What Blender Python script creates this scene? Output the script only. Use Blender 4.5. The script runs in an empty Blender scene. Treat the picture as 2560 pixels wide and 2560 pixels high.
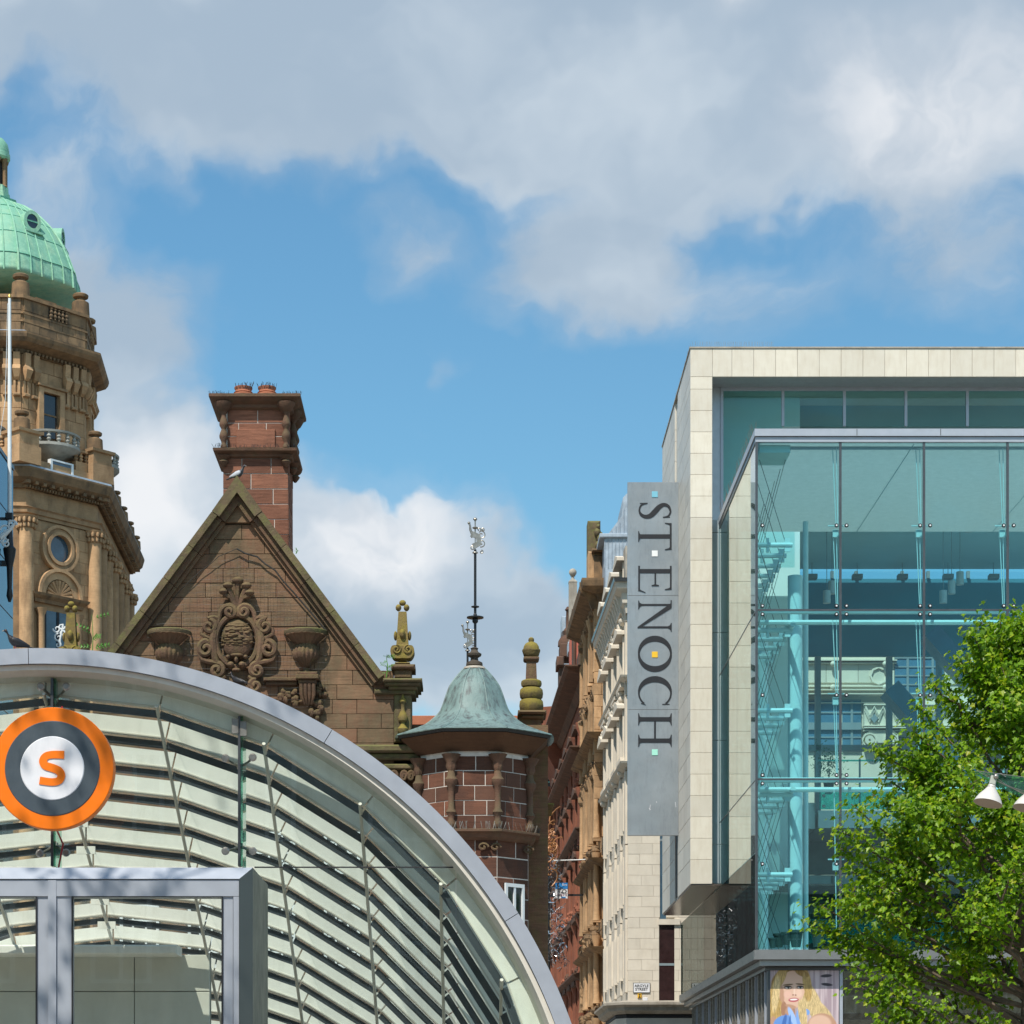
import bpy, bmesh, math, random
from mathutils import Vector, Matrix
R = math.radians
PI = math.pi
sc = bpy.context.scene
COL = sc.collection

# ---------------------------------------------------------------- camera
FPX, U0, V0, EYE = 6000.0, 1180.0, 2800.0, 1.7     # focal length and vanishing point in photo pixels, eye height
cam_d = bpy.data.cameras.new('camera')
cam = bpy.data.objects.new('camera', cam_d)
COL.objects.link(cam)
cam.location = (0, 0, EYE)
cam.rotation_euler = (R(90), 0, 0)
cam_d.sensor_width = 36.0
cam_d.lens = 36.0 * FPX / 2560.0
cam_d.shift_x = (1280.0 - U0) / 2560.0
cam_d.shift_y = (V0 - 1280.0) / 2560.0
cam_d.clip_end = 3000
sc.camera = cam

# ---------------------------------------------------------------- sun, exposure
SUN_AZ, SUN_EL = -27.0, 55.0       # degrees: behind the camera, to the left
sun_d = bpy.data.lights.new('sun', 'SUN')
sun_d.energy = 5.0
sun_d.angle = R(0.5)
sun_d.color = (1.0, 0.94, 0.85)
sun = bpy.data.objects.new('sun', sun_d)
COL.objects.link(sun)
_L = Vector((math.sin(R(-SUN_AZ)) * math.cos(R(SUN_EL)), math.cos(R(SUN_AZ)) * math.cos(R(SUN_EL)), -math.sin(R(SUN_EL))))
sun.rotation_euler = _L.to_track_quat('-Z', 'Y').to_euler()
sc.view_settings.view_transform = 'Standard'
sc.view_settings.look = 'None'
sc.view_settings.exposure = 0.08
sc.view_settings.gamma = 1.0
sc.cycles.max_bounces = 10
sc.cycles.diffuse_bounces = 3
sc.cycles.glossy_bounces = 4
sc.cycles.transparent_max_bounces = 24
sc.cycles.caustics_reflective = False
sc.cycles.caustics_refractive = False
sc.cycles.use_denoising = True

# ---------------------------------------------------------------- sky with clouds
world = bpy.data.worlds.new('World')
sc.world = world
world.use_nodes = True
def build_sky():
    nt = world.node_tree
    N, Lk = nt.nodes, nt.links
    N.clear()
    def mth(op, a, b=None, c=None, clamp=False):
        n = N.new('ShaderNodeMath'); n.operation = op; n.use_clamp = clamp
        for i, x in enumerate((a, b, c)):
            if x is None: continue
            if isinstance(x, (int, float)): n.inputs[i].default_value = x
            else: Lk.new(x, n.inputs[i])
        return n.outputs[0]
    def vm(op, a, b=None, scale=None):
        n = N.new('ShaderNodeVectorMath'); n.operation = op
        for i, x in enumerate((a, b)):
            if x is None: continue
            if isinstance(x, (tuple, list, Vector)): n.inputs[i].default_value = tuple(x)
            else: Lk.new(x, n.inputs[i])
        if scale is not None: n.inputs['Scale'].default_value = scale
        return n.outputs['Value'] if op in ('LENGTH', 'DOT_PRODUCT') else n.outputs[0]
    def ramp(x, a, b, lo=0.0, hi=1.0, smooth=True):
        n = N.new('ShaderNodeMapRange')
        n.interpolation_type = 'SMOOTHSTEP' if smooth else 'LINEAR'
        n.clamp = True
        Lk.new(x, n.inputs[0])
        for i, q in enumerate((a, b, lo, hi)): n.inputs[i + 1].default_value = q
        return n.outputs[0]
    def noise(vec, scale, detail=6, rough=0.55, dist=0.0):
        n = N.new('ShaderNodeTexNoise')
        Lk.new(vec, n.inputs['Vector'])
        n.inputs['Scale'].default_value = scale
        n.inputs['Detail'].default_value = detail
        n.inputs['Roughness'].default_value = rough
        n.inputs['Distortion'].default_value = dist
        return n.outputs
    def mixc(f, a, b):
        n = N.new('ShaderNodeMix'); n.data_type = 'RGBA'
        if isinstance(f, (int, float)): n.inputs[0].default_value = f
        else: Lk.new(f, n.inputs[0])
        for i, x in ((6, a), (7, b)):
            if isinstance(x, tuple): n.inputs[i].default_value = (*x, 1)
            else: Lk.new(x, n.inputs[i])
        return n.outputs[2]
    tc = N.new('ShaderNodeTexCoord')
    d = vm('NORMALIZE', tc.outputs['Generated'])
    # a warped direction makes the cloud edges billow
    n1 = noise(d, 9.0, 4, 0.58)
    w1 = vm('SCALE', vm('SUBTRACT', n1['Color'], (0.5, 0.5, 0.5)), scale=0.085)
    n2 = noise(d, 40.0, 3, 0.6)
    w2 = vm('SCALE', vm('SUBTRACT', n2['Color'], (0.5, 0.5, 0.5)), scale=0.016)
    dw = vm('ADD', vm('ADD', d, w1), w2)
    def blob(u, v, ru, rv, wt, hard=0.0):
        c = Vector(((u * 1.325 - U0) / FPX, 1, (V0 - v * 1.325) / FPX)).normalized()
        ru *= 1.325; rv *= 1.325
        q = vm('MULTIPLY', vm('SUBTRACT', dw, c), (FPX / ru, FPX / max(ru, rv), FPX / rv))
        return mth('MULTIPLY', ramp(vm('LENGTH', q), 1.0, hard), wt)
    # cloud banks: centre, half-size (in 1932-pixel units of the view), weight
    banks = [(60, 80, 330, 190, .75, 0), (560, 60, 760, 330, 1.1, .15), (1330, 130, 800, 330, 1.15, .25), (1900, 200, 620, 330, 1.0, .1), (430, 290, 300, 120, .5, 0),
             (160, 600, 300, 300, .95, .1), (60, 440, 190, 130, .4, 0),
             (330, 1000, 420, 290, 1.25, .25), (740, 1130, 440, 280, 1.15, .3), (980, 1250, 400, 240, .85, .2),
             (1130, 500, 300, 190, .95, .05), (770, 465, 150, 110, .62, 0), (1420, 560, 330, 140, .5, 0), (1850, 560, 240, 150, .62, 0), (822, 675, 40, 40, .35, 0),
             (120, 330, 120, 60, .4, 0)]
    holes = [(930, 345, 380, 60, -.28, 0), (1450, 430, 260, 40, -.35, 0), (30, 225, 90, 60, -.25, 0), (560, 620, 260, 230, -.7, .1), (330, 420, 170, 80, -.5, 0), (1180, 850, 420, 210, -.8, .1), (1560, 470, 120, 50, -.3, 0)]
    tot = None
    for b in banks + holes:
        o = blob(*b)
        tot = o if tot is None else mth('ADD', tot, o)
    # elsewhere in the sky: the same broken cumulus from noise alone
    infr = vm('LENGTH', vm('SUBTRACT', d, tuple(Vector((0.016, 1, 0.24)).normalized())))
    away = ramp(infr, 0.24, 0.42)
    rnd = ramp(noise(vm('MULTIPLY', dw, (1, 1, 2.2)), 3.2, 5, .55)['Fac'], .47, .62)
    dens = mth('ADD', tot, mth('MULTIPLY', rnd, away))
    fine = noise(vm('MULTIPLY', dw, (1, 1, 1.5)), 13.0, 6, 0.62, .3)['Fac']
    dens2 = mth('ADD', dens, mth('MULTIPLY', mth('SUBTRACT', fine, .5), 1.15))
    mask = mth('MULTIPLY', ramp(dens2, .20, .90), .93)
    mask = mth('MAXIMUM', mask, ramp(dens2, 0.0, .6, 0.0, .30))
    # thickness gives the grey bodies, thin sun-facing edges stay bright
    shade = noise(vm('MULTIPLY', dw, (1, 1, 1.9)), 7.0, 4, .55, 0)['Fac']
    body = ramp(mth('ADD', shade, mth('MULTIPLY', dens, .10)), .42, .74)
    cc = mixc(body, (.62, .70, .775), (.41, .51, .62))
    # the low heap cloud in full sun is whiter than the high layer
    def heap(u, v, ru, rv): return blob(u, v, ru, rv, 1.0, .1)
    hp = mth('MAXIMUM', mth('MAXIMUM', heap(300, 920, 230, 190), heap(690, 990, 260, 180)), mth('MAXIMUM', mth('MULTIPLY', heap(1750, 230, 330, 200), .75), mth('MULTIPLY', heap(1380, 30, 120, 70), .6)))
    puff = ramp(mth('ADD', noise(dw, 22.0, 4, .6)['Fac'], mth('MULTIPLY', hp, .25)), .42, .78)
    cc = mixc(mth('MULTIPLY', hp, mth('ADD', .40, mth('MULTIPLY', puff, .75)), clamp=True), cc, (.90, .91, .93))
    # the low sky is hazier
    crisp = ramp(dens2, .42, .66, 0.0, .96)
    mask = mth('ADD', mask, mth('MULTIPLY', mth('SUBTRACT', crisp, mask), mth('MULTIPLY', hp, .85, clamp=True)))
    sky = N.new('ShaderNodeTexSky')
    sky.sky_type = 'NISHITA'; sky.sun_disc = False
    sky.sun_elevation = R(SUN_EL); sky.sun_rotation = R(180 + SUN_AZ)
    sky.altitude = 50; sky.air_density = 1.25; sky.dust_density = 0.8; sky.ozone_density = 1.6
    hs = N.new('ShaderNodeHueSaturation'); Lk.new(sky.outputs[0], hs.inputs['Color'])
    hs.inputs['Saturation'].default_value = 1.12; hs.inputs['Value'].default_value = 1.0
    tint = N.new('ShaderNodeMix'); tint.data_type = 'RGBA'; tint.blend_type = 'MULTIPLY'; tint.inputs[0].default_value = 1.0
    Lk.new(hs.outputs[0], tint.inputs[6]); tint.inputs[7].default_value = (1.05, 1.48, 1.52, 1)
    bg = N.new('ShaderNodeBackground'); Lk.new(tint.outputs[2], bg.inputs[0]); bg.inputs[1].default_value = 0.088
    bc = N.new('ShaderNodeBackground'); Lk.new(cc, bc.inputs[0]); bc.inputs[1].default_value = 0.95
    ms = N.new('ShaderNodeMixShader')
    Lk.new(mask, ms.inputs[0]); Lk.new(bg.outputs[0], ms.inputs[1]); Lk.new(bc.outputs[0], ms.inputs[2])
    out = N.new('ShaderNodeOutputWorld'); Lk.new(ms.outputs[0], out.inputs[0])
build_sky()
# ================================================================ helpers
def XP(u, Y): return (u - U0) / FPX * Y
def ZP(v, Y): return EYE + (V0 - v) / FPX * Y
def P(u, v, Y): return Vector((XP(u, Y), Y, ZP(v, Y)))
def frame(o, dx):
    x = Vector((dx[0], dx[1], 0)).normalized(); z = Vector((0, 0, 1)); y = z.cross(x)
    M = Matrix((x, y, z)).transposed().to_4x4(); M.translation = Vector(o)
    return M

def put(o, parent=None):
    COL.objects.link(o)
    if parent is not None:
        o.parent = parent
        o.matrix_parent_inverse = INV.get(parent.name, Matrix())
    return o
INV = {}
def tag(o, label=None, cat=None, group=None, kind=None):
    if label: o['label'] = label
    if cat: o['category'] = cat
    if group: o['group'] = group
    if kind: o['kind'] = kind
    return o
def thing(name, loc, label, cat, group=None):
    o = bpy.data.objects.new(name, None); COL.objects.link(o)
    o.location = loc
    INV[o.name] = Matrix.Translation(-Vector(loc))
    return tag(o, label, cat, group)

class MB:
    """collects geometry; build() links it as one mesh object"""
    def __init__(s, M=None): s.v, s.f, s.M = [], [], M
    def add(s, vs, fs):
        o = len(s.v)
        if s.M is None: s.v += [Vector(p) for p in vs]
        else: s.v += [s.M @ Vector(p) for p in vs]
        s.f += [tuple(i + o for i in f) for f in fs]
        return s
    def box(s, x0, x1, y0, y1, z0, z1):
        return s.add([(x0,y0,z0),(x1,y0,z0),(x1,y1,z0),(x0,y1,z0),(x0,y0,z1),(x1,y0,z1),(x1,y1,z1),(x0,y1,z1)],
                     [(0,3,2,1),(4,5,6,7),(0,1,5,4),(1,2,6,5),(2,3,7,6),(3,0,4,7)])
    def cbox(s, x0, x1, y0, y1, z0, z1, c=.015):
        return s.add([(x0+c,y0,z0+c),(x1-c,y0,z0+c),(x1-c,y0,z1-c),(x0+c,y0,z1-c),
                      (x0,y0+c,z0),(x1,y0+c,z0),(x1,y0+c,z1),(x0,y0+c,z1),
                      (x0,y1,z0),(x1,y1,z0),(x1,y1,z1),(x0,y1,z1)],
                     [(0,1,2,3),(0,4,5,1),(1,5,6,2),(2,6,7,3),(3,7,4,0),(4,8,9,5),(5,9,10,6),(6,10,11,7),(7,11,8,4),(8,11,10,9)])
    def prism(s, pts, y0, y1):
        n = len(pts)
        return s.add([(x, y0, z) for x, z in pts] + [(x, y1, z) for x, z in pts],
                     [tuple(range(n)), tuple(range(2*n-1, n-1, -1))] + [(i, i+n, (i+1) % n + n, (i+1) % n) for i in range(n)])
    def prismz(s, pts, z0, z1):
        n = len(pts)
        return s.add([(x, y, z0) for x, y in pts] + [(x, y, z1) for x, y in pts],
                     [tuple(range(n)), tuple(range(2*n-1, n-1, -1))] + [(i, i+n, (i+1) % n + n, (i+1) % n) for i in range(n)])
    def stackz(s, rings):
        """loft through rings [(pts, z)] of equal count"""
        n = len(rings[0][0]); o = []
        for pts, z in rings: o += [(x, y, z) for x, y in pts]
        fs = [tuple(range(n)), tuple(range(len(o)-1, len(o)-n-1, -1))]
        for k in range(len(rings)-1):
            for i in range(n):
                j = (i+1) % n
                fs.append((k*n+i, k*n+n+i, k*n+n+j, k*n+j))
        return s.add(o, fs)
    def lathe(s, prof, cx, cy, seg=16, a0=0., a1=2*PI, lobes=0, amp=0., sx=1., sy=1.):
        full = abs(a1-a0) > 6.28
        n = seg if full else seg+1
        o = []
        for r, z in prof:
            for i in range(n):
                a = a0 + (a1-a0)*i/seg
                rr = r * (1 + amp*abs(math.sin(lobes*a/2)) - amp) if lobes else r
                o.append((cx + sx*rr*math.sin(a), cy - sy*rr*math.cos(a), z))
        fs = []
        for k in range(len(prof)-1):
            for i in range(seg):
                j = (i+1) % n
                fs.append((k*n+i, k*n+j, k*n+n+j, k*n+n+i))
        if full:
            fs.append(tuple(range(n-1, -1, -1))); fs.append(tuple(range(len(o)-n, len(o))))
        return s.add(o, fs)
    def tube(s, pts, r, seg=6, closed=False):
        pts = [Vector(p) for p in pts]; n = len(pts); o = []; fs = []
        for i, p in enumerate(pts):
            t = (pts[(i+1) % n] - pts[i-1]) if closed else (pts[min(i+1, n-1)] - pts[max(i-1, 0)])
            t = t.normalized() if t.length > 1e-9 else Vector((0, 0, 1))
            a = t.cross(Vector((0, 1, 0)))
            if a.length < .05: a = t.cross(Vector((1, 0, 0)))
            a.normalize(); b = t.cross(a)
            rr = r[i] if isinstance(r, (list, tuple)) else r
            for k in range(seg):
                q = 2*PI*k/seg
                o.append(p + a*math.cos(q)*rr + b*math.sin(q)*rr)
        m = n if closed else n-1
        for i in range(m):
            for k in range(seg):
                l = (k+1) % seg; j = (i+1) % n
                fs.append((i*seg+k, i*seg+l, j*seg+l, j*seg+k))
        if not closed:
            fs.append(tuple(range(seg-1, -1, -1))); fs.append(tuple(range((n-1)*seg, n*seg)))
        return s.add(o, fs)
    def ell(s, c, r, seg=10, rings=6):
        o = []; fs = []
        if isinstance(r, (int, float)): r = (r, r, r)
        for k in range(rings+1):
            q = PI*k/rings
            for i in range(seg):
                a = 2*PI*i/seg
                o.append((c[0]+r[0]*max(math.sin(q), .01)*math.cos(a), c[1]+r[1]*max(math.sin(q), .01)*math.sin(a), c[2]-r[2]*math.cos(q)))
        for k in range(rings):
            for i in range(seg):
                j = (i+1) % seg
                fs.append((k*seg+i, k*seg+j, k*seg+seg+j, k*seg+seg+i))
        fs.append(tuple(range(seg-1, -1, -1))); fs.append(tuple(range(len(o)-seg, len(o))))
        return s.add(o, fs)
    def ribbon(s, pts, wid, y0, y1):
        """flat stroke in XZ with varying width, extruded y0..y1"""
        n = len(pts); l = []; rr = []
        for i, (x, z) in enumerate(pts):
            a = pts[max(i-1, 0)]; b = pts[min(i+1, n-1)]
            tx, tz = b[0]-a[0], b[1]-a[1]; q = math.hypot(tx, tz) or 1
            w = (wid[i] if isinstance(wid, (list, tuple)) else wid) / 2
            l.append((x - tz/q*w, z + tx/q*w)); rr.append((x + tz/q*w, z - tx/q*w))
        o = []
        for i in range(n): o += [(l[i][0], y0, l[i][1]), (rr[i][0], y0, rr[i][1]), (l[i][0], y1, l[i][1]), (rr[i][0], y1, rr[i][1])]
        fs = [(0, 2, 3, 1), (4*n-4, 4*n-3, 4*n-1, 4*n-2)]
        for i in range(n-1):
            k = 4*i
            fs += [(k, k+1, k+5, k+4), (k+2, k+6, k+7, k+3), (k, k+4, k+6, k+2), (k+1, k+3, k+7, k+5)]
        return s.add(o, fs)
    def ring(s, cx, cz, r0, r1, y0, y1, seg=32, a0=0., a1=2*PI, sx=1., sz=1., r0b=None, r1b=None):
        """annular prism in XZ; angles from the vertical, clockwise seen from -Y"""
        full = abs(a1-a0) > 6.28
        n = seg if full else seg+1; o = []; fs = []
        q0 = r0 if r0b is None else r0b; q1 = r1 if r1b is None else r1b
        for i in range(n):
            a = a0 + (a1-a0)*i/seg; S, C = math.sin(a)*sx, math.cos(a)*sz
            o += [(cx+S*r0, y0, cz+C*r0), (cx+S*r1, y0, cz+C*r1), (cx+S*q0, y1, cz+C*q0), (cx+S*q1, y1, cz+C*q1)]
        for i in range(seg):
            k = 4*i; m = 4*((i+1) % n)
            fs += [(k, k+1, m+1, m), (k+2, m+2, m+3, k+3), (k, m, m+2, k+2), (k+1, k+3, m+3, m+1)]
        if not full: fs += [(0, 2, 3, 1), (4*n-4, 4*n-3, 4*n-1, 4*n-2)]
        return s.add(o, fs)
    def mesh(s, name, mat, smooth=False, recalc=True):
        me = bpy.data.meshes.new(name)
        me.from_pydata([tuple(p) for p in s.v], [], s.f)
        if recalc:
            bm = bmesh.new(); bm.from_mesh(me); bmesh.ops.recalc_face_normals(bm, faces=bm.faces); bm.to_mesh(me); bm.free()
        if smooth:
            me.shade_smooth()
            if smooth != 'all':
                me.set_sharp_from_angle(angle=R(40))
        me.materials.append(mat)
        return me
    def build(s, name, mat, parent=None, smooth=False, recalc=True):
        return put(bpy.data.objects.new(name, s.mesh(name, mat, smooth, recalc)), parent)

_blk = {}
def block(parent, M, x, z, w, h, mat, d=.06, c=.012, name='stone', y=0.):
    k = (round(w, 3), round(h, 3), d, c, mat.name, name)
    if k not in _blk: _blk[k] = MB().cbox(0, k[0], 0, d, 0, k[1], c).mesh(name, mat)
    o = bpy.data.objects.new(name, _blk[k])
    COL.objects.link(o)
    o.parent = parent; o.matrix_parent_inverse = INV.get(parent.name, Matrix())
    o.matrix_basis = M @ Matrix.Translation((x, y, z))
    return o
def ashlar(parent, M, x0, x1, z0, z1, ch, bl, mat, gap=.012, d=.06, c=.012, name='stone', seed=1, clip=None, holes=(), jit=.25, y=0., stagger=True):
    rnd = random.Random(seed)
    rows = max(1, int(round((z1-z0)/ch))); ch = (z1-z0)/rows
    for r in range(rows):
        za, zb = z0+r*ch, z0+(r+1)*ch
        a, b = (x0, x1) if clip is None else clip((za+zb)/2)
        if b-a < .08: continue
        n = max(1, int(round((b-a)/bl)))
        cuts = [a]
        st = (b-a)/n
        off = (st*.5 if (r % 2 and stagger) else 0)
        x = a + (off if off else st)
        while x < b - st*.3:
            cuts.append(x + (rnd.uniform(-jit, jit)*st if jit else 0)); x += st
        cuts.append(b)
        iv = list(zip(cuts[:-1], cuts[1:]))
        for hx0, hx1, hz0, hz1 in holes:
            if min(zb, hz1) - max(za, hz0) > .35*ch:
                nv = []
                for p, q in iv:
                    if q <= hx0 or p >= hx1: nv.append((p, q)); continue
                    if p < hx0: nv.append((p, hx0))
                    if q > hx1: nv.append((hx1, q))
                iv = nv
        for p, q in iv:
            if q-p < .05: continue
            block(parent, M, p+gap/2, za+gap/2, q-p-gap, ch-gap, mat, d, c, name, y + (rnd.uniform(-.006, .006) if jit else 0))

def text_mesh(name, body, size, mat, parent, M, ext=.004, align='CENTER', shear=0., bold=0., sx=1.):
    cu = bpy.data.curves.new(name, 'FONT'); cu.body = body; cu.size = size; cu.extrude = ext; cu.align_x = align; cu.align_y = 'CENTER'
    cu.shear = shear; cu.offset = bold; cu.resolution_u = 3
    t = bpy.data.objects.new(name + '_curve', cu); COL.objects.link(t)
    bpy.context.view_layer.update()
    me = bpy.data.meshes.new_from_object(t)
    bpy.data.objects.remove(t); bpy.data.curves.remove(cu)
    me.transform(M @ Matrix.Rotation(R(90), 4, 'X') @ Matrix.Diagonal((sx, 1, 1, 1)))
    me.materials.clear(); me.materials.append(mat)
    return put(bpy.data.objects.new(name, me), parent)

# ================================================================ materials
MAT = {}
def _mat(name):
    m = bpy.data.materials.new(name); m.use_nodes = True
    nt = m.node_tree; nt.nodes.clear()
    MAT[name] = m
    return m, nt.nodes, nt.links
def _pos(N, Lk, scale):
    g = N.new('ShaderNodeNewGeometry'); v = N.new('ShaderNodeVectorMath'); v.operation = 'MULTIPLY'
    Lk.new(g.outputs['Position'], v.inputs[0]); v.inputs[1].default_value = scale
    return v.outputs[0], g
def _noise(N, Lk, vec, scale, detail=4, rough=.6, dist=0.):
    n = N.new('ShaderNodeTexNoise'); Lk.new(vec, n.inputs['Vector'])
    n.inputs['Scale'].default_value = scale; n.inputs['Detail'].default_value = detail; n.inputs['Roughness'].default_value = rough
    n.inputs['Distortion'].default_value = dist
    return n.outputs['Fac']
def _rng(N, Lk, x, a, b, lo=0., hi=1.):
    n = N.new('ShaderNodeMapRange'); Lk.new(x, n.inputs[0])
    for i, q in enumerate((a, b, lo, hi)): n.inputs[i+1].default_value = q
    return n.outputs[0]
def _mix(N, Lk, f, a, b, mode='MIX'):
    n = N.new('ShaderNodeMix'); n.data_type = 'RGBA'; n.blend_type = mode
    if isinstance(f, (int, float)): n.inputs[0].default_value = f
    else: Lk.new(f, n.inputs[0])
    for i, x in ((6, a), (7, b)):
        if isinstance(x, tuple): n.inputs[i].default_value = (*x[:3], 1)
        else: Lk.new(x, n.inputs[i])
    return n.outputs[2]
def _math(N, Lk, op, a, b, clamp=False):
    n = N.new('ShaderNodeMath'); n.operation = op; n.use_clamp = clamp
    for i, x in enumerate((a, b)):
        if isinstance(x, (int, float)): n.inputs[i].default_value = x
        else: Lk.new(x, n.inputs[i])
    return n.outputs[0]
def stone(name, a, b, scale=3., bed=0., var=.3, bump=.25, stain=None, stain_amt=.5, moss=None, moss_amt=.5, rough=.88, bumpscale=30., stain_scale=(1.1, 1.1, .45), hue=0., spec=.25, alt=None, alt_amt=.6):
    """weathered stone: two tones in noise, bedding lines, per-piece variation, dirt runs, lichen"""
    m, N, Lk = _mat(name)
    p, g = _pos(N, Lk, (1, 1, 1))
    n1 = _noise(N, Lk, p, scale, 5, .65)
    col = _mix(N, Lk, _rng(N, Lk, n1, .32, .68), a, b)
    if bed:
        pb, _ = _pos(N, Lk, (1.2, 1.2, 16))
        nb = _noise(N, Lk, pb, 2.2, 4, .6, .6)
        col = _mix(N, Lk, _rng(N, Lk, nb, .42, .72, 0, bed), col, tuple(x*.45 for x in a))
    oi = N.new('ShaderNodeObjectInfo')
    col = _mix(N, Lk, 1.0, col, _mix(N, Lk, oi.outputs['Random'], (1-var, 1-var, 1-var), (1+var*.55, 1+var*.5, 1+var*.42)), 'MULTIPLY')
    if alt:
        fr_ = _math(N, Lk, 'FRACT', _math(N, Lk, 'MULTIPLY', oi.outputs['Random'], 17.31), 0.)
        col = _mix(N, Lk, _rng(N, Lk, fr_, .35, 1., 0, alt_amt), col, alt)
    if stain:
        ps, _ = _pos(N, Lk, stain_scale)
        ns = _noise(N, Lk, ps, 1.6, 6, .65)
        col = _mix(N, Lk, _rng(N, Lk, ns, .48, .70, 0, stain_amt), col, stain)
    if moss:
        pm, _ = _pos(N, Lk, (1, 1, 1))
        nm = _noise(N, Lk, pm, 6., 6, .7)
        sp = N.new('ShaderNodeSeparateXYZ'); Lk.new(g.outputs['Normal'], sp.inputs[0])
        up = _rng(N, Lk, sp.outputs['Z'], -.2, .7, 0, .35)
        col = _mix(N, Lk, _math(N, Lk, 'MULTIPLY', _rng(N, Lk, _math(N, Lk, 'ADD', nm, up), .52, .72), moss_amt, True), col, moss)
    bs = N.new('ShaderNodeBsdfPrincipled')
    Lk.new(col, bs.inputs['Base Color']); bs.inputs['Roughness'].default_value = rough
    bs.inputs['Specular IOR Level'].default_value = spec
    if bump:
        bp = N.new('ShaderNodeBump'); bp.inputs['Strength'].default_value = bump; bp.inputs['Distance'].default_value = .03
        nf = _noise(N, Lk, p, bumpscale, 6, .7); Lk.new(nf, bp.inputs['Height']); Lk.new(bp.outputs[0], bs.inputs['Normal'])
    o = N.new('ShaderNodeOutputMaterial'); Lk.new(bs.outputs[0], o.inputs[0])
    return m
def plain(name, col, rough=.5, metal=0., var=.06, scale=4., spec=.5, dirt=None, dirt_amt=.4, bump=0., coat=0.):
    m, N, Lk = _mat(name)
    p, g = _pos(N, Lk, (1, 1, 1))
    n1 = _noise(N, Lk, p, scale, 5, .6)
    c = _mix(N, Lk, _rng(N, Lk, n1, .3, .7), tuple(x*(1-var) for x in col), tuple(min(1, x*(1+var)) for x in col))
    if dirt:
        ps, _ = _pos(N, Lk, (3, 3, .8)); ns = _noise(N, Lk, ps, 2.5, 6, .7)
        c = _mix(N, Lk, _rng(N, Lk, ns, .5, .75, 0, dirt_amt), c, dirt)
    bs = N.new('ShaderNodeBsdfPrincipled'); Lk.new(c, bs.inputs['Base Color'])
    bs.inputs['Metallic'].default_value = metal; bs.inputs['Specular IOR Level'].default_value = spec
    bs.inputs['Coat Weight'].default_value = coat
    Lk.new(_rng(N, Lk, _noise(N, Lk, p, scale*2.3, 5, .65), .3, .7, rough*.82, min(1, rough*1.18)), bs.inputs['Roughness'])
    if bump:
        bp = N.new('ShaderNodeBump'); bp.inputs['Strength'].default_value = bump; bp.inputs['Distance'].default_value = .02
        Lk.new(_noise(N, Lk, p, 22, 5, .7), bp.inputs['Height']); Lk.new(bp.outputs[0], bs.inputs['Normal'])
    o = N.new('ShaderNodeOutputMaterial'); Lk.new(bs.outputs[0], o.inputs[0])
    return m
def glass(name, tint, refl=(1, 1, 1), ior=1.5, gain=1.0, rough=0.0, wave=0.0, wscale=1.2, base=0.0, dust=0., dustcol=(.6, .65, .6)):
    """thin architectural pane: tinted straight-through light and a Fresnel mirror, a little dust"""
    m, N, Lk = _mat(name)
    p, g = _pos(N, Lk, (1, 1, 1))
    tr = N.new('ShaderNodeBsdfTransparent'); tr.inputs[0].default_value = (*[q**.5 for q in tint], 1)     # a pane has two faces
    gl = N.new('ShaderNodeBsdfGlossy'); gl.inputs['Color'].default_value = (*refl, 1); gl.inputs['Roughness'].default_value = rough
    fr = N.new('ShaderNodeLayerWeight'); fr.inputs['Blend'].default_value = .5
    if wave:
        bp = N.new('ShaderNodeBump'); bp.inputs['Strength'].default_value = wave; bp.inputs['Distance'].default_value = .05
        Lk.new(_noise(N, Lk, p, wscale, 2, .5), bp.inputs['Height'])
        Lk.new(bp.outputs[0], gl.inputs['Normal']); Lk.new(bp.outputs[0], fr.inputs['Normal'])
    f0 = ((ior-1)/(ior+1))**2
    sch = _math(N, Lk, 'ADD', _math(N, Lk, 'MULTIPLY', _math(N, Lk, 'POWER', fr.outputs['Facing'], 5.0), 1-f0), f0)
    f = _math(N, Lk, 'ADD', _math(N, Lk, 'MULTIPLY', sch, gain), base, True)
    ms = N.new('ShaderNodeMixShader'); Lk.new(f, ms.inputs[0]); Lk.new(tr.outputs[0], ms.inputs[1]); Lk.new(gl.outputs[0], ms.inputs[2])
    last = ms.outputs[0]
    if dust:
        df = N.new('ShaderNodeBsdfDiffuse'); df.inputs[0].default_value = (*dustcol, 1)
        m2 = N.new('ShaderNodeMixShader')
        pd, _ = _pos(N, Lk, (2, 2, 1))
        Lk.new(_rng(N, Lk, _noise(N, Lk, pd, 3, 6, .7), .4, .75, dust*.3, dust), m2.inputs[0]); Lk.new(last, m2.inputs[1]); Lk.new(df.outputs[0], m2.inputs[2])
        last = m2.outputs[0]
    o = N.new('ShaderNodeOutputMaterial'); Lk.new(last, o.inputs[0])
    return m

M_red   = stone('brown_sandstone', (.235, .125, .075), (.165, .098, .062), 2.2, .75, .30, .35, (.105, .092, .045), .62, (.16, .16, .05), .35)
M_gable = stone('gable_sandstone', (.250, .150, .088), (.175, .108, .064), 2.0, .80, .22, .35, (.075, .066, .038), .72, (.17, .17, .10), .25, alt=(.215, .095, .058), alt_amt=.55)
M_chim  = stone('chimney_sandstone', (.300, .130, .080), (.205, .092, .060), 2.6, .9, .30, .35, (.085, .055, .040), .65)
M_turr  = stone('turret_sandstone', (.205, .086, .052), (.118, .054, .037), 3.0, .75, .40, .3, (.06, .040, .032), .55, alt=(.11, .06, .042), alt_amt=.7)
M_carve = stone('carved_sandstone', (.185, .105, .066), (.120, .076, .050), 5., .2, .2, .6, (.050, .040, .026), .75, (.17, .15, .055), .35)
M_moss  = stone('mossy_coping', (.185, .130, .078), (.110, .086, .050), 3.5, .4, .2, .5, (.052, .052, .024), .80, (.150, .155, .050), .60)
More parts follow.
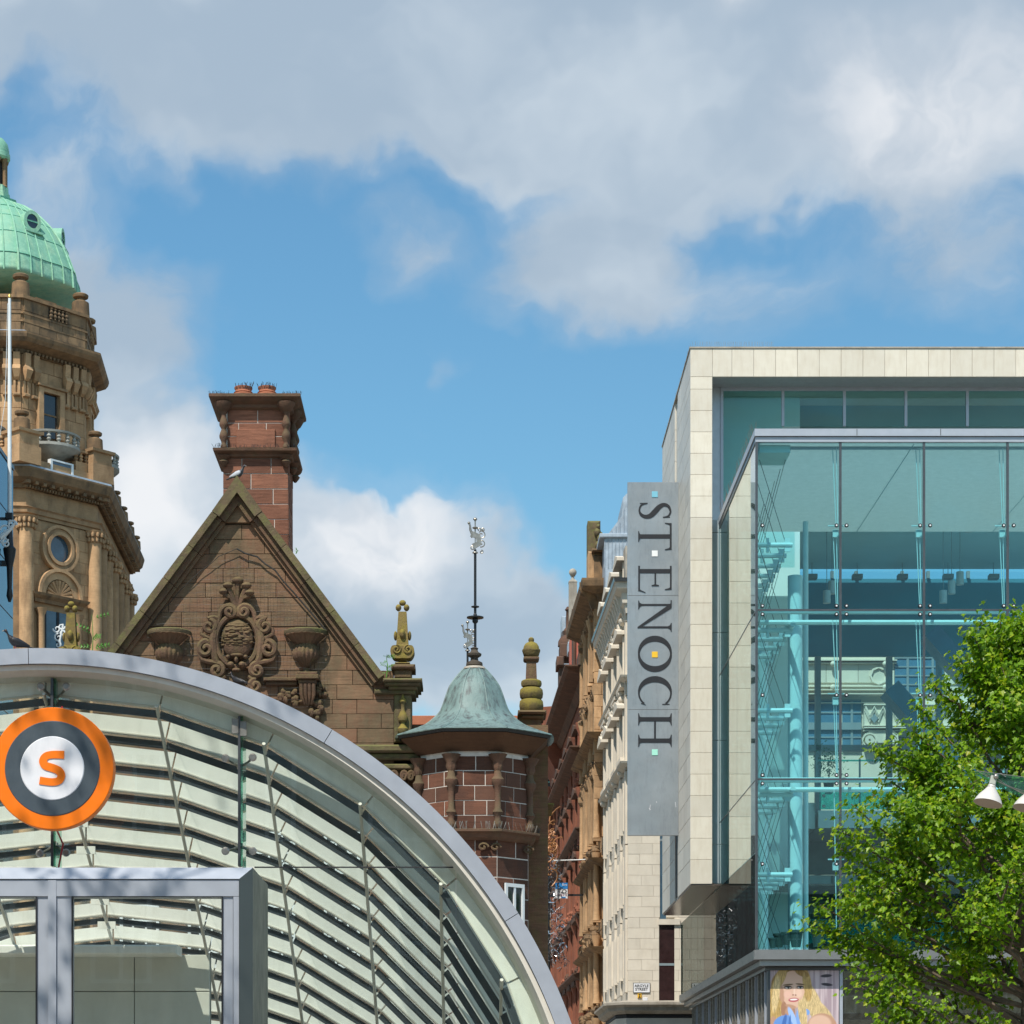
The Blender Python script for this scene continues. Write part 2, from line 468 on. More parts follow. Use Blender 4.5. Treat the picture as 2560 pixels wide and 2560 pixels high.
M_lich  = stone('lichen_stone', (.220, .160, .060), (.140, .100, .050), 6., .0, .2, .5, (.050, .045, .028), .80, (.27, .215, .038), .70)
M_mort  = plain('white_mortar', (.62, .56, .49), .9, 0, .12, 12)
M_mortd = plain('dark_mortar', (.13, .095, .065), .95, 0, .2, 12)
M_slate = stone('roof_slate', (.075, .08, .09), (.05, .055, .062), 4, 0, .3, .3)
M_blond = stone('blond_sandstone', (.560, .360, .200), (.430, .265, .140), 1.3, .35, .28, .35, (.15, .095, .055), .62)
M_blondd= stone('sooty_blond_sandstone', (.33, .205, .108), (.19, .125, .073), 1.8, .3, .22, .35, (.050, .045, .036), .80)
M_blondg= stone('grey_balcony_stone', (.40, .40, .36), (.30, .30, .27), 3, 0, .1, .3, (.16, .16, .14), .4)
M_lime  = stone('white_limestone', (.690, .625, .525), (.630, .565, .465), 1.4, .05, .08, .18, (.36, .32, .26), .28)
M_limep = stone('limestone_panel', (.720, .665, .560), (.670, .610, .505), 2.5, 0, .10, .14, (.50, .42, .31), .35, rough=.7, stain_scale=(4, 4, .7))
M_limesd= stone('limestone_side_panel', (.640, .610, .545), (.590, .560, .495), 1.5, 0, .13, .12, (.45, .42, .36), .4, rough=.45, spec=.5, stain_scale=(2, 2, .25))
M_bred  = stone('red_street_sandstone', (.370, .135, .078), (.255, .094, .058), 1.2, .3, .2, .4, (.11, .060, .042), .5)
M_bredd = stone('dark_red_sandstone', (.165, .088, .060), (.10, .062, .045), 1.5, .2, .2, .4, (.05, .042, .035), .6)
M_lead  = plain('lead_roof', (.33, .385, .44), .5, .1, .22, 3, .4, (.18, .21, .25), .6)
M_copper= stone('green_copper', (.350, .620, .445), (.215, .490, .345), 2.2, 0, .05, .16, (.48, .60, .37), .60, (.13, .32, .23), .55, rough=.6, stain_scale=(1.6, 1.6, .35), spec=.35)
M_copd  = stone('copper_trim', (.20, .50, .36), (.12, .36, .26), 2., 0, .05, .10, (.05, .13, .10), .45, rough=.6)
M_copt  = stone('turret_copper', (.195, .275, .258), (.130, .200, .190), 3.0, 0, .06, .2, (.060, .058, .060), .95, rough=.55, stain_scale=(7, 7, .7), spec=.4)
M_terra = stone('terracotta', (.50, .19, .105), (.40, .15, .085), 4, 0, .15, .2)
M_iron  = plain('dark_iron', (.035, .036, .038), .45, .6, .2, 10)
M_silver= plain('tarnished_metal', (.33, .31, .27), .38, .7, .25, 12)
M_alum  = plain('anodised_aluminium', (.40, .43, .48), .42, .25, .06, 3, .5, (.36, .38, .41), .3)
M_alumd = plain('dark_metal_trim', (.10, .105, .11), .35, .6, .15, 3)
M_cream = plain('cream_painted_steel', (.66, .63, .55), .55, 0, .06, 5, .4, (.42, .38, .30), .35)
M_lvr   = plain('pale_louvre_board', (.85, .85, .78), .6, 0, .05, 5, .4, (.46, .47, .38), .3)
M_plate = plain('brushed_sign_metal', (.34, .365, .38), .36, .5, .14, .6, .5, (.21, .225, .235), .5)
M_black = plain('black_letter', (.016, .016, .019), .45, 0, .1)
M_white = plain('white_paint', (.72, .75, .75), .5, 0, .05, 3)
M_inter = plain('interior_white', (.64, .70, .68), .7, 0, .04, 1)
M_interd= plain('interior_grey', (.20, .25, .27), .7, 0, .1, 1)
M_orange= plain('orange_enamel', (.88, .185, .004), .42, 0, .05, 6, .4, (.62, .13, .01), .22)
M_slatb = plain('slate_enamel', (.060, .078, .092), .40, 0, .1, 6, .5, (.10, .12, .13), .5)
M_whten = plain('white_enamel', (.74, .74, .76), .42, 0, .04, 6, .4, (.50, .50, .52), .35)
M_dark  = plain('dark_recess', (.022, .022, .024), .7)
M_wglass= plain('window_glass', (.018, .024, .030), .06, 0, .2, 2, .8)
M_wind  = plain('dim_window_glass', (.055, .105, .150), .10, 0, .3, 2, .8)
M_bluecl= plain('blue_cladding_glass', (.035, .095, .150), .12, .15, .18, .5, .9)
M_bark  = stone('bark', (.20, .15, .11), (.11, .085, .065), 9, .3, .1, .6, (.06, .05, .04), .5)
M_rail  = plain('scaffold_rail', (.62, .68, .68), .5, .2, .1)
M_ledge = stone('ledge_stone', (.42, .38, .32), (.33, .30, .25), 3, 0, .1, .3, (.12, .10, .08), .6)
G_box   = glass('teal_glass', (.50, .86, .89), (.90, 1, 1), 1.5, .8)
G_boxs  = glass('side_glass', (.35, .62, .62), (.97, 1, .98), 1.55, 1.15, 0, .010, .9, .03)
G_low   = glass('mirror_glass', (.05, .09, .09), (.9, .9, .87), 1.6, .42, 0, .02, .8, .02)
G_cler  = glass('clerestory_glass', (.45, .80, .80), (.95, 1, 1), 1.5, 1.0)
G_can   = glass('canopy_glass', (.89, .95, .91), (1, 1, 1), 1.45, .8, 0, .01, .8, 0, .010)
G_shell = glass('shell_glass', (.90, .93, .92), (1, 1, 1), 1.5, 1.0, 0, .03, 1.0, .0, .01)
G_door  = glass('door_glass', (.92, .96, .93), (1, 1, 1), 1.45, .8, 0, 0, 1, .0, .02)
G_bal   = glass('teal_balustrade', (.06, .62, .56), (1, 1, 1), 1.45, 1.0, 0, 0, 1, 0, .55, (.05, .50, .46))
G_fin   = glass('green_glass_fin', (.22, .62, .48), (1, 1, 1), 1.5, 1.0, 0, 0, 1, 0, .12, (.3, .6, .5))

def frit_mat(name='fritted_panel', k=1.0):
    m, N, Lk = _mat(name)
    p, g = _pos(N, Lk, (3, 3, 3))
    c = _mix(N, Lk, _rng(N, Lk, _noise(N, Lk, p, 1.5, 6, .7), .35, .7), tuple(k*x for x in (.90, .93, .92)), tuple(k*x for x in (.80, .84, .83)))
    df = N.new('ShaderNodeBsdfDiffuse'); Lk.new(c, df.inputs[0])
    tr = N.new('ShaderNodeBsdfTranslucent'); Lk.new(c, tr.inputs[0])
    ms = N.new('ShaderNodeMixShader'); ms.inputs[0].default_value = .72; Lk.new(df.outputs[0], ms.inputs[1]); Lk.new(tr.outputs[0], ms.inputs[2])
    o = N.new('ShaderNodeOutputMaterial'); Lk.new(ms.outputs[0], o.inputs[0])
    return m
M_frit = frit_mat()
def print_mat(name, a, b, scale=(4, 4, 4), n=3., lo=.35, hi=.65):
    m, N, Lk = _mat(name)
    p, g = _pos(N, Lk, scale)
    c = _mix(N, Lk, _rng(N, Lk, _noise(N, Lk, p, n, 5, .65, .4), lo, hi), a, b)
    bs = N.new('ShaderNodeBsdfPrincipled'); Lk.new(c, bs.inputs['Base Color']); bs.inputs['Roughness'].default_value = .35
    o = N.new('ShaderNodeOutputMaterial'); Lk.new(bs.outputs[0], o.inputs[0])
    return m

# ground: one sheet to the horizon
g_ = MB().add([(-1500, -600, 0), (1500, -600, 0), (1500, 2500, 0), (-1500, 2500, 0)], [(0, 1, 2, 3)])
M_pave = stone('square_paving', (.33, .30, .26), (.24, .22, .20), .5, 0, 0, .1)
tag(g_.build('ground', M_pave, recalc=False), None, None, None, 'structure')
M_asph = stone('asphalt', (.055, .055, .056), (.04, .04, .042), 2, 0, 0, .2)
tag(MB().box(-60, 60, 86.5, 97.5, -.02, .004).build('road', M_asph), None, None, None, 'structure')
# ================================================================ shopping centre on the right
CY = 70.0                 # glass box front
SY = 80.0                 # stone frame front
GX = XP(1891, CY)         # left side of the glass box
def zc(v): return ZP(v, CY)
centre = thing('shopping_centre', (GX + 6, CY + 5, 0), 'glass-fronted shopping centre framed in pale limestone, on the right', 'shopping centre')
XR = 34.0
# --- stone frame: left column, top beam
cx0, cx1 = XP(1726, SY), XP(1781, SY)
zt, zb0 = ZP(871, SY), ZP(942, SY)
zlow = ZP(2210, SY)
core = MB()
core.box(cx0+.06, cx1, SY+.055, 91.7, zlow+.02, zt-.02)
core.box(cx1, XR, SY+.055, 91.7, zb0+.02, zt-.02)
core.build('frame_core', M_limesd, centre)
F0 = frame((0, SY, 0), (1, 0))
hh = .713
zs = [zt, zb0, ZP(973, SY)]
while zs[-1] - hh > zlow + .2: zs.append(zs[-1] - hh)
zs.append(zlow)
for a, b in zip(zs[:-1], zs[1:]):
    block(centre, F0, cx0+.004, b+.004, cx1-cx0-.008, a-b-.008, M_limep, .06, .008, 'stone_panel')
x = cx1; k = 0
while x < XR:
    w = .653 if k == 0 else .728
    block(centre, F0, x+.004, zb0+.004, w-.008, zt-zb0-.008, M_limep, .06, .008, 'stone_panel')
    x += w; k += 1
# side wall of the column: long panels, a dark slit behind the sign
FS = frame((cx0, 91.8, 0), (0, -1))      # local x runs towards the camera
slit0, slit1 = 91.8-86.15, 91.8-84.95
for r in range(len(zs)-1):
    a, b = zs[r], zs[r+1]
    off = 0 if r % 2 else .75
    cuts = [0.] + [off + 1.5*i for i in range(1 if off == 0 else 0, 9) if 0.2 < off+1.5*i < 11.6] + [11.79]
    for p, q in zip(cuts[:-1], cuts[1:]):
        for p2, q2 in ((p, min(q, slit0)), (max(p, slit1), q)):
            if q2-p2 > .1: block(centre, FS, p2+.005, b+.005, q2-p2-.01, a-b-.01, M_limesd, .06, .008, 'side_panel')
MB().box(cx0+.03, cx0+.058, 84.95, 86.15, zlow+.1, zt-7.2).build('dark_slit', M_dark, centre)
MB().box(cx0-.03, XR, SY-.03, 91.8, zt, zt+.05).build('coping', M_ledge, centre)
MB().box(cx0+.03, XR, SY+.03, 91.7, zlow-.05, zlow+.005).build('soffit', plain('brown_soffit', (.12, .085, .065), .22, .3, .1, 2, .6), centre)
rnd = random.Random(5)
sp = MB()
for i in range(60):
    yy = SY + .1 + i*.19
    sp.tube([(cx0+.05, yy, zt+.04), (cx0+.05-rnd.uniform(0, .09), yy+rnd.uniform(-.04, .04), zt+.2)], .004, 3)
for i in range(60):
    xx = cx0 + .1 + i*.045
    sp.tube([(xx, SY+.05, zt+.04), (xx+rnd.uniform(-.05, .05), SY+.05, zt+.24)], .004, 3)
tag(sp.build('bird_spikes', M_silver, centre), kind='stuff')
# --- metal lined recess and clerestory windows behind the beam
WY = 81.2
MB().box(cx1+.004, XR, SY+.10, WY+.3, ZP(966, WY), zb0-.003).build('soffit_panel', plain('soffit_metal', (.36, .37, .38), .5, .2), centre)
zcl = ZP(978, WY)
zsill = ZP(1066, WY)
MB().box(XP(1801, WY), XR, WY-.05, WY+.05, zcl, ZP(966, WY)-.004).build('window_head', M_alum, centre)
MB().box(cx1+.002, XP(1801, WY)-.004, WY-.02, WY+.2, ZP(1300, WY), ZP(966, WY)-.004).build('metal_jamb', plain('jamb_metal', (.42, .45, .48), .4, .4), centre)
MB().box(XP(1801, WY), XP(1808, WY), WY-.06, WY+.05, ZP(1275, WY), zcl-.003).build('window_jamb', M_alum, centre)
mu = [1808] + [1957 + 153.6*i for i in range(5)] + [2760]
for a, b in zip(mu[:-1], mu[1:]):
    lo = ZP(1270, WY) if a == 1808 else zsill
    f = MB().box(XP(a, WY)+.01, XP(b, WY)-.01, WY, WY+.02, lo, zcl-.002).build('clerestory_pane', G_cler, centre)
    if a > 1808: MB().box(XP(a-3.5, WY), XP(a+3.5, WY), WY-.06, WY+.06, zsill, zcl-.002).build('mullion', M_alum, centre)
# metal cladding strip and slot beside the glass box, below the window
m_st = plain('strip_metal', (.40, .44, .45), .5, 0)
for va, vb in ((1300, 1330), (1331, 1580), (1581, 1850), (1851, 2110), (2111, 2208)): MB().box(cx1+.003, GX-.03, 80.45, 80.6, ZP(vb, 80.45), ZP(va, 80.45)-.012).build('metal_strip', m_st, centre)
# --- the glass box
joints_u = [1891, 2101, 2310, 2519, 2728]
joints_v = [1106, 1525, 1948, 2373]
for i in range(4):
    for j in range(3):
        x0, x1 = XP(joints_u[i], CY)+.012, XP(joints_u[i+1], CY)-.012
        MB().box(x0, x1, CY, CY+.015, zc(joints_v[j+1])+.012, zc(joints_v[j])-.012).build('glass_pane', G_box, centre)
    if i: MB().box(XP(joints_u[i], CY)-.035, XP(joints_u[i], CY)+.035, CY-.012, CY+.05, zc(2373), zc(1106)).build('joint', M_alumd, centre)
for j in (1, 2): MB().box(GX, XR-2, CY-.010, CY+.04, zc(joints_v[j])-.028, zc(joints_v[j])+.028).build('joint', M_alumd, centre)
MB().box(GX-.03, GX+.04, CY-.03, CY+.05, zc(2373), zc(1106)).build('corner_post', M_alumd, centre)
# side panes along the depth
zlo = zlow - .06
side_z = [(zc(1525), zc(1106)), (zc(1948), zc(1525)), (zlo, zc(1948))]
for z0, z1 in side_z:
    for y0, y1 in ((CY+.03, CY+5.1), (CY+5.12, CY+10.3)):
        MB().box(GX-.008, GX+.008, y0, y1, z0+.012, z1-.012).build('side_pane', G_boxs, centre)
for z in (zc(1525), zc(1948)): MB().box(GX-.02, GX+.02, CY+.03, CY+10.3, z-.012, z+.012).build('joint', M_alumd, centre)
yy = CY+.03
while yy < 94.9:
    y1 = min(yy+2.6, 95.2)
    MB().box(GX-.008, GX+.008, yy+.006, y1-.006, zc(2388)+.05, zlo-.01).build('side_pane', G_low, centre)
    yy = y1
# roof edge
MB().box(GX-.06, XR-2, CY-.10, CY+.16, zc(1092), zc(1074)).build('roof_edge', M_alum, centre)
MB().box(GX-.03, XR-2, CY-.04, CY+.12, zc(1105.5), zc(1093.5)).build('roof_edge', M_alum, centre)
MB().box(GX-.06, GX+.10, CY+.17, CY+10.3, zc(1092), zc(1074)).build('roof_edge', M_alum, centre)
MB().box(GX-.03, GX+.06, CY+.17, CY+10.3, zc(1105.5), zc(1093.5)).build('roof_edge', M_alumd, centre)
MB().box(GX+.5, XR-2.2, CY+.8, CY+.95, zc(1090), zc(1062)).build('roof_upstand', plain('ribbed_metal', (.52, .54, .56), .5, .2), centre)
for i in range(6):
    x = XP(2141 + 209*i, CY)
    if x < XR-2: MB().box(x-.008, x+.008, CY-.106, CY-.098, zc(1091), zc(1075)).build('joint', M_dark, centre)
rs = MB()
for i in range(50):
    yy = CY + .2 + i*.2
    rs.tube([(GX, yy, zc(1075)), (GX-rnd.uniform(-.05, .15), yy, zc(1075)+.3)], .004, 3)
tag(rs.build('bird_spikes', plain('rusty_wire', (.22, .12, .07), .6, .3), centre), kind='stuff')
# glass fixings
_fx = None
def fixing(x, z):
    global _fx
    if _fx is None:
        _fx = (MB().lathe([(.058, 0), (.062, .02), (.05, .035)], 0, 0, 10).mesh('fixing', M_black), MB().lathe([(.026, 0), (.026, .045)], 0, 0, 8).mesh('bolt', M_white))
    M = Matrix.Translation((x, CY-.002, z)) @ Matrix.Rotation(R(90), 4, 'X')
    a = put(bpy.data.objects.new('fixing', _fx[0]), centre); a.matrix_basis = M
    b = bpy.data.objects.new('bolt', _fx[1]); COL.objects.link(b); b.parent = a
for i in range(4):
    for s in ((1,) if i == 0 else (-1, 1)):
        x = XP(joints_u[i] + s*(15 if s > 0 else 10), CY)
        for v in (1314, 1515, 1536, 1738, 1938, 1959, 2160): fixing(x, zc(v))
# --- inside the glass box: tubes, struts, rods
for v0 in (1523, 1541, 1946, 1964):
    MB().tube([(GX+.2, CY+.35+(.5 if v0 in (1541, 1964) else 0), zc(v0)), (XR-2.5, CY+.35+(.5 if v0 in (1541, 1964) else 0), zc(v0))], .075, 8).build('wind_tube', M_white, centre, True)
def truss(v, n=7, long=True):
    z = zc(v)
    for i in range(n):
        y = CY + 1.0 + i*1.35
        m = MB(); m.tube([(GX+.12, y, z), (GX+1.18, y, z)], .075, 8)
        o = m.build('strut', M_white, centre, True)
        h = MB().box(GX+.95, GX+1.12, y-.03, y+.03, z-.2, z+.2).tube([(GX+.45, y, z-.22), (GX+.45, y, z+.2)], .05, 6)
        hb = h.build('node', M_white); hb.parent = o; hb.matrix_parent_inverse = Matrix()
    return z
zt_ = [truss(v) for v in (1342, 1558, 1762, 1975, 2178)]
for i, v in enumerate((1558, 1975)):
    MB().tube([(GX+1.15, CY+.6, zc(v)+.1), (GX+1.05, CY+10, zc(v)+.1)], .085, 8).build('rail_tube', M_white, centre, True)
# big round columns and the thin mast
for x, y, r, z1 in ((GX+1.25, 79.8, .24, zc(1500)), (GX+1.48, CY+2.6, .225, zc(1390)), (GX+.95, 76.5, .2, zc(1450))):
    MB().lathe([(r, zc(2373)-.2), (r, z1)], x, y, 20).build('round_column', M_white, centre, True)
MB().lathe([(.085, zc(2373)-.2), (.085, zc(1236))], XP(2014, CY+3.2), CY+3.2, 12).build('mast', M_white, centre, True)
# cables
cb = random.Random(3)
for i in range(1, 4):
    x = XP(joints_u[i], CY)
    for dx, a, b in ((-.13, 1118, 1310), (-.05, 1112, 1312), (-.12, 1318, 1512), (-.05, 1318, 1512), (-.13, 1545, 1735), (-.05, 1545, 1735), (-.11, 1745, 1935), (-.06, 1745, 1935), (-.1, 1970, 2365)):
        MB().tube([(x+dx*1.4, CY+.3, zc(a)), (x+dx*.6, CY+.3, zc(b))], .014, 5).build('cable', M_white, centre)
    for v in (1330, 1750, 2165):
        MB().box(x-.19, x-.03, CY+.18, CY+.3, zc(v)-.1, zc(v)+.12).tube([(x-.35, CY+.1, zc(v)+.2), (x+.12, CY+.1, zc(v)+.2)], .02, 5).build('clamp', M_white, centre)
for i in range(7):
    y = CY+1.0+i*1.35
    for a, b in ((1118, 1342), (1342, 1558), (1558, 1762), (1762, 1975), (1975, 2178), (2178, 2370)):
        for xa, xb in ((.15, .15), (.18, 1.0), (1.0, .3)):
            MB().tube([(GX+xa, y, zc(a)), (GX+xb, y, zc(b))], .009, 4).build('cable', M_silver if cb.random() < .5 else M_alumd, centre)
# ceiling and roof of the box and of the hall behind it
G_roof = glass('roof_glass', (.80, .88, .88))
for i in range(5):
    xa, xz = GX+.12+i*4.6, min(GX+.12+(i+1)*4.6-.03, XR-2.2)
    if xz > xa: MB().box(xa, xz, CY+.2, 81.1, zc(1096), zc(1095)).build('glass_roof_pane', MAT.get('roof_scrim') or frit_mat('roof_scrim', .68), centre)
    if i == 0: MB().box(xa, xa+.9, CY+.22, CY+1.6, zc(1126), zc(1107)).build('roof_beam', M_inter, centre)
IB = 83.3
z1234 = ZP(1236, IB)
MB().box(XP(1990, IB), XR, IB, IB+.3, z1234, zt-.3).build('bulkhead', plain('bulkhead_tint', (.19, .31, .33), .7, 0, .04, 1), centre)  # teal of light filtered by the glass, put into the colour
MB().box(XP(1990, IB), XR, IB+.3, 94.6, z1234, z1234+.2).build('hall_ceiling', plain('hall_ceiling_tint', (.36, .54, .57), .8, 0, .05, .5), centre)  # tint of light through the teal glass painted into the ceiling colour
MB().box(cx1+.3, XP(1990, IB), 82.3, 82.6, zc(2373), ZP(966, 82.3)).build('inner_wall', M_inter, centre)
MB().box(cx1+.3, XR, 90.5, 90.6, z1234+.3, zt-.3).build('loft_wall', M_inter, centre)
by = 95.0
MB().box(GX+2, XR, by, by+.25, ZP(1640, by), ZP(1447, by)).build('back_wall', plain('deep_blue_wall', (.045, .20, .28), .6, 0, .06, .6), centre)  # blue wall, deepened with the teal of light through tinted glass
for u in (2080, 2140, 2255, 2320, 2420):
    MB().box(XP(u, by)-.06, XP(u, by)+.06, by-.1, by+.1, ZP(1447, by), z1234).build('clerestory_post', M_interd, centre)
MB().box(GX+2, XR, by+.02, by+.04, ZP(1447, by)+.01, z1234).build('clerestory_pane', glass('thin_clear', (.86, .92, .95)), centre)
for u in (2030, 2143, 2256, 2370, 2484):
    MB().box(XP(u, 93.5)-.19, XP(u, 93.5)+.19, 93.3, 93.7, ZP(1447, 93.5)-.02, ZP(1437, 93.5)).tube([(XP(u, 93.5), 93.5, ZP(1440, 93.5)), (XP(u, 93.5), 93.5, z1234)], .012, 4).build('ceiling_spotlight', M_interd, centre)
MB().box(GX+2.2, XR, 91.8, 92.0, ZP(1640, by), z1234+.2).prism([(0, 0), (0, 0), (0, 0)], 0, 0) if False else None
# floors, balustrades, dividing glass
fy = 84.0
MB().box(XP(2046, fy), XR, fy, 96, ZP(2070, fy), ZP(2026, fy)).build('upper_floor', M_inter, centre)
MB().prism([(XP(2015, fy), ZP(2005, fy)), (XP(2040, fy), ZP(2005, fy)), (XP(2040, fy), ZP(2070, fy)), (XP(2015, fy), ZP(2070, fy))], fy+.2, 95.8).build('floor_edge', M_inter, centre)
for a, b in ((2047, 2230), (2236, 2420), (2426, 2620)):
    bo = MB().box(XP(a, fy), XP(b, fy), fy-.06, fy-.03, ZP(2024, fy), ZP(1981, fy)).build('balustrade_panel', G_bal, centre)
    for uu in (a+12, b-12):
        for vv in (1990, 2016):
            MB(Matrix.Translation((XP(uu, fy), fy-.06, ZP(vv, fy))) @ Matrix.Rotation(R(90), 4, 'X')).lathe([(.055, 0), (.06, .02), (.045, .04)], 0, 0, 10).build('button_fixing', M_silver, bo).matrix_parent_inverse = Matrix()
    bo2 = MB().box(XP(a-30, 82.5), XP(b-30, 82.5), 82.44, 82.47, ZP(2358, 82.5), ZP(2298, 82.5)).build('balustrade_panel', G_bal, centre)
    for uu in (a-18, b-42):
        for vv in (2308, 2332):
            MB(Matrix.Translation((XP(uu, 82.5), 82.44, ZP(vv, 82.5))) @ Matrix.Rotation(R(90), 4, 'X')).lathe([(.055, 0), (.06, .02), (.045, .04)], 0, 0, 10).build('button_fixing', M_silver, bo2).matrix_parent_inverse = Matrix()
MB().box(XP(2046, fy), XR, fy+.02, fy+.05, ZP(1903, fy), ZP(1899, fy)).build('handrail', G_bal, centre)
for u in (2042, 2150, 2280, 2400):
    MB().box(XP(u, fy)-.03, XP(u, fy)+.03, fy+.03, fy+.09, ZP(2026, fy), ZP(1896, fy)).build('baluster_post', M_interd, centre)
MB().box(GX+1.8, XR, 94.5, 94.8, ZP(1877, 94.5), ZP(1862, 94.5)).build('back_beam', M_interd, centre)
for u in (2046, 2225, 2350):
    MB().box(XP(u, 94.5)-.1, XP(u, 94.5)+.1, 94.5, 94.9, ZP(2200, 94.5), ZP(1640, 94.5)).build('back_post', M_interd, centre)
MB().box(GX+.1, XR, CY+.2, 97, zc(2395), zc(2375)).build('lower_floor', M_inter, centre)
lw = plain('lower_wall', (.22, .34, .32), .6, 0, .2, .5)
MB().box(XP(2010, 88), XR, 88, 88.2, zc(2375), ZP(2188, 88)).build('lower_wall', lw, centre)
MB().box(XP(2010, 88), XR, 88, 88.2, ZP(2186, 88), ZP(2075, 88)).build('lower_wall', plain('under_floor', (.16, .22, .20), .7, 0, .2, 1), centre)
for u in (2022, 2084, 2160, 2230, 2300):
    wdw = MB().box(XP(u, 87.9), XP(u+55, 87.9), 87.9, 87.99, ZP(2285, 88), ZP(2190, 88)).build('pale_window', plain('pale_blind', (.55, .72, .70), .6) if 'pale_blind' not in MAT else MAT['pale_blind'], centre)
    for vv in (2212, 2237, 2262):
        MB().box(XP(u, 87.8), XP(u+55, 87.8), 87.85, 87.9, ZP(vv+1.6, 88), ZP(vv-1.6, 88)).build('glazing_bar', M_interd, wdw).matrix_parent_inverse = Matrix()
# the dark escalator shafts crossing behind the tree
esc = plain('escalator_cladding', (.025, .10, .17), .35, 0, .2, 1)
for (ua, va, ub, vb, yy, th) in ((2230, 1715, 2560, 2095, 86.5, .62), (2330, 1575, 2560, 1840, 89.5, .66), (2420, 1545, 2640, 1800, 92, .66)):
    A, B = P(ua, va, yy), P(ub, vb, yy); d = (B-A).normalized(); n = Vector((-d.z, 0, d.x))*th*.5
    MB().prism([((A+n).x, (A+n).z), ((B+n).x, (B+n).z), ((B-n).x, (B-n).z), ((A-n).x, (A-n).z)], yy, yy+1.2).build('escalator_shaft', esc, centre)
# band under the glass, shop front below
MB().box(GX-.06, XR, CY-.12, CY+.2, zc(2399), zc(2375)).build('band', plain('band_metal', (.24, .24, .235), .35, .45), centre)
MB().box(GX-.06, GX+.2, CY+.21, 95.3, zc(2399), zc(2376)).build('band', M_alumd, centre)
MB().box(GX+.12, XR, CY+.05, CY+.25, zc(2414), zc(2400)).build('band', plain('band_metal_pale', (.33, .34, .34), .35, .4), centre)
MB().box(GX+.12, GX+.3, CY+.26, 95.3, zc(2414), zc(2400)).build('band', M_alumd, centre)
MB().box(GX+.3, XR, CY+.4, 95.2, zc(2424), zc(2415)).build('band', M_alumd, centre)
fx = XP(1922, CY+.5)
for i in range(30):
    y = CY + .75 + i*.8
    fo = MB().box(fx-.10, fx+.15, y-.035, y+.035, .2, zc(2425)).build('metal_fin', M_silver if i % 3 else M_alum, centre)
MB().box(fx+.2, fx+.3, CY+.6, 95, 0, zc(2424)-.004).build('shop_side', M_dark, centre)
MB().box(fx-.05, XP(1926, CY+.5), CY+.42, CY+.62, 0, zc(2424)-.003).build('shop_post', M_alumd, centre)
MB().box(XP(2098, CY+.5), XP(2106, CY+.5), CY+.42, CY+.62, 0, zc(2424)-.003).build('shop_post', M_alum, centre)
MB().box(XP(2106, CY+.5), XR, CY+.5, CY+.52, .4, zc(2425)).build('shop_pane', glass('shop_glass', (.62, .66, .62), (1, 1, 1), 1.5, 1, 0, 0, 1, 0, .06), centre)
MB().box(XP(2100, CY+.5), XR, CY+3.6, CY+3.8, 0, zc(2424)-.004).build('shop_wall', plain('shop_wall', (.42, .38, .31), .7), centre)
MB().box(XP(2100, CY+.5), XR, CY+.6, CY+3.6, zc(2424)-.05, zc(2424)-.005).build('shop_ceiling', M_inter, centre)
MB().box(XP(2100, CY+.5), XR, CY+2.9, CY+3.0, ZP(2556, 75), ZP(2540, 75)).build('shop_shelf', plain('dark_wood', (.10, .05, .03), .5), centre)
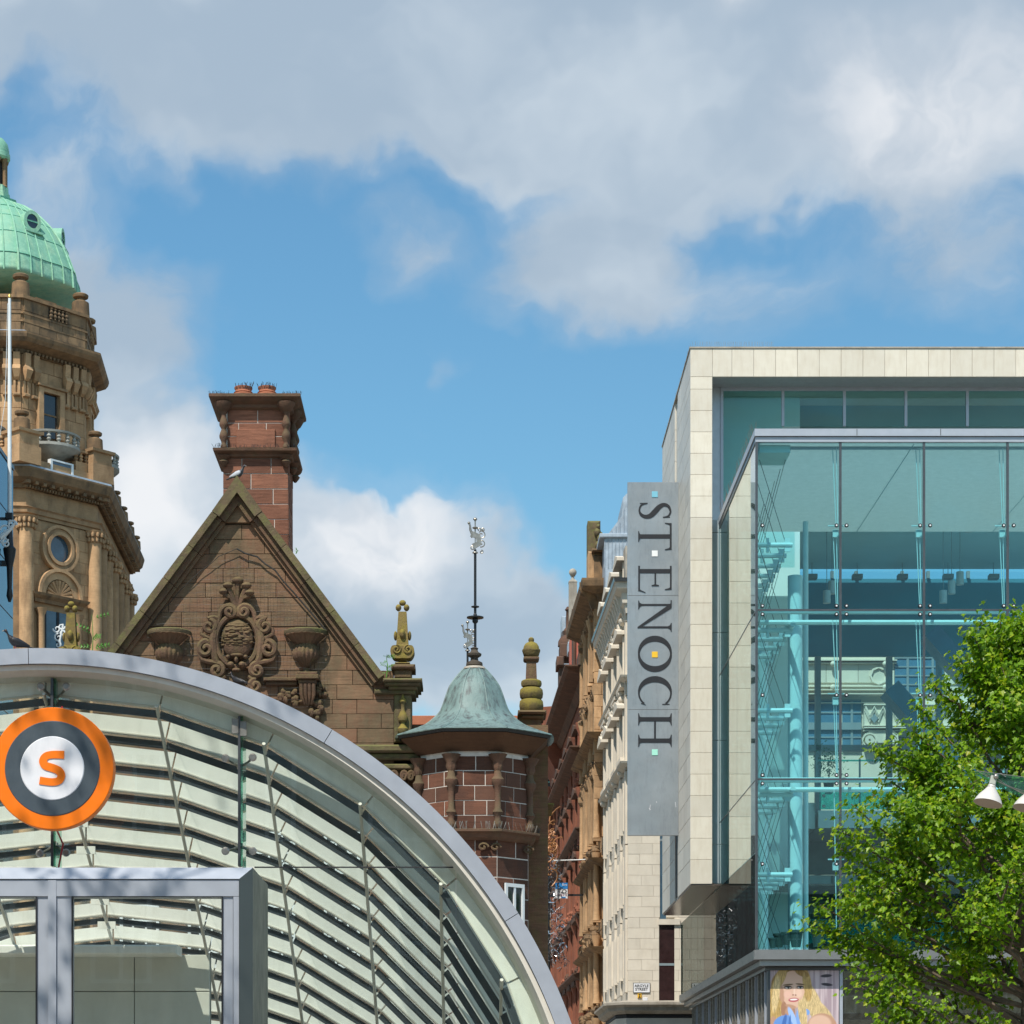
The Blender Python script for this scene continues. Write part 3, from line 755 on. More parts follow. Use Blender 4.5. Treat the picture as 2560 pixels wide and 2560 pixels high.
# wall of the building on the corner is separate; the poster is a thing of its own
def spl(pts, n=8):
    o = []
    for i in range(len(pts)-1):
        p0, p1, p2, p3 = pts[max(i-1, 0)], pts[i], pts[i+1], pts[min(i+2, len(pts)-1)]
        for k in range(n):
            t = k/n
            o.append(tuple(.5*((2*p1[j]) + (-p0[j]+p2[j])*t + (2*p0[j]-5*p1[j]+4*p2[j]-p3[j])*t*t + (-p0[j]+3*p1[j]-3*p2[j]+p3[j])*t**3) for j in range(len(p1))))
    o.append(tuple(pts[-1]))
    return o
poster = thing('window_poster', P(2012, 2700, CY+.35), 'advertising poster of a smiling blonde woman in a blue scarf, at the shop corner', 'poster')
PY = CY + .40
def poster_mat():
    m, N, Lk = _mat('printed_portrait')
    g = N.new('ShaderNodeNewGeometry'); sp = N.new('ShaderNodeSeparateXYZ'); Lk.new(g.outputs['Position'], sp.inputs[0])
    kx, kz = FPX/PY/.3106, -FPX/PY/.3106         # metres to print units
    X = _math(N, Lk, 'ADD', _math(N, Lk, 'MULTIPLY', sp.outputs['X'], kx), (U0-1640)/.3106)
    Z = _math(N, Lk, 'ADD', _math(N, Lk, 'MULTIPLY', sp.outputs['Z'], kz), (V0-2050)/.3106 + EYE*FPX/PY/.3106)
    pn, _ = _pos(N, Lk, (26, 1, 3.0)); strand = _noise(N, Lk, pn, 2.0, 5, .7, .5)
    pb, _ = _pos(N, Lk, (9, 1, .3)); stripe = _noise(N, Lk, pb, 1.5, 2, .5)
    col = _mix(N, Lk, _rng(N, Lk, stripe, .4, .6), (.38, .29, .32), (.60, .50, .52))
    H1, H2, H3 = (.34, .20, .06), (.54, .36, .13), (.72, .54, .27)
    S1, S2, S3 = (.70, .46, .34), (.50, .29, .19), (.38, .20, .12)
    lay = [(1370, 1254, 46, 13, -4, .4, (.05, .04, .05)), (1375, 1324, 46, 12, 6, .4, (.05, .04, .05)),
           (1075, 1330, 150, 135, 0, .12, H1), (960, 1490, 62, 200, 4, .15, H2), (1240, 1440, 70, 190, -28, .18, H3), (1330, 1570, 70, 170, -38, .18, H3), (1215, 1330, 38, 130, -6, .2, H2),
           (1335, 1680, 125, 125, 0, .08, S2), (1320, 1640, 90, 70, 0, .3, S1), (945, 1640, 30, 60, 0, .15, S2),
           (1062, 1530, 56, 95, -6, .12, S3), (1075, 1560, 36, 60, -6, .3, S2),
           (1098, 1350, 102, 138, 4, .07, S1), (1108, 1440, 70, 76, 8, .10, S1), (1008, 1390, 22, 80, -8, .5, S2), (1085, 1500, 46, 14, 14, .6, S2), (1150, 1395, 26, 34, 0, .7, (.78, .54, .42)), (1060, 1405, 30, 30, 0, .7, (.76, .48, .38)),
           (1000, 1268, 40, 105, 24, .2, H2), (1175, 1232, 60, 26, 24, .3, H1), (1196, 1300, 16, 80, -4, .3, H2), (965, 1400, 30, 150, 6, .3, H3),
           (1062, 1326, 42, 7, -6, .4, (.20, .12, .06)), (1160, 1322, 36, 7, 6, .4, (.20, .12, .06)),
           (1062, 1349, 34, 15, 0, .6, (.30, .17, .12)), (1160, 1347, 30, 14, 0, .6, (.30, .17, .12)), (1062, 1351, 22, 8, 0, .3, (.60, .56, .52)), (1160, 1349, 20, 8, 0, .3, (.60, .56, .52)), (1066, 1350, 9, 9, 0, .3, (.05, .07, .06)), (1162, 1348, 9, 9, 0, .3, (.05, .07, .06)), (1060, 1341, 30, 5, -4, .4, (.03, .02, .02)), (1160, 1339, 27, 5, 4, .4, (.03, .02, .02)),
           (1114, 1378, 8, 40, 4, .8, (.80, .58, .46)), (1104, 1408, 8, 5, 0, .5, (.30, .13, .10)), (1124, 1409, 8, 5, 0, .5, (.30, .13, .10)),
           (1108, 1448, 42, 17, -3, .3, (.48, .11, .13)), (1108, 1445, 31, 7, -3, .3, (.82, .78, .75)),
           (1055, 1650, 110, 80, 0, .10, (.15, .30, .66)), (1100, 1590, 22, 90, -22, .3, (.36, .52, .84)), (1030, 1640, 16, 80, 12, .4, (.07, .16, .44)), (1150, 1620, 20, 90, -6, .3, (.22, .38, .74)), (1075, 1650, 10, 80, 4, .4, (.08, .18, .46)), (1205, 1545, 34, 26, 20, .2, (.20, .36, .72)),
           (1180, 1560, 34, 120, -8, .25, H3)]
    for cx, cy, rx, ry, rot, soft, c in lay:
        dx, dz = _math(N, Lk, 'SUBTRACT', X, float(cx)), _math(N, Lk, 'SUBTRACT', Z, float(cy))
        C_, S_ = math.cos(R(rot)), math.sin(R(rot))
        a_ = _math(N, Lk, 'ADD', _math(N, Lk, 'MULTIPLY', dx, C_/rx), _math(N, Lk, 'MULTIPLY', dz, S_/rx))
        b_ = _math(N, Lk, 'ADD', _math(N, Lk, 'MULTIPLY', dx, -S_/ry), _math(N, Lk, 'MULTIPLY', dz, C_/ry))
        q = _math(N, Lk, 'ADD', _math(N, Lk, 'MULTIPLY', a_, a_), _math(N, Lk, 'MULTIPLY', b_, b_))
        mk = N.new('ShaderNodeMapRange'); mk.interpolation_type = 'SMOOTHSTEP'; Lk.new(q, mk.inputs[0]); mk.inputs[1].default_value = 1+soft; mk.inputs[2].default_value = max(.02, 1-soft)
        cc = c
        if c in (H1, H2, H3): cc = _mix(N, Lk, _rng(N, Lk, strand, .38, .62), tuple(x*.55 for x in c), tuple(min(1, x*1.2) for x in c))
        col = _mix(N, Lk, mk.outputs[0], col, cc)
    bs = N.new('ShaderNodeBsdfPrincipled'); Lk.new(col, bs.inputs['Base Color']); bs.inputs['Roughness'].default_value = .3
    o = N.new('ShaderNodeOutputMaterial'); Lk.new(bs.outputs[0], o.inputs[0])
    return m
MB().box(XP(1926, PY), XP(2097, PY), PY, PY+.03, ZP(2680, PY), ZP(2425, PY)).build('printed_sheet', poster_mat(), poster)
MB().box(XP(1926, PY), XP(2097, PY), PY+.032, PY+.06, ZP(2680, PY), ZP(2425, PY)).build('backing_board', M_white, poster)
# --- the vertical sign
SGY = 84.6
sgn = thing('vertical_sign', P(1632, 2089, SGY), 'tall grey metal sign reading ST ENOCH downwards, fixed to the limestone column', 'sign')
sx0, sx1 = XP(1569, SGY), cx0 + .002
for a, b in ((1205, 1489), (1489, 1774), (1774, 2089)):
    MB().cbox(sx0, sx1, SGY, SGY+.16, ZP(b, SGY)+.004, ZP(a, SGY)-.004, .006).build('sign_panel', M_plate, sgn)
LU0, LU1 = XP(1595.5, SGY), XP(1679, SGY); CAP = LU1-LU0
def letter(name, v0, polys=(), ribs=(), rings=()):
    """letter space: x along the reading direction (down the sign), y up to cap height 1"""
    M = Matrix(((0, 0, CAP, LU0), (0, 1, 0, SGY-.012), (-CAP, 0, 0, ZP(v0, SGY)), (0, 0, 0, 1)))
    m = MB(M); k = 0
    for p in polys: m.prism(p, -.004*k, .011); k += .5
    for p, w in ribs: m.ribbon(p, w, -.004*k, .011); k += .5
    for kw in rings: m.ring(y0=-.004*k, y1=.011, seg=40, **kw); k += .5
    return m.build(name, M_black, sgn)
def rect(x0, x1, y0, y1): return [(x0, y0), (x1, y0), (x1, y1), (x0, y1)]
def serif(x, y, w, up):      # a bracketed slab serif centred at x on line y
    s = 1 if up else -1
    return [(x-w, y), (x+w, y), (x+w, y+.02*s), (x+w*.45, y+.05*s), (x+w*.3, y+.10*s), (x-w*.3, y+.10*s), (x-w*.45, y+.05*s), (x-w, y+.02*s)]
S_ = spl([(.455, .77, .03), (.42, .90, .05), (.29, .965, .055), (.13, .90, .085), (.085, .76, .11), (.16, .62, .145), (.29, .50, .16), (.41, .37, .145), (.44, .22, .11), (.38, .09, .085), (.25, .035, .05), (.10, .09, .05), (.045, .25, .03)])
letter('letter_s', 1255, [[(.44, .74), (.475, .74), (.47, .95), (.445, .95)], [(.03, .05), (.055, .05), (.06, .28), (.025, .28)]], [([(p[0], p[1]) for p in S_], [p[2] for p in S_])])
letter('letter_t', 1307, [rect(.345, .475, 0, 1), rect(.01, .81, .945, 1.0), [(.0, .80), (.025, .80), (.06, .92), (.10, .95), (.012, .95)], [(.82, .80), (.795, .80), (.76, .92), (.72, .95), (.808, .95)], serif(.41, 0, .16, True)])
letter('letter_e', 1413, [rect(.115, .245, 0, 1), rect(.02, .74, .95, 1.0), rect(.02, .78, 0, .052), rect(.24, .60, .487, .535), [(.745, .80), (.72, .80), (.685, .93), (.65, .955), (.735, .955)], [(.83, .22), (.805, .21), (.75, .08), (.71, .045), (.78, .045)], [(.60, .40), (.625, .40), (.625, .62), (.60, .62), (.575, .535), (.575, .487)]])
letter('letter_n', 1499, [rect(.13, .19, 0, 1), rect(.80, .86, 0, 1), [(.10, 1.0), (.26, 1.0), (.86, .04), (.86, -.02), (.82, -.02), (.12, .96)], serif(.16, 0, .13, True), serif(.83, 1, .13, False), rect(.02, .2, .97, 1.0)])
letter('letter_o', 1591, rings=[dict(cx=.525, cz=.5, r0=1, r1=1, sx=1, sz=1)] if False else [], polys=[], ribs=[([(.525+.455*math.sin(a), .5+.48*math.cos(a)) for a in [2*PI*i/48 for i in range(49)]], [.055+.125*abs(math.sin(2*PI*i/48))**1.3 for i in range(49)])])
letter('letter_c', 1693, [[(.80, .72), (.83, .72), (.825, .94), (.80, .94)], [(.82, .22), (.845, .23), (.80, .09), (.77, .08)]], [([(.48+.42*math.sin(a), .5+.48*math.cos(a)) for a in [R(48) - R(276)*i/44 for i in range(45)]], [.05+.135*max(0, -math.sin(R(48) - R(276)*i/44))**1.2 for i in range(45)])])
letter('letter_h', 1782, [rect(.13, .26, 0, 1), rect(.77, .90, 0, 1), rect(.25, .78, .475, .53), serif(.195, 0, .18, True), serif(.195, 1, .18, False), serif(.835, 0, .18, True), serif(.835, 1, .18, False)])
for v, col, nm in ((1236, (.20, .52, .66), 'blue'), (1384, (.78, .80, .80), 'white'), (1636.5, (.86, .52, .03), 'yellow'), (1881, (.36, .76, .62), 'mint')):
    c = P(1637, v, SGY); h = CAP*.088
    MB().cbox(c.x-h, c.x+h, SGY-.02, SGY+.002, c.z-h, c.z+h, .004).build('square', plain('square_'+nm, col, .4), sgn)
for (ua, va, ub, vb) in ((1622, 2020, 1627, 2025), (1626, 2012, 1624, 2026), (1688, 2005, 1690, 2018), (1641, 2003, 1642, 2007)):
    a, b = P(ua, va, SGY-.003), P(ub, vb, SGY-.003)
    MB().tube([a, b], .008, 4).build('scratch', M_whten, sgn)
# pendant lamps inside
def pendant(u, v0, v1, Y, lab):
    t = thing('pendant_lamp', P(u, v1, Y), lab, 'lamp', 'pendant lamps inside the glass hall')
    r = .135
    MB().lathe([(r, ZP(v1, Y)), (r, ZP(v0, Y)), (r*.9, ZP(v0, Y)+.01)], XP(u, Y), Y, 14).build('shade', M_interd if False else MAT.get('pendant_paint') or plain('pendant_paint', (.42, .47, .47), .5), t, True)
    if v0 > 1350: MB().tube([(XP(u, Y), Y, ZP(v0, Y)), (XP(u, Y), Y, z1234)], .012, 4).build('flex', M_interd, t)
for args in ((2130, 1280, 1304, 84.6, 'short ceiling lamp, left one of a pair at the hall bulkhead'), (2116, 1308, 1330, 85.5, 'short ceiling lamp, right behind the first vertical glass joint'),
             (2443, 1280, 1304, 84.6, 'short ceiling lamp, upper right of the hall ceiling'), (2421, 1308, 1330, 85.5, 'short ceiling lamp just below and left of another, right of the hall'),
             (2080, 1453, 1485, 87, 'hanging cylinder lamp, higher of the left pair in the hall'), (2067, 1477, 1508, 86.2, 'hanging cylinder lamp, lowest at the left of the hall'),
             (2400, 1430, 1462, 88, 'hanging cylinder lamp, highest of the three on the right'), (2379, 1453, 1485, 87, 'hanging cylinder lamp, middle of the three on the right'), (2358, 1477, 1508, 86.2, 'hanging cylinder lamp, lowest of the three on the right')):
    pendant(*args)
M_pot = plain('dark_pot', (.05, .065, .06), .6)
M_pleaf = plain('indoor_leaf', (.05, .13, .06), .6)
def pot_plant(u, v, Y, lab, tree=True, rim=0, s=1.0):
    c = P(u, v, Y)
    t = thing('potted_plant' if tree else 'planter', c, lab, 'plant' if tree else 'planter', None if tree else 'dark planters along the glass front')
    MB().lathe([(.13*s, c.z), (.2*s, c.z+.42*s), (.23*s, c.z+.42*s), (.23*s, c.z+.5*s), (.18*s, c.z+.5*s), (.17*s, c.z+.40*s)], c.x, c.y, 14).build('pot', M_pot, t, True)
    if tree:
        MB().tube([(c.x, c.y, c.z+.4), (c.x+.02, c.y, c.z+.9)], .025, 5).build('stem', M_bark, t)
        r_ = random.Random(int(u)); m = MB()
        for i in range(420):
            q = Vector((r_.gauss(0, .3), r_.gauss(0, .3), r_.gauss(0, .27))) + Vector((c.x, c.y, c.z+1.15)); a = Vector((r_.uniform(-1, 1), r_.uniform(-1, 1), r_.uniform(-1, 1)))*.07; b = Vector((r_.uniform(-1, 1), r_.uniform(-1, 1), r_.uniform(-1, 1)))*.05
            m.add([q, q+a, q+a+b, q+b], [(0, 1, 2, 3)])
        tag(m.build('foliage', M_pleaf, t, recalc=False), kind='stuff')
    return t
pot_plant(2072, 1985, 86, 'small potted tree in the glass hall, just above the teal balustrade')
for k, (u, v, s, lab) in enumerate(((1990, 2368, 1.0, 'dark planter in the glass corner, rightmost of the front cluster'), (1948, 2368, .8, 'dark planter in the glass corner, middle of the cluster'), (1966, 2362, .75, 'tapered dark pot behind the front planters in the glass corner'), (1932, 2370, .6, 'smallest dark pot nearest the glass corner post'), (2045, 2366, 1.0, 'dark planter standing against the lower teal balustrade'))):
    pot_plant(u, v, CY+.8+(k % 3)*.5, lab, False, 0, s)
# ================================================================ glass subway entrance canopy
KY = 19.4; KS = FPX/KY
KX, KZ, KR = (100-U0)/KS, EYE - (3030-V0)/KS, 1410/KS
can = thing('subway_canopy', (KX, KY+3, 0), 'arched glass and aluminium subway entrance canopy with white louvres', 'canopy')
def arc(th, r, y=KY, dz=0.): return Vector((KX + r*math.sin(th), y, KZ + r*math.cos(th) + dz))
# fascia ring in segments
seg_edges = [-102, -72, -44, -1.2, 31.2, 58, 80, 102]
for a, b in zip(seg_edges[:-1], seg_edges[1:]):
    MB().ring(KX, KZ, KR-.125, KR, KY, KY+.30, max(6, int((b-a)/1.6)), R(a)+.0006, R(b)-.0006).build('arch_panel', M_alum, can, True)
MB().ring(KX, KZ, KR-.17, KR-.128, KY+.035, KY+.28, 120, R(-102), R(102), r0b=KR-.235, r1b=KR-.13).build('arch_trim', M_cream, can, True)
MB().ring(KX, KZ, KR-.30, KR-.24, KY+.285, KY+.36, 120, R(-102), R(102)).build('arch_trim', M_cream, can, True)
# shell: boards hoop by hoop, ribs between them, glass outside
STEP = R(12.8); SL = -.47; RB = KR - .205
D0 = .26
def hoop_pt(i, r, t): return arc(i*STEP, r, KY + t, SL*(t-.3))
bcount = 0; HS = .41
M_gap = plain('slate_gap_strip', (.050, .065, .078), .45, .1, .15, 3)  # slate tone for the added strips that darken the gaps
def slab(A, B, C, D, n): return MB().add([A, B, C, D, A+n, B+n, C+n, D+n], [(0, 1, 2, 3), (4, 7, 6, 5), (0, 4, 5, 1), (1, 5, 6, 2), (2, 6, 7, 3), (3, 7, 4, 0)])
for k in range(23):
    t = D0 + HS*k; bh = .152 - .0024*k; gh = .062 - .0008*k
    for i in range(-3, 7):
        def hp(dr, tt, j): return hoop_pt(i+j, RB-dr, tt)
        if max(hp(0, t, 0).z, hp(0, t, 1).z) < .1: continue
        e = (hp(0, t, 1)-hp(0, t, 0)).normalized()*.008; th = Vector((0, .022, 0))
        bo = slab(hp(0, t, 0)+e, hp(0, t, 1)-e, hp(bh, t, 1)-e, hp(bh, t, 0)+e, th).build('louvre_board', M_lvr, can)
        slab(hp(bh+.001, t+.030, 0)+e, hp(bh+.001, t+.030, 1)-e, hp(bh+gh, t+.030, 1)-e, hp(bh+gh, t+.030, 0)+e, th*.6).build('gutter', M_gap, bo)  # opaque strip added under each board to make the gap look dark
        slab(hp(bh-.012, t-.012, 0)+e, hp(bh-.012, t-.012, 1)-e, hp(bh-.002, t-.012, 1)-e, hp(bh-.002, t-.012, 0)+e, th*.5).build('edge_rail', M_cream, bo)
for i in range(-3, 7):
    for (ta, tb) in ((.28, 2.3), (2.32, 4.5), (4.52, 6.7), (6.72, 9.0)):
        A, B, C, D = hoop_pt(i, RB+.03, ta), hoop_pt(i+1, RB+.03, ta), hoop_pt(i+1, RB+.03, tb), hoop_pt(i, RB+.03, tb)
        if max(A.z, B.z) < .1: continue
        slab(A, B, C, D, Vector((math.sin((i+.5)*STEP), .3, math.cos((i+.5)*STEP))).normalized()*.014).build('roof_pane', G_shell, can)
for i in range(-3, 8):
    A, B = hoop_pt(i, RB-.20, D0-.1), hoop_pt(i, RB-.20, D0+8.6)
    if B.z < -1: pass
    rb = MB(); rb.tube([A, B], .015, 8)
    o = rb.build('rib', M_cream, can, True)
    for k in range(2, 22):
        q = hoop_pt(i, RB-.225, D0+HS*k)
        if q.z < .3 or i != 0: continue
        rot = Matrix.Translation(q) @ Matrix.Rotation(i*STEP, 4, 'Y')
        MB(rot).box(-.085, .085, -.012, .012, -.035, .035).build('bracket_plate', M_lvr, o).matrix_parent_inverse = Matrix()
# front glazing, cut to the arch
GYc = KY + .15
RG = KR - .20
def xk(u): return (u-U0)/FPX*GYc
def zk(v): return EYE + (V0-v)/FPX*GYc
def clip_pane(x0, x1, z0, z1, n=20):
    """polygon of the rectangle inside the arch circle (upper side)"""
    top = []
    for i in range(n+1):
        x = x0 + (x1-x0)*i/n
        q = RG*RG - (x-KX)**2
        zc_ = KZ + math.sqrt(q) if q > 0 else -99
        top.append((x, min(z1, zc_)))
    top = [p for p in top if p[1] > z0+.01]
    if len(top) < 2: return None
    return [(top[0][0], z0)] + top + [(top[-1][0], z0)]
zj = zk(2168)
dx = (598-130)/FPX*GYc
cols = [xk(130)+dx*i for i in range(-2, 1)] + [xk(130), xk(598), KX+RG]
cols = [KX-RG, xk(130)-2*dx, xk(130)-dx, xk(130), xk(598), KX+RG]
for a, b in zip(cols[:-1], cols[1:]):
    p = clip_pane(a+.005, b-.005, zj+.005, 99)
    if p: MB().prism(p, GYc, GYc+.012).build('front_pane', G_can, can)
px0, px1 = xk(638), KX+RG
for a, b in ((xk(636), xk(1140)), (xk(1140), KX+RG), (KX-RG, xk(130)-2*dx)):
    p = clip_pane(a+.005, b-.005, .1, zj-.005)
    if p: MB().prism(p, GYc, GYc+.012).build('front_pane', G_can, can)
MB().box(xk(636), xk(1142), GYc-.004, GYc+.016, zj-.005, zj+.005).build('joint', M_dark, can)
for u, v0, v1 in ((130, 1695, 2165), (598, 1790, 2165)):
    MB().box(xk(u)-.010, xk(u)+.010, GYc-.005, GYc+.10, zk(v1), zk(v0)).build('glass_fin_joint', M_alumd, can)
    MB().box(xk(u)+.012, xk(u)+.028, GYc+.02, GYc+.30, zk(v1), zk(v0)).build('glass_fin', G_fin, can)
def spider(u, v, arms):
    c = Vector((xk(u), GYc+.10, zk(v)))
    o = MB().ell(c, (.03, .03, .03), 8, 5).build('spider', M_silver, can, True)
    for (du, dv) in arms:
        e = Vector((xk(u+du), GYc+.02, zk(v+dv)))
        MB().tube([c, (c+e)/2 + Vector((0, .02, 0)), e], [.014, .010, .011], 6).build('arm', M_silver, o).matrix_parent_inverse = Matrix()
        MB(Matrix.Translation(e+Vector((0, -.02, 0))) @ Matrix.Rotation(R(90), 4, 'X')).lathe([(.030, 0), (.034, .012), (.022, .022)], 0, 0, 12).build('cap', M_silver, o).matrix_parent_inverse = Matrix()
for u, v, arms in ((598, 1914, ((-34, -18), (34, -20))), (598, 2112, ((-34, 16), (34, 16))), (132, 1745, ((-30, -28), (34, -28))), (132, 2108, ((-32, 26), (34, 24)))):
    spider(u, v, arms)
for u, v in ((588, 1815), (609, 1822)):
    MB().cbox(xk(u)-.028, xk(u)+.028, GYc-.012, GYc+.0, zk(v)-.06, zk(v)+.06, .004).build('clamp_plate', M_silver, can)
# --- door portal
DY = 18.25
def xd(u): return (u-U0)/FPX*DY
def zd(v): return EYE + (V0-v)/FPX*DY
pl, pr, pt = xd(-330), xd(598), zd(2197)
bv = .095
# bevelled surround: top and right cheek
MB().add([(pl, DY, pt), (pr, DY, pt), (pr+bv, DY+bv, pt+bv), (pl-bv, DY+bv, pt+bv), (pr+bv, KY+.3, pt+bv), (pl-bv, KY+.3, pt+bv), (pl, KY+.3, pt-.02), (pr, KY+.3, pt-.02)],
         [(0, 1, 2, 3), (3, 2, 4, 5), (5, 4, 7, 6), (6, 7, 1, 0), (1, 7, 4, 2), (0, 3, 5, 6)]).build('portal_head', M_alum, can)
MB().add([(pr, DY, 0), (pr, DY, pt), (pr+bv, DY+bv, pt+bv), (pr+bv, DY+bv, 0), (pr+bv, KY+.3, 0), (pr+bv, KY+.3, pt+bv-.003), (pr-.004, KY+.3, 0), (pr-.004, KY+.3, pt-.02)],
         [(0, 1, 2, 3), (3, 2, 5, 4), (4, 5, 7, 6), (6, 7, 1, 0), (1, 7, 5, 2), (0, 3, 4, 6)]).build('portal_cheek', plain('portal_cheek_shade', (.085, .098, .092), .38, .2, .08, 2), can)  # colour darkened to hold the shade of the side away from the sun
MB().box(pl, pr-.003, DY+.01, DY+.10, zd(2240), pt-.006).build('door_header', M_alum, can)
MB().box(xd(583), pr-.003, DY+.012, DY+.10, 0, zd(2240)-.003).build('door_jamb', M_alum, can)
MB().box(xd(119.5), xd(140), DY+.006, DY+.10, 0, zd(2197)-.008).build('door_mullion', M_alum, can)
def leaf(ua, ub, sa, sb):
    d = MB()
    zt_ = zd(2214)
    o = MB().box(xd(ua), xd(sa), DY+.022, DY+.07, .03, zt_).build('door', M_alum, can)
    for (p, q, z0, z1, nm) in ((sb, ub, .03, zt_, 'stile'), (sa, sb, zd(2242), zt_-.002, 'top_rail'), (sa, sb, .03, .28, 'bottom_rail')):
        MB().box(xd(p)+.001, xd(q)-.001, DY+.024, DY+.069, z0, z1).build(nm, M_alum, o).matrix_parent_inverse = Matrix()
    MB().box(xd(sa), xd(sb), DY+.04, DY+.052, .28, zd(2242)).build('pane', G_door, o).matrix_parent_inverse = Matrix()
    MB().box(xd(sa)-.012, xd(sa), DY+.012, DY+.022, .28, zd(2242)).box(xd(sb), xd(sb)+.012, DY+.012, DY+.022, .28, zd(2242)).box(xd(sa)-.012, xd(sb)+.012, DY+.012, DY+.022, zd(2242), zd(2242)+.012).build('gasket', M_black, o).matrix_parent_inverse = Matrix()
leaf(140.5, 582, 182, 553)
leaf(-320, 119, -280, 88)
# --- lining wall seen through the doors
LY = 23.3
lin = plain('pale_lining', (.62, .63, .55), .55, 0, .05, 4, .4, (.45, .46, .38), .3)
FL = frame((0, LY, 0), (1, 0))
zl = ZP(2386, LY)
MB().box(XP(-420, LY), XP(524, LY), LY+.03, LY+.15, 0, zl-.004).build('lining_wall', M_mortd if False else plain('lining_joint', (.25, .26, .22), .8), can)
for r in range(7):
    for c in range(5):
        xa, xb = XP(-420+189*c, LY), XP(-420+189*(c+1), LY)
        z1 = zl - .36*r
        if z1-.36 > -.1: block(can, FL, xa+.004, max(0, z1-.36)+.004, xb-xa-.008, min(.36, z1)-.008, lin, .03, .004, 'lining_panel')
MB().cbox(XP(-400, LY-.4), XP(443, LY-.4), LY-.42, LY-.02, ZP(2386, LY-.4), ZP(2362, LY-.4), .015).build('light_box', M_lvr, can)
# --- roundel sign hung in front of the glass
RY = 18.95
def xr(u): return (u-U0)/FPX*RY
def zr(v): return EYE + (V0-v)/FPX*RY
rx, rz, ru = xr(131), zr(1921), RY/FPX
sg = thing('subway_roundel', (rx, RY+.05, rz-.48), 'round orange, grey and white subway sign with an orange S', 'sign')
def disc(name, r, y0, y1, mat, bev=.006):
    M = Matrix.Translation((rx, y0, rz)) @ Matrix.Rotation(R(90), 4, 'X')
    return MB(M).lathe([(.01, -(y1-y0)), (r, -(y1-y0)), (r, -bev), (r-bev, 0), (.01, 0)], 0, 0, 72).build(name, mat, sg, True)
disc('outer_disc', 153*ru, RY, RY+.11, M_orange)
disc('middle_disc', 119*ru, RY-.006, RY+.01, M_slatb)
disc('inner_disc', 80*ru, RY-.012, RY+.01, M_whten)
Spts = spl([(318, 607, 39), (262, 606, 37), (228, 614, 37), (214, 638, 39), (226, 660, 40), (262, 672, 40), (292, 686, 40), (304, 708, 38), (293, 733, 37), (258, 741, 37), (197, 733, 38)], 6)
MB().ribbon([(xr(a*.5071), zr(1580+b*.5071)) for a, b, w in Spts], [w*.5071*ru*1.0 for a, b, w in Spts], RY-.019, RY-.011).build('letter_s', M_orange, sg)
MB().box(xr(127), xr(135), RY+.112, KY+.28, rz+.1, rz+.16).box(xr(127), xr(135), RY+.112, KY+.28, rz-.16, rz-.1).build('hanger', M_iron, sg)
MB().tube([(rx-.02, RY+.13, rz+.40), (rx-.03, GYc-.05, zr(1770)), (rx-.02, GYc-.03, zr(1735))], .008, 5).tube([(rx, RY+.13, rz-.44), (rx-.01, GYc-.05, zr(2090)), (rx-.05, GYc-.03, zr(2150))], .008, 5).build('red_cable', plain('red_cable_sheath', (.35, .02, .02), .5), sg)
# ================================================================ old sandstone station building
BY = 40.0; BS = BY/FPX
st = thing('station_building', P(640, 2800, BY+5), 'old brown sandstone station house with carved gable, chimney and copper-roofed turret', 'building')
def xb(u, Y=BY): return XP(u, Y)
def zb(v, Y=BY): return ZP(v, Y)
FB = frame((0, BY, 0), (1, 0))
ax, az = xb(596), zb(1203)
ml = (zb(1203)-zb(1694)) / (xb(961)-ax)          # slope of the gable
zk0 = zb(1694)
xl, xrg = ax - (az-zk0)/ml, xb(985)
wins = [(300, 398, 2262, 2420), (470, 560, 2262, 2420), (640, 738, 2262, 2420), (810, 900, 2262, 2420), (640, 738, 2080, 2185), (810, 900, 2080, 2185)]
holes = [(xb(a)-.03, xb(b)+.03, zb(d)-.03, zb(c)+.03) for a, b, c, d in wins]
MB().prism([(xl, 0), (xrg, 0), (xrg, zb(1735)), (xb(961), zk0), (ax, az-.12), (xl, zk0)], BY+.035, BY+.5).build('gable_wall', M_mortd, st)
MB().box(xl, xb(1355, 44), BY+.5, BY+11, 0, zb(1800)).build('body_wall', M_red, st)
MB().prism([(xl, zk0-.3), (xb(961), zk0-.3), (ax, az-.25)], BY+.5, BY+10.5).build('roof', M_slate, st)
def gclip(z):
    if z < zk0: return (xl, xrg)
    h = (az-z)/ml - .16
    return (ax-h, ax+h)
ashlar(st, FB, 0, 0, zb(2440), zb(1312), .2418, .56, M_gable, .007, .06, .005, 'stone', 4, gclip, holes)
# coping in pieces on both slopes, moulded: outer slab, inner roll
L = math.hypot(xb(961)-ax, az-zk0); ux, uz = (xb(961)-ax)/L, -(az-zk0)/L
for s in (-1, 1):
    n = 5
    for i in range(n):
        a, b = .70 + (L-.70)*i/n + .004, .70 + (L-.70)*(i+1)/n - .004
        def q(t, d): return (ax + s*(ux*t + uz*d), az + uz*t - ux*d)
        o = MB().prism([q(a, 0), q(b, 0), q(b, .11), q(a, .11)], BY-.24, BY+.65).build('coping_stone', M_moss, st)
        MB().prism([q(a, .113), q(b, .113), q(b, .20), q(a, .20)], BY-.15, BY+.2).build('moulding', M_carve, o)
        MB().prism([q(a, .203), q(b, .203), q(b, .26), q(a, .26)], BY-.07, BY+.2).build('moulding', M_gable, o)
def qa(s, t, d): return (ax + s*(ux*t + uz*d), az + uz*t - ux*d)
ap = MB().prism([(ax, az+.03), qa(1, .695, 0), qa(1, .695, .15), (ax, az-.245), qa(-1, .695, .15), qa(-1, .695, 0)], BY-.25, BY+.65).build('apex_stone', M_moss, st)
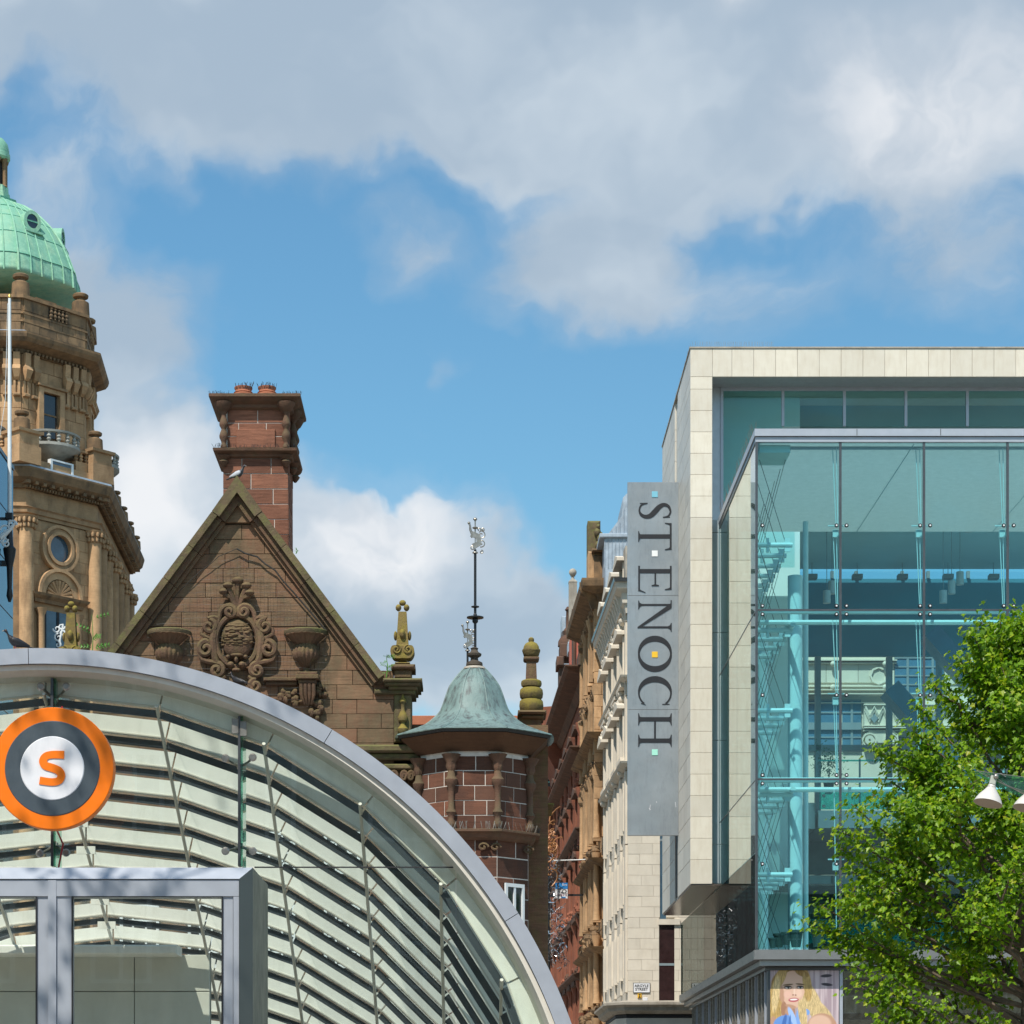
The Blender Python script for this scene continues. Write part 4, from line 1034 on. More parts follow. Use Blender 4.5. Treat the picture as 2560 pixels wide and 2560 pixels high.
MB().prism([(ax, az-.25), qa(1, .695, .153), qa(1, .695, .26), (ax, az-.43), qa(-1, .695, .26), qa(-1, .695, .153)], BY-.14, BY+.2).build('moulding', M_carve, ap)
MB().prism([(ax, az-.435), (ax+.30, zb(1308)), (ax-.30, zb(1308))], BY-.06, BY+.1).build('moulding', M_gable, ap)
# --- chimney
HY = BY + 1.3
hx0, hx1 = xb(557, HY), xb(721, HY); hd = 1.05
def zh(v): return ZP(v, HY)
def xh(u): return XP(u, HY)
MB().box(hx0+.009, hx1-.009, HY+.010, HY+hd-.03, zh(1450), zh(1015)).build('chimney_core', M_mort, st)
FH = frame((0, HY, 0), (1, 0)); FHr = frame((hx1, HY, 0), (0, 1))
ashlar(st, FH, hx0, hx1, zh(1450), zh(1146), .2535, .62, M_chim, .014, .05, .003, 'chimney_stone', 9, None, (), .18)
ashlar(st, FHr, 0, hd, zh(1450), zh(1146), .2535, .55, M_chim, .014, .05, .003, 'chimney_stone', 10, None, (), .18)
ix0, ix1 = xh(568), xh(712)
ashlar(st, FH, ix0, ix1, zh(1124), zh(1024), .235, .5, M_chim, .014, .05, .003, 'chimney_stone', 12, None, (), .15)
block(st, FH, xh(590)+.01, zh(1122)+.01, xh(690)-xh(590)-.02, zh(1073)-zh(1122)-.02, M_chim, .07, .01, 'chimney_panel', -.03)
ashlar(st, FHr, 0, hd, zh(1124), zh(1024), .235, .5, M_chim, .014, .05, .003, 'chimney_stone', 13, None, (), .15)
M_capst = stone('chimney_cornice', (.175, .092, .060), (.110, .066, .045), 4, .2, .12, .4, (.055, .045, .032), .6, (.13, .12, .06), .4)
def cornice_box(parent, x0, x1, y0, y1, prof, mat, name='cornice'):
    """stack of mitred slabs: prof = [(overhang, z)] from bottom to top"""
    rings = []
    for o_, z in prof: rings.append(([(x0-o_, y0-o_), (x1+o_, y0-o_), (x1+o_, y1+o_), (x0-o_, y1+o_)], z))
    return MB().stackz(rings).build(name, mat, parent)
cornice_box(st, hx0, hx1, HY, HY+hd, [(.0, zh(1026)), (.06, zh(1021)), (.07, zh(1014)), (.15, zh(1008)), (.22, zh(1000)), (.22, zh(993)), (.16, zh(990))], M_capst)
cornice_box(st, hx0, hx1, HY, HY+hd, [(.0, zh(1146)), (.05, zh(1143)), (.07, zh(1138)), (.15, zh(1132)), (.16, zh(1126)), (.10, zh(1123))], M_capst)
def baluster(x, y, z0, z1, r, mat, parent, name='baluster', seg=12):
    h = z1-z0
    pr = [(.75, 0), (.75, .06), (.5, .10), (.55, .16), (.95, .26), (1.0, .32), (.8, .40), (.5, .48), (.55, .50), (.95, .58), (1., .64), (.75, .74), (.5, .82), (.5, .88), (.8, .92), (.8, 1)]
    return MB().lathe([(a*r, z0+b*h) for a, b in pr], x, y, seg).build(name, mat, parent, True)
def colonnette(u, y):
    x = xh(u)
    baluster(x, y, zh(1122), zh(1027), .075, M_capst, st, 'corner_baluster')
    MB().lathe([(.02, zh(1170)), (.06, zh(1163)), (.085, zh(1157)), (.05, zh(1152)), (.10, zh(1147)), (.12, zh(1143))], x, y, 12).build('pendant_boss', M_capst, st, True)
    MB().lathe([(.05, zh(1034)), (.10, zh(1028)), (.15, zh(1016)), (.16, zh(1010))], x, y, 12).build('cap_boss', M_capst, st, True)
for u in (560, 716): colonnette(u, HY-.06)
colonnette(728, HY+.45); colonnette(728, HY+.95)
for u in (608.5, 667.5):
    c = P(u, 990, HY+.5); r = .155
    pot = MB().lathe([(r*1.15, c.z), (r*1.15, c.z+.02), (r*1.0, c.z+.035), (r*1.08, c.z+.05), (r*.92, c.z+.07), (r*.92, c.z+.10), (r*1.02, c.z+.12), (r*1.02, c.z+.145), (r*.8, c.z+.15), (r*.75, c.z+.05)], c.x, c.y, 20).build('chimney_pot', M_terra, st, True)
rnd = random.Random(8)
sk = MB()
for (u0, u1, v, n, l) in ((527, 575, 992, 26, .10), (700, 752, 992, 30, .10), (585, 632, 972, 22, .12), (645, 692, 972, 22, .12), (533, 556, 1124, 10, .11), (570, 700, 1123, 34, .09), (723, 744, 1124, 12, .11)):
    for i in range(n):
        p = P(rnd.uniform(u0, u1), v, HY-.12 if v > 1000 else HY+.1)
        sk.tube([p, p+Vector((rnd.uniform(-.06, .06), rnd.uniform(-.02, .02), l*rnd.uniform(.7, 1.1)))], .0035, 3)
tag(sk.build('bird_spikes', M_iron, st), kind='stuff')
# --- carved coat of arms
CYc = BY - .04
def c3(u, v): return P(250+u*.4659, 900+v*.4659, CYc)          # crop coordinates of the carving
cart = MB()
def emb(u, v, ru, rv, dy=.10): return (c3(u, v), (ru*.4659*BS, dy, rv*.4659*BS))
shield = MB()
c, r = emb(737, 1500, 88, 112, .13); shield.ell(c, r, 20, 12)
so = shield.build('coat_of_arms', M_carve, st, True)
rnd = random.Random(21)
lump = MB()
for i in range(90):
    a, q = rnd.uniform(0, 2*PI), rnd.random()**.5
    u, v = 737+q*80*math.cos(a), 1490+q*80*math.sin(a)
    p = c3(u, v); lump.ell((p.x, BY-.178+.09*q*q, p.z), (rnd.uniform(.03, .075), .03, rnd.uniform(.012, .026)), 7, 4)
for (u, v, w, h) in ((737, 1590, 60, 14), (705, 1640, 30, 22), (765, 1640, 30, 22), (735, 1615, 18, 26), (735, 1670, 40, 16), (690, 1600, 20, 16), (785, 1600, 20, 16)):
    p = c3(u, v); lump.ell((p.x, BY-.155, p.z), (w*.4659*BS*.6, .06, h*.4659*BS*.7), 9, 5)
lump.build('relief', M_carve, so, True)
ringp = [c3(737+112*math.sin(2*PI*i/36), 1510+140*math.cos(2*PI*i/36)) - Vector((0, .05, 0)) for i in range(36)]
MB().tube(ringp, .045, 6, True).build('oval_frame', M_carve, so, True)
def volute(u, v, rr, a0, turns, sgn, r0=.05):
    pts, rad = [], []
    n = int(14*turns)+2
    for i in range(n+1):
        t = i/n; q = rr*(1-.86*t); a = R(a0) + sgn*2*PI*turns*t
        p = c3(u+q*math.cos(a), v-q*math.sin(a)); p.y -= .05+.07*t
        pts.append(p); rad.append(r0*(1-.45*t))
    return pts, rad
def scroll(u, v, rr, a0, turns, sgn, tail=(), r0=.055):
    pts, rad = volute(u, v, rr, a0, turns, sgn, r0)
    tp = [c3(*q)-Vector((0, .05, 0)) for q in tail]
    full = tp + pts
    sm = spl([tuple(p)+(x,) for p, x in zip(full, [r0*(.6+.4*i/max(1, len(tp))) for i in range(len(tp))]+rad)], 2)
    MB().tube([p[:3] for p in sm], [p[3] for p in sm], 7).build('scroll', M_carve, so, True)
for s in (-1, 1):
    m = lambda u: 737+s*u
    A = 180 if s > 0 else 0
    scroll(m(38), 1355, 32, 90, 1.4, s, [(m(100), 1420), (m(90), 1360), (m(65), 1328)])
    scroll(m(150), 1435, 40, 90, 1.3, s, [(m(95), 1395), (m(120), 1385)])
    scroll(m(165), 1555, 44, 90, 1.3, -s, [(m(185), 1440), (m(190), 1475), (m(140), 1500), (m(150), 1525)])
    scroll(m(108), 1668, 38, 90, 1.5, s, [(m(205), 1570), (m(190), 1610), (m(130), 1625)])
    scroll(m(100), 1752, 34, 90, 1.4, s, [(m(60), 1700), (m(80), 1715)])
    MB().tube([c3(m(110), 1400)-Vector((0, .04, 0)), c3(m(130), 1500)-Vector((0, .06, 0)), c3(m(120), 1600)-Vector((0, .06, 0)), c3(m(90), 1660)-Vector((0, .04, 0))], [.05, .07, .06, .04], 8).build('strap', M_carve, so, True)
for (u, v, ru, rv) in ((742, 1190, 32, 20), (690, 1217, 28, 18), (790, 1217, 28, 18), (665, 1250, 24, 17), (806, 1256, 26, 17)):
    p = c3(u, v)
    MB().tube([c3(737, 1345)-Vector((0, .03, 0)), c3(737+(u-737)*.45, 1280)-Vector((0, .06, 0)), c3(u, v+12)-Vector((0, .09, 0))], [.05, .04, .05], 6).ell((p.x, p.y-.10, p.z), (ru*.4659*BS, .08, rv*.4659*BS), 10, 6).build('plume', M_carve, so, True)
MB().prism([(c3(650, 1330).x, c3(650, 1420).z), (c3(650, 1330).x, c3(650, 1340).z), (c3(700, 1330).x, c3(0, 1315).z), (c3(780, 1330).x, c3(0, 1315).z), (c3(825, 1330).x, c3(0, 1340).z), (c3(825, 1330).x, c3(0, 1420).z)], BY-.05, BY+.02).build('strap', M_carve, so)
# --- bowl corbels
for u, tip in ((370, 1625), (1105, 1690)):
    z0 = c3(0, 1455).z; p = c3(u, 1460)
    def zz(v): return c3(0, v).z
    k = MB().lathe([(.36, zz(1478)), (.37, zz(1470)), (.37, zz(1458)), (.35, zz(1453))], p.x, BY, 20, -PI/2, PI/2).build('corbel', M_moss, st, True)
    MB().lathe([(.06, zz(1650)), (.12, zz(1628)), (.22, zz(1600)), (.245, zz(1570)), (.20, zz(1540)), (.17, zz(1528)), (.30, zz(1490)), (.34, zz(1478))], p.x, BY, 40, -PI/2, PI/2, 18, .12).build('fluted_bowl', M_carve, k, True)
    if tip > 1650: MB().lathe([(.09, zz(1690)), (.06, zz(1672)), (.05, zz(1652)), (.07, zz(1648))], p.x, BY, 12, -PI/2, PI/2).build('stem', M_carve, k, True)
# ledge and bracket below the right corbel
def lb(u0, u1, v0, v1, d, mat=M_carve, name='ledge', par=None):
    a, b = c3(u0, v1), c3(u1, v0)
    return MB().cbox(a.x, b.x, BY-d, BY+.05, a.z, b.z, .012).build(name, mat, par or st)
lb(880, 1060, 1710, 1728, .16); lb(890, 1060, 1729, 1746, .10)
br = lb(1055, 1178, 1700, 1724, .28, M_carve, 'bracket'); lb(1062, 1170, 1682, 1699, .22, M_carve, 'bracket_cap', br); lb(1068, 1164, 1725, 1745, .22, M_carve, 'bracket_band', br)
for i in range(4):
    u = 1084+22*i
    MB().tube([c3(u, 1746)-Vector((0, .17, 0)), c3(u, 1800)-Vector((0, .14, 0)), c3(1117+(u-1117)*.5, 1850)-Vector((0, .05, 0))], [.035, .035, .02], 6).build('flute', M_carve, br, True)
rnd = random.Random(4)
cl = MB()
for i in range(46):
    u, v = (rnd.uniform(965, 1060), rnd.uniform(1775, 1850)) if i < 20 else ((rnd.uniform(1170, 1215), rnd.uniform(1740, 1880)) if i < 34 else (rnd.uniform(1055, 1180), rnd.uniform(1835, 1930)))
    p = c3(u, v); cl.ell((p.x, BY-.05, p.z), (rnd.uniform(.03, .07), .07, rnd.uniform(.03, .07)), 7, 5)
cl.build('carved_foliage', M_carve, st, True)
# --- netting ropes over the gable
rope = [(735, 1015), (780, 1040), (845, 1058), (885, 1095), (940, 1130), (985, 1190), (1040, 1250), (1100, 1320), (1160, 1390), (1215, 1455)]
M_rope = plain('black_rope', (.03, .028, .024), .9)
MB().tube([c3(u, v)-Vector((0, .03, 0)) for u, v in rope], .014, 6).build('net_rope', M_rope, st)
rope = [(735, 1015), (640, 1055), (590, 1100), (540, 1135), (470, 1200), (430, 1240), (380, 1300), (310, 1370), (262, 1440)]
MB().tube([c3(u, v)-Vector((0, .03, 0)) for u, v in rope], .006, 5).build('net_rope', M_rope, st)
net = MB(); rnd = random.Random(6)
for i in range(24):
    v = 1080+ i*34
    w = min(480, (v-1000)*.98+20)
    pts = [c3(737 - w + 2*w*k/14, v + rnd.uniform(-5, 5)) - Vector((0, .05, 0)) for k in range(15)]
    net.tube(pts, .0017, 3)
for i in range(-13, 14):
    u = 737+i*36; v0 = 1020+abs(i)*36
    net.tube([c3(u+rnd.uniform(-4, 4), v) - Vector((0, .05, 0)) for v in range(int(v0), 1880, 70)], .0017, 3)
tag(net.build('bird_net', M_iron, st), kind='stuff')
# --- right shoulder of the gable: kneeler, pilaster with lumps, finial
def b4(u0, u1, v0, v1, y0, y1, mat, name, c=.02, par=None):
    f = .33651
    a, b = P(860+u0*f, 1250+v1*f, y0), P(860+u1*f, 1250+v0*f, y0)
    return MB().cbox(a.x, b.x, y0, y1, a.z, b.z, c).build(name, mat, par or st)
k1 = b4(290, 580, 1322, 1346, BY-.30, BY+.7, M_moss, 'kneeler')
b4(300, 566, 1347, 1375, BY-.24, BY+.7, M_moss, 'kneeler_moulding', .02, k1); b4(330, 545, 1376, 1404, BY-.16, BY+.7, M_moss, 'kneeler_moulding', .02, k1); b4(225, 530, 1405, 1440, BY-.09, BY+.7, M_moss, 'kneeler_moulding', .02, k1)
pz = b4(372, 500, 1441, 1800, BY-.03, BY+.7, M_moss, 'pilaster')
f_ = .33651
def v4(v): return 1250+v*f_
def lath4(uc, prof, y, mat, name, par=st, seg=14, **kw):
    c = P(860+uc*f_, 0, y).x
    return MB().lathe([(r*f_*y/FPX, ZP(v4(v), y)) for r, v in prof], c, y, seg, **kw).build(name, mat, par, True)
lath4(437, [(8, 1765), (20, 1745), (38, 1725), (40, 1700), (20, 1675), (14, 1655), (34, 1640), (38, 1615), (28, 1590), (14, 1560), (14, 1515), (26, 1500), (24, 1485), (12, 1470), (6, 1445)], BY-.06, M_lich, 'pilaster_boss', pz)
fy2 = BY+.15
fn = b4(372, 502, 1256, 1322, fy2-.21, fy2+.21, M_carve, 'finial_plinth', .02); b4(350, 528, 1217, 1255, fy2-.28, fy2+.28, M_carve, 'plinth_cap', .03, fn); b4(378, 490, 1203, 1216, fy2-.18, fy2+.18, M_lich, 'plinth_cap', .02, fn)
# obelisk finial
def finial(uc, fn, y, s=1.0, dz=0):
    X = P(860+uc*f_, 0, y).x; sc_ = f_*y/FPX
    def z(v): return ZP(v4(v), y)+dz
    ob = MB().stackz([([(X-a*sc_, y-a*sc_), (X+a*sc_, y-a*sc_), (X+a*sc_, y+a*sc_), (X-a*sc_, y+a*sc_)], z(v)) for a, v in ((52, 1110), (45, 1080), (30, 835))]).build('obelisk', M_lich, fn)
    MB().lathe([(r*sc_, z(v)) for r, v in ((38, 1200), (46, 1185), (40, 1170))], X, y, 14).build('collar', M_lich, fn, True)
    pts = []
    bl = [(p[0], p[1]) for p in spl([(0, 1188), (-60, 1185), (-88, 1140), (-78, 1100), (-50, 1092), (0, 1100), (50, 1092), (78, 1100), (88, 1140), (60, 1185), (0, 1188)], 4)][:-1]
    MB().prism([(X+a*sc_, z(b)) for a, b in bl], y-.17, y+.17).build('scroll_base', M_lich, fn)
    for sg_ in (-1, 1):
        vp = []
        for i in range(22):
            t = i/21; q = 34*(1-.8*t); a = PI/2 + sg_*2*PI*1.5*t
            vp.append((X+(sg_*42+q*math.cos(a))*sc_, y-.18, z(1125)+q*math.sin(a)*sc_))
        MB().tube(vp, .018, 5).build('scroll', M_lich, fn, True)
        MB().ell((X+sg_*30*sc_, y-.02, z(803)), (22*sc_, .07, 26*sc_), 10, 6).build('scroll_top', M_lich, fn, True)
        MB().ell((X+sg_*52*sc_, y, z(1010)), (14*sc_, .06, 36*sc_), 8, 6).build('side_boss', M_lich, fn, True)
    MB().ell((X, y-.11, z(1005)), (22*sc_, .06, 38*sc_), 10, 6).build('front_boss', M_lich, fn, True)
    MB().ell((X, y, z(765)), (26*sc_, 26*sc_, 22*sc_), 10, 6).build('knob', M_lich, fn, True)
finial(435, fn, fy2)
# the same finial on the left shoulder, mostly behind the canopy
fl_ = MB().cbox(xb(150), xb(200), BY+.0, BY+.42, zb(1700), zb(1640), .02).build('finial_plinth', M_carve, st)
finial((178-860)/f_, fl_, fy2, 1, -.02)
# ledge under the pilaster and carved scroll brackets
l1 = MB().cbox(xb(880), xb(1060), BY-.22, BY+.6, zb(1885), zb(1866), .03).build('ledge', M_moss, st); MB().cbox(xb(890), xb(1052), BY-.14, BY+.6, zb(1902), zb(1886), .02).build('ledge_moulding', M_moss, l1)
MB().cbox(xb(960), xb(1040), BY-.12, BY+.4, zb(1925), zb(1912), .02).build('ledge_moulding', M_moss, l1)
for u in (985, 1010, 1028):
    MB().tube([(xb(u)+.06*math.cos(a)*(1-a/14), BY-.1, zb(1942)+.09*math.sin(a)*(1-a/14)) for a in [i*.5 for i in range(22)]], .025, 6).build('scroll', M_carve, l1, True)
# --- windows with white sashes low on the gable wall
for a, b, c_, d in wins:
    w = MB().box(xb(a), xb(b), BY+.0, BY+.03, zb(d), zb(c_)).build('window', M_wglass, st)
    fr = MB()
    x0, x1, z0, z1 = xb(a), xb(b), zb(d), zb(c_)
    fr.box(x0, x0+.05, BY-.03, BY+.02, z0, z1).box(x1-.05, x1, BY-.03, BY+.02, z0, z1).box(x0+.05, x1-.05, BY-.03, BY+.02, z0, z0+.06).box(x0+.05, x1-.05, BY-.03, BY+.02, z1-.05, z1)
    for i in (1, 2): fr.box(x0+(x1-x0)*i/3-.015, x0+(x1-x0)*i/3+.015, BY-.02, BY+.01, z0+.06, z1-.05)
    for i in (1, 2, 3): fr.box(x0+.05, x1-.05, BY-.022, BY+.012, z0+(z1-z0)*i/4-.015, z0+(z1-z0)*i/4+.015)
    fr.build('sash_frame', M_white, w)
# --- turret
TU = 1186; TY = BY + .2
tx = XP(TU, TY); ts = TY/FPX
def zt2(v): return ZP(v, TY-.95)
def octo(c, rot=22.5): return [(tx + c*math.sin(R(rot+45*i)), TY - c*math.cos(R(rot+45*i))) for i in range(8)]
cR = 149*ts*.977
MB().prismz(octo(cR-.009), 0, zt2(1862)).build('turret_core', M_mort, st)
prof = [(1671, 22), (1678, 31), (1687, 39), (1704, 53), (1721, 64), (1738, 71), (1755, 77), (1772, 83), (1788, 91), (1805, 107), (1822, 129), (1836, 160), (1846, 185), (1851, 199)]
rf = MB(); o = []; fs = []; nseg = 32
pts_s = spl([(a, b) for a, b in prof], 3)
rings = []
for v, hw in pts_s:
    rr = hw*ts*1.0
    ring = []
    for i in range(nseg):
        a = 2*PI*i/nseg + R(22.5)
        k = math.cos(PI/8)/math.cos((a - R(22.5)) % (PI/4) - PI/8)      # octagon in plan
        k = 1 + (k/math.cos(PI/8)*1.0 - 1)*.65
        ring.append((tx + rr*k*math.sin(a), TY - rr*k*math.cos(a)))
    rings.append((ring, ZP(v, TY)))
rf.stackz(rings[::-1])
roof = rf.build('turret_roof', M_copt, st, 'all')
for i in range(8):
    a = R(22.5+45*i)
    MB().tube([(tx + hw*ts*1.035*math.sin(a), TY - hw*ts*1.035*math.cos(a), ZP(v, TY)+.005) for v, hw in pts_s], .016, 5).build('seam', M_copt, roof, True)
    for fr_ in (.33, .66):
        a2 = R(22.5+45*i + 45*fr_)
        sub = [p for p in pts_s if (1671 < p[0] < 1742)]
        MB().tube([(tx + hw*ts*.985*math.sin(a2), TY - hw*ts*.985*math.cos(a2), ZP(v, TY)+.002) for v, hw in sub], .008, 4).build('seam', M_copt, roof, True)
    for vv, hh_ in ((1738, 67), (1776, 83), (1806, 104), (1829, 140)):
        if (i+vv) % 2 and vv != 1806: continue
        a1, b1 = R(22.5+45*i), R(22.5+45*(i+1)); q = hh_*ts*.995
        MB().tube([(tx+q*math.sin(a1), TY-q*math.cos(a1), ZP(vv, TY)), (tx+q*math.sin(b1), TY-q*math.cos(b1), ZP(vv, TY))], .009, 4).build('seam', M_copt, roof)
M_eave = plain('dark_gutter', (.030, .034, .038), .5, .3)
M_soff = stone('timber_soffit', (.14, .072, .04), (.10, .052, .03), 2, .3, .1, .2)
MB().stackz([(octo(200*ts*1.0), ZP(1858, TY)), (octo(205*ts*1.0), ZP(1852, TY)), (octo(203*ts), ZP(1849, TY))]).build('gutter', M_eave, roof)
MB().stackz([(octo(152*ts), ZP(1898, TY)), (octo(165*ts), ZP(1886, TY)), (octo(196*ts), ZP(1859, TY))]).build('soffit', M_soff, roof)
lath_t = lambda prof_, mat, name, par, seg=16: MB().lathe([(r*ts, ZP(v, TY)) for r, v in prof_], tx, TY, seg).build(name, mat, par, True)
lath_t([(30, 1674), (26, 1668)], M_ledge, 'roof_cap', roof)
lath_t([(14, 1670), (21, 1664), (20, 1657), (10, 1652), (9, 1645), (17, 1640), (18, 1635), (10, 1630), (8, 1625), (10, 1621), (4, 1618)], stone('weathered_finial', (.10, .08, .06), (.06, .05, .04), 6, 0, 0, .4), 'roof_finial', roof)
# drum stones, face by face
oc = octo(cR)
for i in range(8):
    a, b = Vector((*oc[i], 0)), Vector((*oc[(i+1) % 8], 0))
    n_ = ((a+b)/2 - Vector((tx, TY, 0)))
    if n_.y > .5: continue
    if (b-a).cross(Vector((0, 0, 1))).dot(n_) < 0: a, b = b, a
    Fo = frame(a, (b-a)); w = (b-a).length
    # make local y point inwards
    if Fo.to_3x3() @ Vector((0, 1, 0)) @ n_ > 0: a, b = b, a; Fo = frame(a, (b-a))
    ashlar(st, Fo, 0, w, zt2(2074), zt2(1888), .249, .39, M_turr, .014, .05, .003, 'turret_stone', 30+i, None, (), .06)
    ashlar(st, Fo, 0, w, zt2(2700), zt2(2090), .33, .5, M_turr, .012, .05, .008, 'turret_stone', 50+i, None, ([(w*.52, w*.98, zt2(2275), zt2(2200))] if False else ()), .1)
for i in range(8):
    a = R(22.5+45*i); X, Y = tx + (cR+.02)*math.sin(a), TY - (cR+.02)*math.cos(a)
    if Y > TY+.2: continue
    col = MB().lathe([(.06, zt2(2072)), (.085, zt2(2066)), (.085, zt2(2058)), (.05, zt2(2048)), (.06, zt2(2038)), (.09, zt2(2030)), (.055, zt2(2020)), (.05, zt2(1985)), (.065, zt2(1965)), (.105, zt2(1956)), (.11, zt2(1948)), (.07, zt2(1940)), (.055, zt2(1925))], X, Y, 10).build('colonnette', M_capst, st, True)
    MB().lathe([(.06, zt2(1926)), (.09, zt2(1915)), (.08, zt2(1905)), (.13, zt2(1893)), (.16, zt2(1885))], X, Y, 8).build('capital', M_capst, col, True)
MB().stackz([(octo(cR+.03), zt2(2100)), (octo(cR+.09), zt2(2093)), (octo(cR+.13), zt2(2083)), (octo(cR+.20), zt2(2080)), (octo(cR+.20), zt2(2075)), (octo(cR+.1), zt2(2072))]).build('string_course', M_capst, st)
sk = MB(); rnd = random.Random(17)
for i in range(90):
    a = R(rnd.uniform(-75, 100)); q = cR + .10
    p = Vector((tx+q*math.sin(a), TY-q*math.cos(a), zt2(2074)))
    sk.tube([p, p+Vector((rnd.uniform(-.05, .05), rnd.uniform(-.05, .05), .13))], .004, 3)
tag(sk.build('bird_spikes', M_silver, st), kind='stuff')
for a in (-50, 8, 20, 62):
    X, Y = tx + (cR+.03)*math.sin(R(a)), TY-(cR+.03)*math.cos(R(a))*.93
    MB().tube([(X+.09*math.cos(t)*(1-t/9), Y-.05, zt2(2118)+.07*math.sin(t)*(1-t/9)) for t in [k*.5 for k in range(16)]], .022, 5).build('carved_scroll', M_carve, st, True)
# small window low on the turret's right face
i = 0
fa, fb_ = Vector((*oc[0], 0)), Vector((*oc[1], 0))
if fa.x > fb_.x: fa, fb_ = fb_, fa
Fw = frame(fa, (fb_-fa)); ww = (fb_-fa).length
wdw = MB(Fw).box(ww*.20, ww*.80, -.02, .03, zt2(2700), zt2(2205)).build('window', M_wglass, st)
MB(Fw).box(ww*.20, ww*.27, -.05, .0, zt2(2700), zt2(2205)).box(ww*.73, ww*.80, -.05, .0, zt2(2700), zt2(2205)).box(ww*.27, ww*.73, -.05, .0, zt2(2214), zt2(2205)).box(ww*.47, ww*.53, -.045, .0, zt2(2700), zt2(2214)).build('sash_frame', M_white, wdw)
# --- wall and corner pier right of the turret, right-hand finial, beasts
MB().box(XP(1028, 46), XP(1300, 46), 46, 46.4, ZP(1880, 46), ZP(1789, 46)).build('parapet', M_mortd, st)
F46 = frame((0, 45.96, 0), (1, 0))
ashlar(st, F46, XP(1028, 46), XP(1302, 46), ZP(1862, 46), ZP(1789, 46), .185, .55, M_terra, .012, .05, .008, 'parapet_block', 3)
pier = MB().cbox(xb(1318, 41), xb(1354, 41), 41, 43, 0, ZP(2096, 41), .02).build('corner_pier', M_moss, st)
MB().cbox(xb(1300, 41.0), xb(1350, 41.0), 41.2, 43.4, ZP(2096, 41), ZP(1780, 41), .02).build('corner_pier', M_red, st)
FY = 41.4
def xf(u): return XP(860+u*f_, FY)
def zf(v): return ZP(v4(v), FY)
sc5 = f_*FY/FPX
fp = MB().cbox(xf(1290), xf(1500), FY-.35, FY+.35, zf(1612), zf(1584), .03).build('finial_plinth', M_carve, st)
MB().cbox(xf(1312), xf(1482), FY-.28, FY+.28, zf(1640), zf(1613), .03).build('plinth_cap', M_carve, fp)
MB().stackz([([(xf(1395)-a*sc5, FY-a*sc5), (xf(1395)+a*sc5, FY-a*sc5), (xf(1395)+a*sc5, FY+a*sc5), (xf(1395)-a*sc5, FY+a*sc5)], zf(v)) for a, v in ((40, 1770), (62, 1690), (70, 1641))]).build('plinth_corbel', M_moss, fp)
for v, hh_, w in ((1530, 50, 72), (1440, 44, 70), (1365, 28, 62)):
    X = xf(1392)
    MB().stackz([([(X+w*sc5*k*math.cos(2*PI*j/12)*(1.25 if j % 3 == 0 else 1.12), FY+w*sc5*k*math.sin(2*PI*j/12)*1.1) for j in range(12)], zf(v+hh_*(1-2*t))) for t, k in ((0, .80), (.15, .95), (.5, 1.0), (.85, .95), (1, .80))]).build('rolled_block', M_lich, fp, True)
MB().stackz([([(xf(1391)-a*sc5, FY-a*sc5), (xf(1391)+a*sc5, FY-a*sc5), (xf(1391)+a*sc5, FY+a*sc5), (xf(1391)-a*sc5, FY+a*sc5)], zf(v)) for a, v in ((41, 1338), (36, 1205), (50, 1200), (58, 1188), (58, 1176), (50, 1172))]).build('shaft', M_carve, fp)
lf = lambda prof_, mat, name, **kw: MB().lathe([(r*sc5, zf(v)) for r, v in prof_], xf(1391), FY, 24, **kw).build(name, mat, fp, True)
lf([(42, 1171), (56, 1160), (62, 1140), (66, 1128)], M_lich, 'ball_base'); lf([(66, 1127), (68, 1120), (66, 1112)], M_lich, 'ball_band'); lf([(62, 1111), (58, 1090), (44, 1068), (24, 1056)], M_lich, 'ball_top', lobes=8, amp=.05); lf([(16, 1057), (22, 1045), (20, 1030), (10, 1021)], M_lich, 'knob')
led = MB().cbox(xb(1330, 41), xb(1383, 41), 40.6, 42, ZP(2022, 41), ZP(2015, 41), .02).build('ledge', M_lich, st)
MB().cbox(xb(1325, 41), xb(1368, 41), 40.75, 42, ZP(2050, 41), ZP(2023, 41), .03).build('ledge_moulding', M_bredd, led)
rnd = random.Random(9)
beast = MB()
def bt(u, v, y, r): p = P(1100+u*.4193, 1750+v*.4193, y); beast.ell(p, r, 10, 6)
bt(585, 530, 40.9, (.11, .16, .20)); bt(600, 570, 40.85, (.10, .15, .13)); bt(560, 555, 40.8, (.08, .10, .06)); bt(570, 500, 40.9, (.10, .12, .09)); bt(600, 490, 40.9, (.06, .08, .10))
beast.build('carved_beast', M_lich, led, True)
gr = MB()
for i in range(26):
    p = P(1100+rnd.uniform(555, 605)*.4193, 1750+rnd.uniform(345, 460)*.4193, 40.9); gr.ell(p, rnd.uniform(.045, .075), 8, 5)
gr.build('carved_fruit', M_lich, led, True)
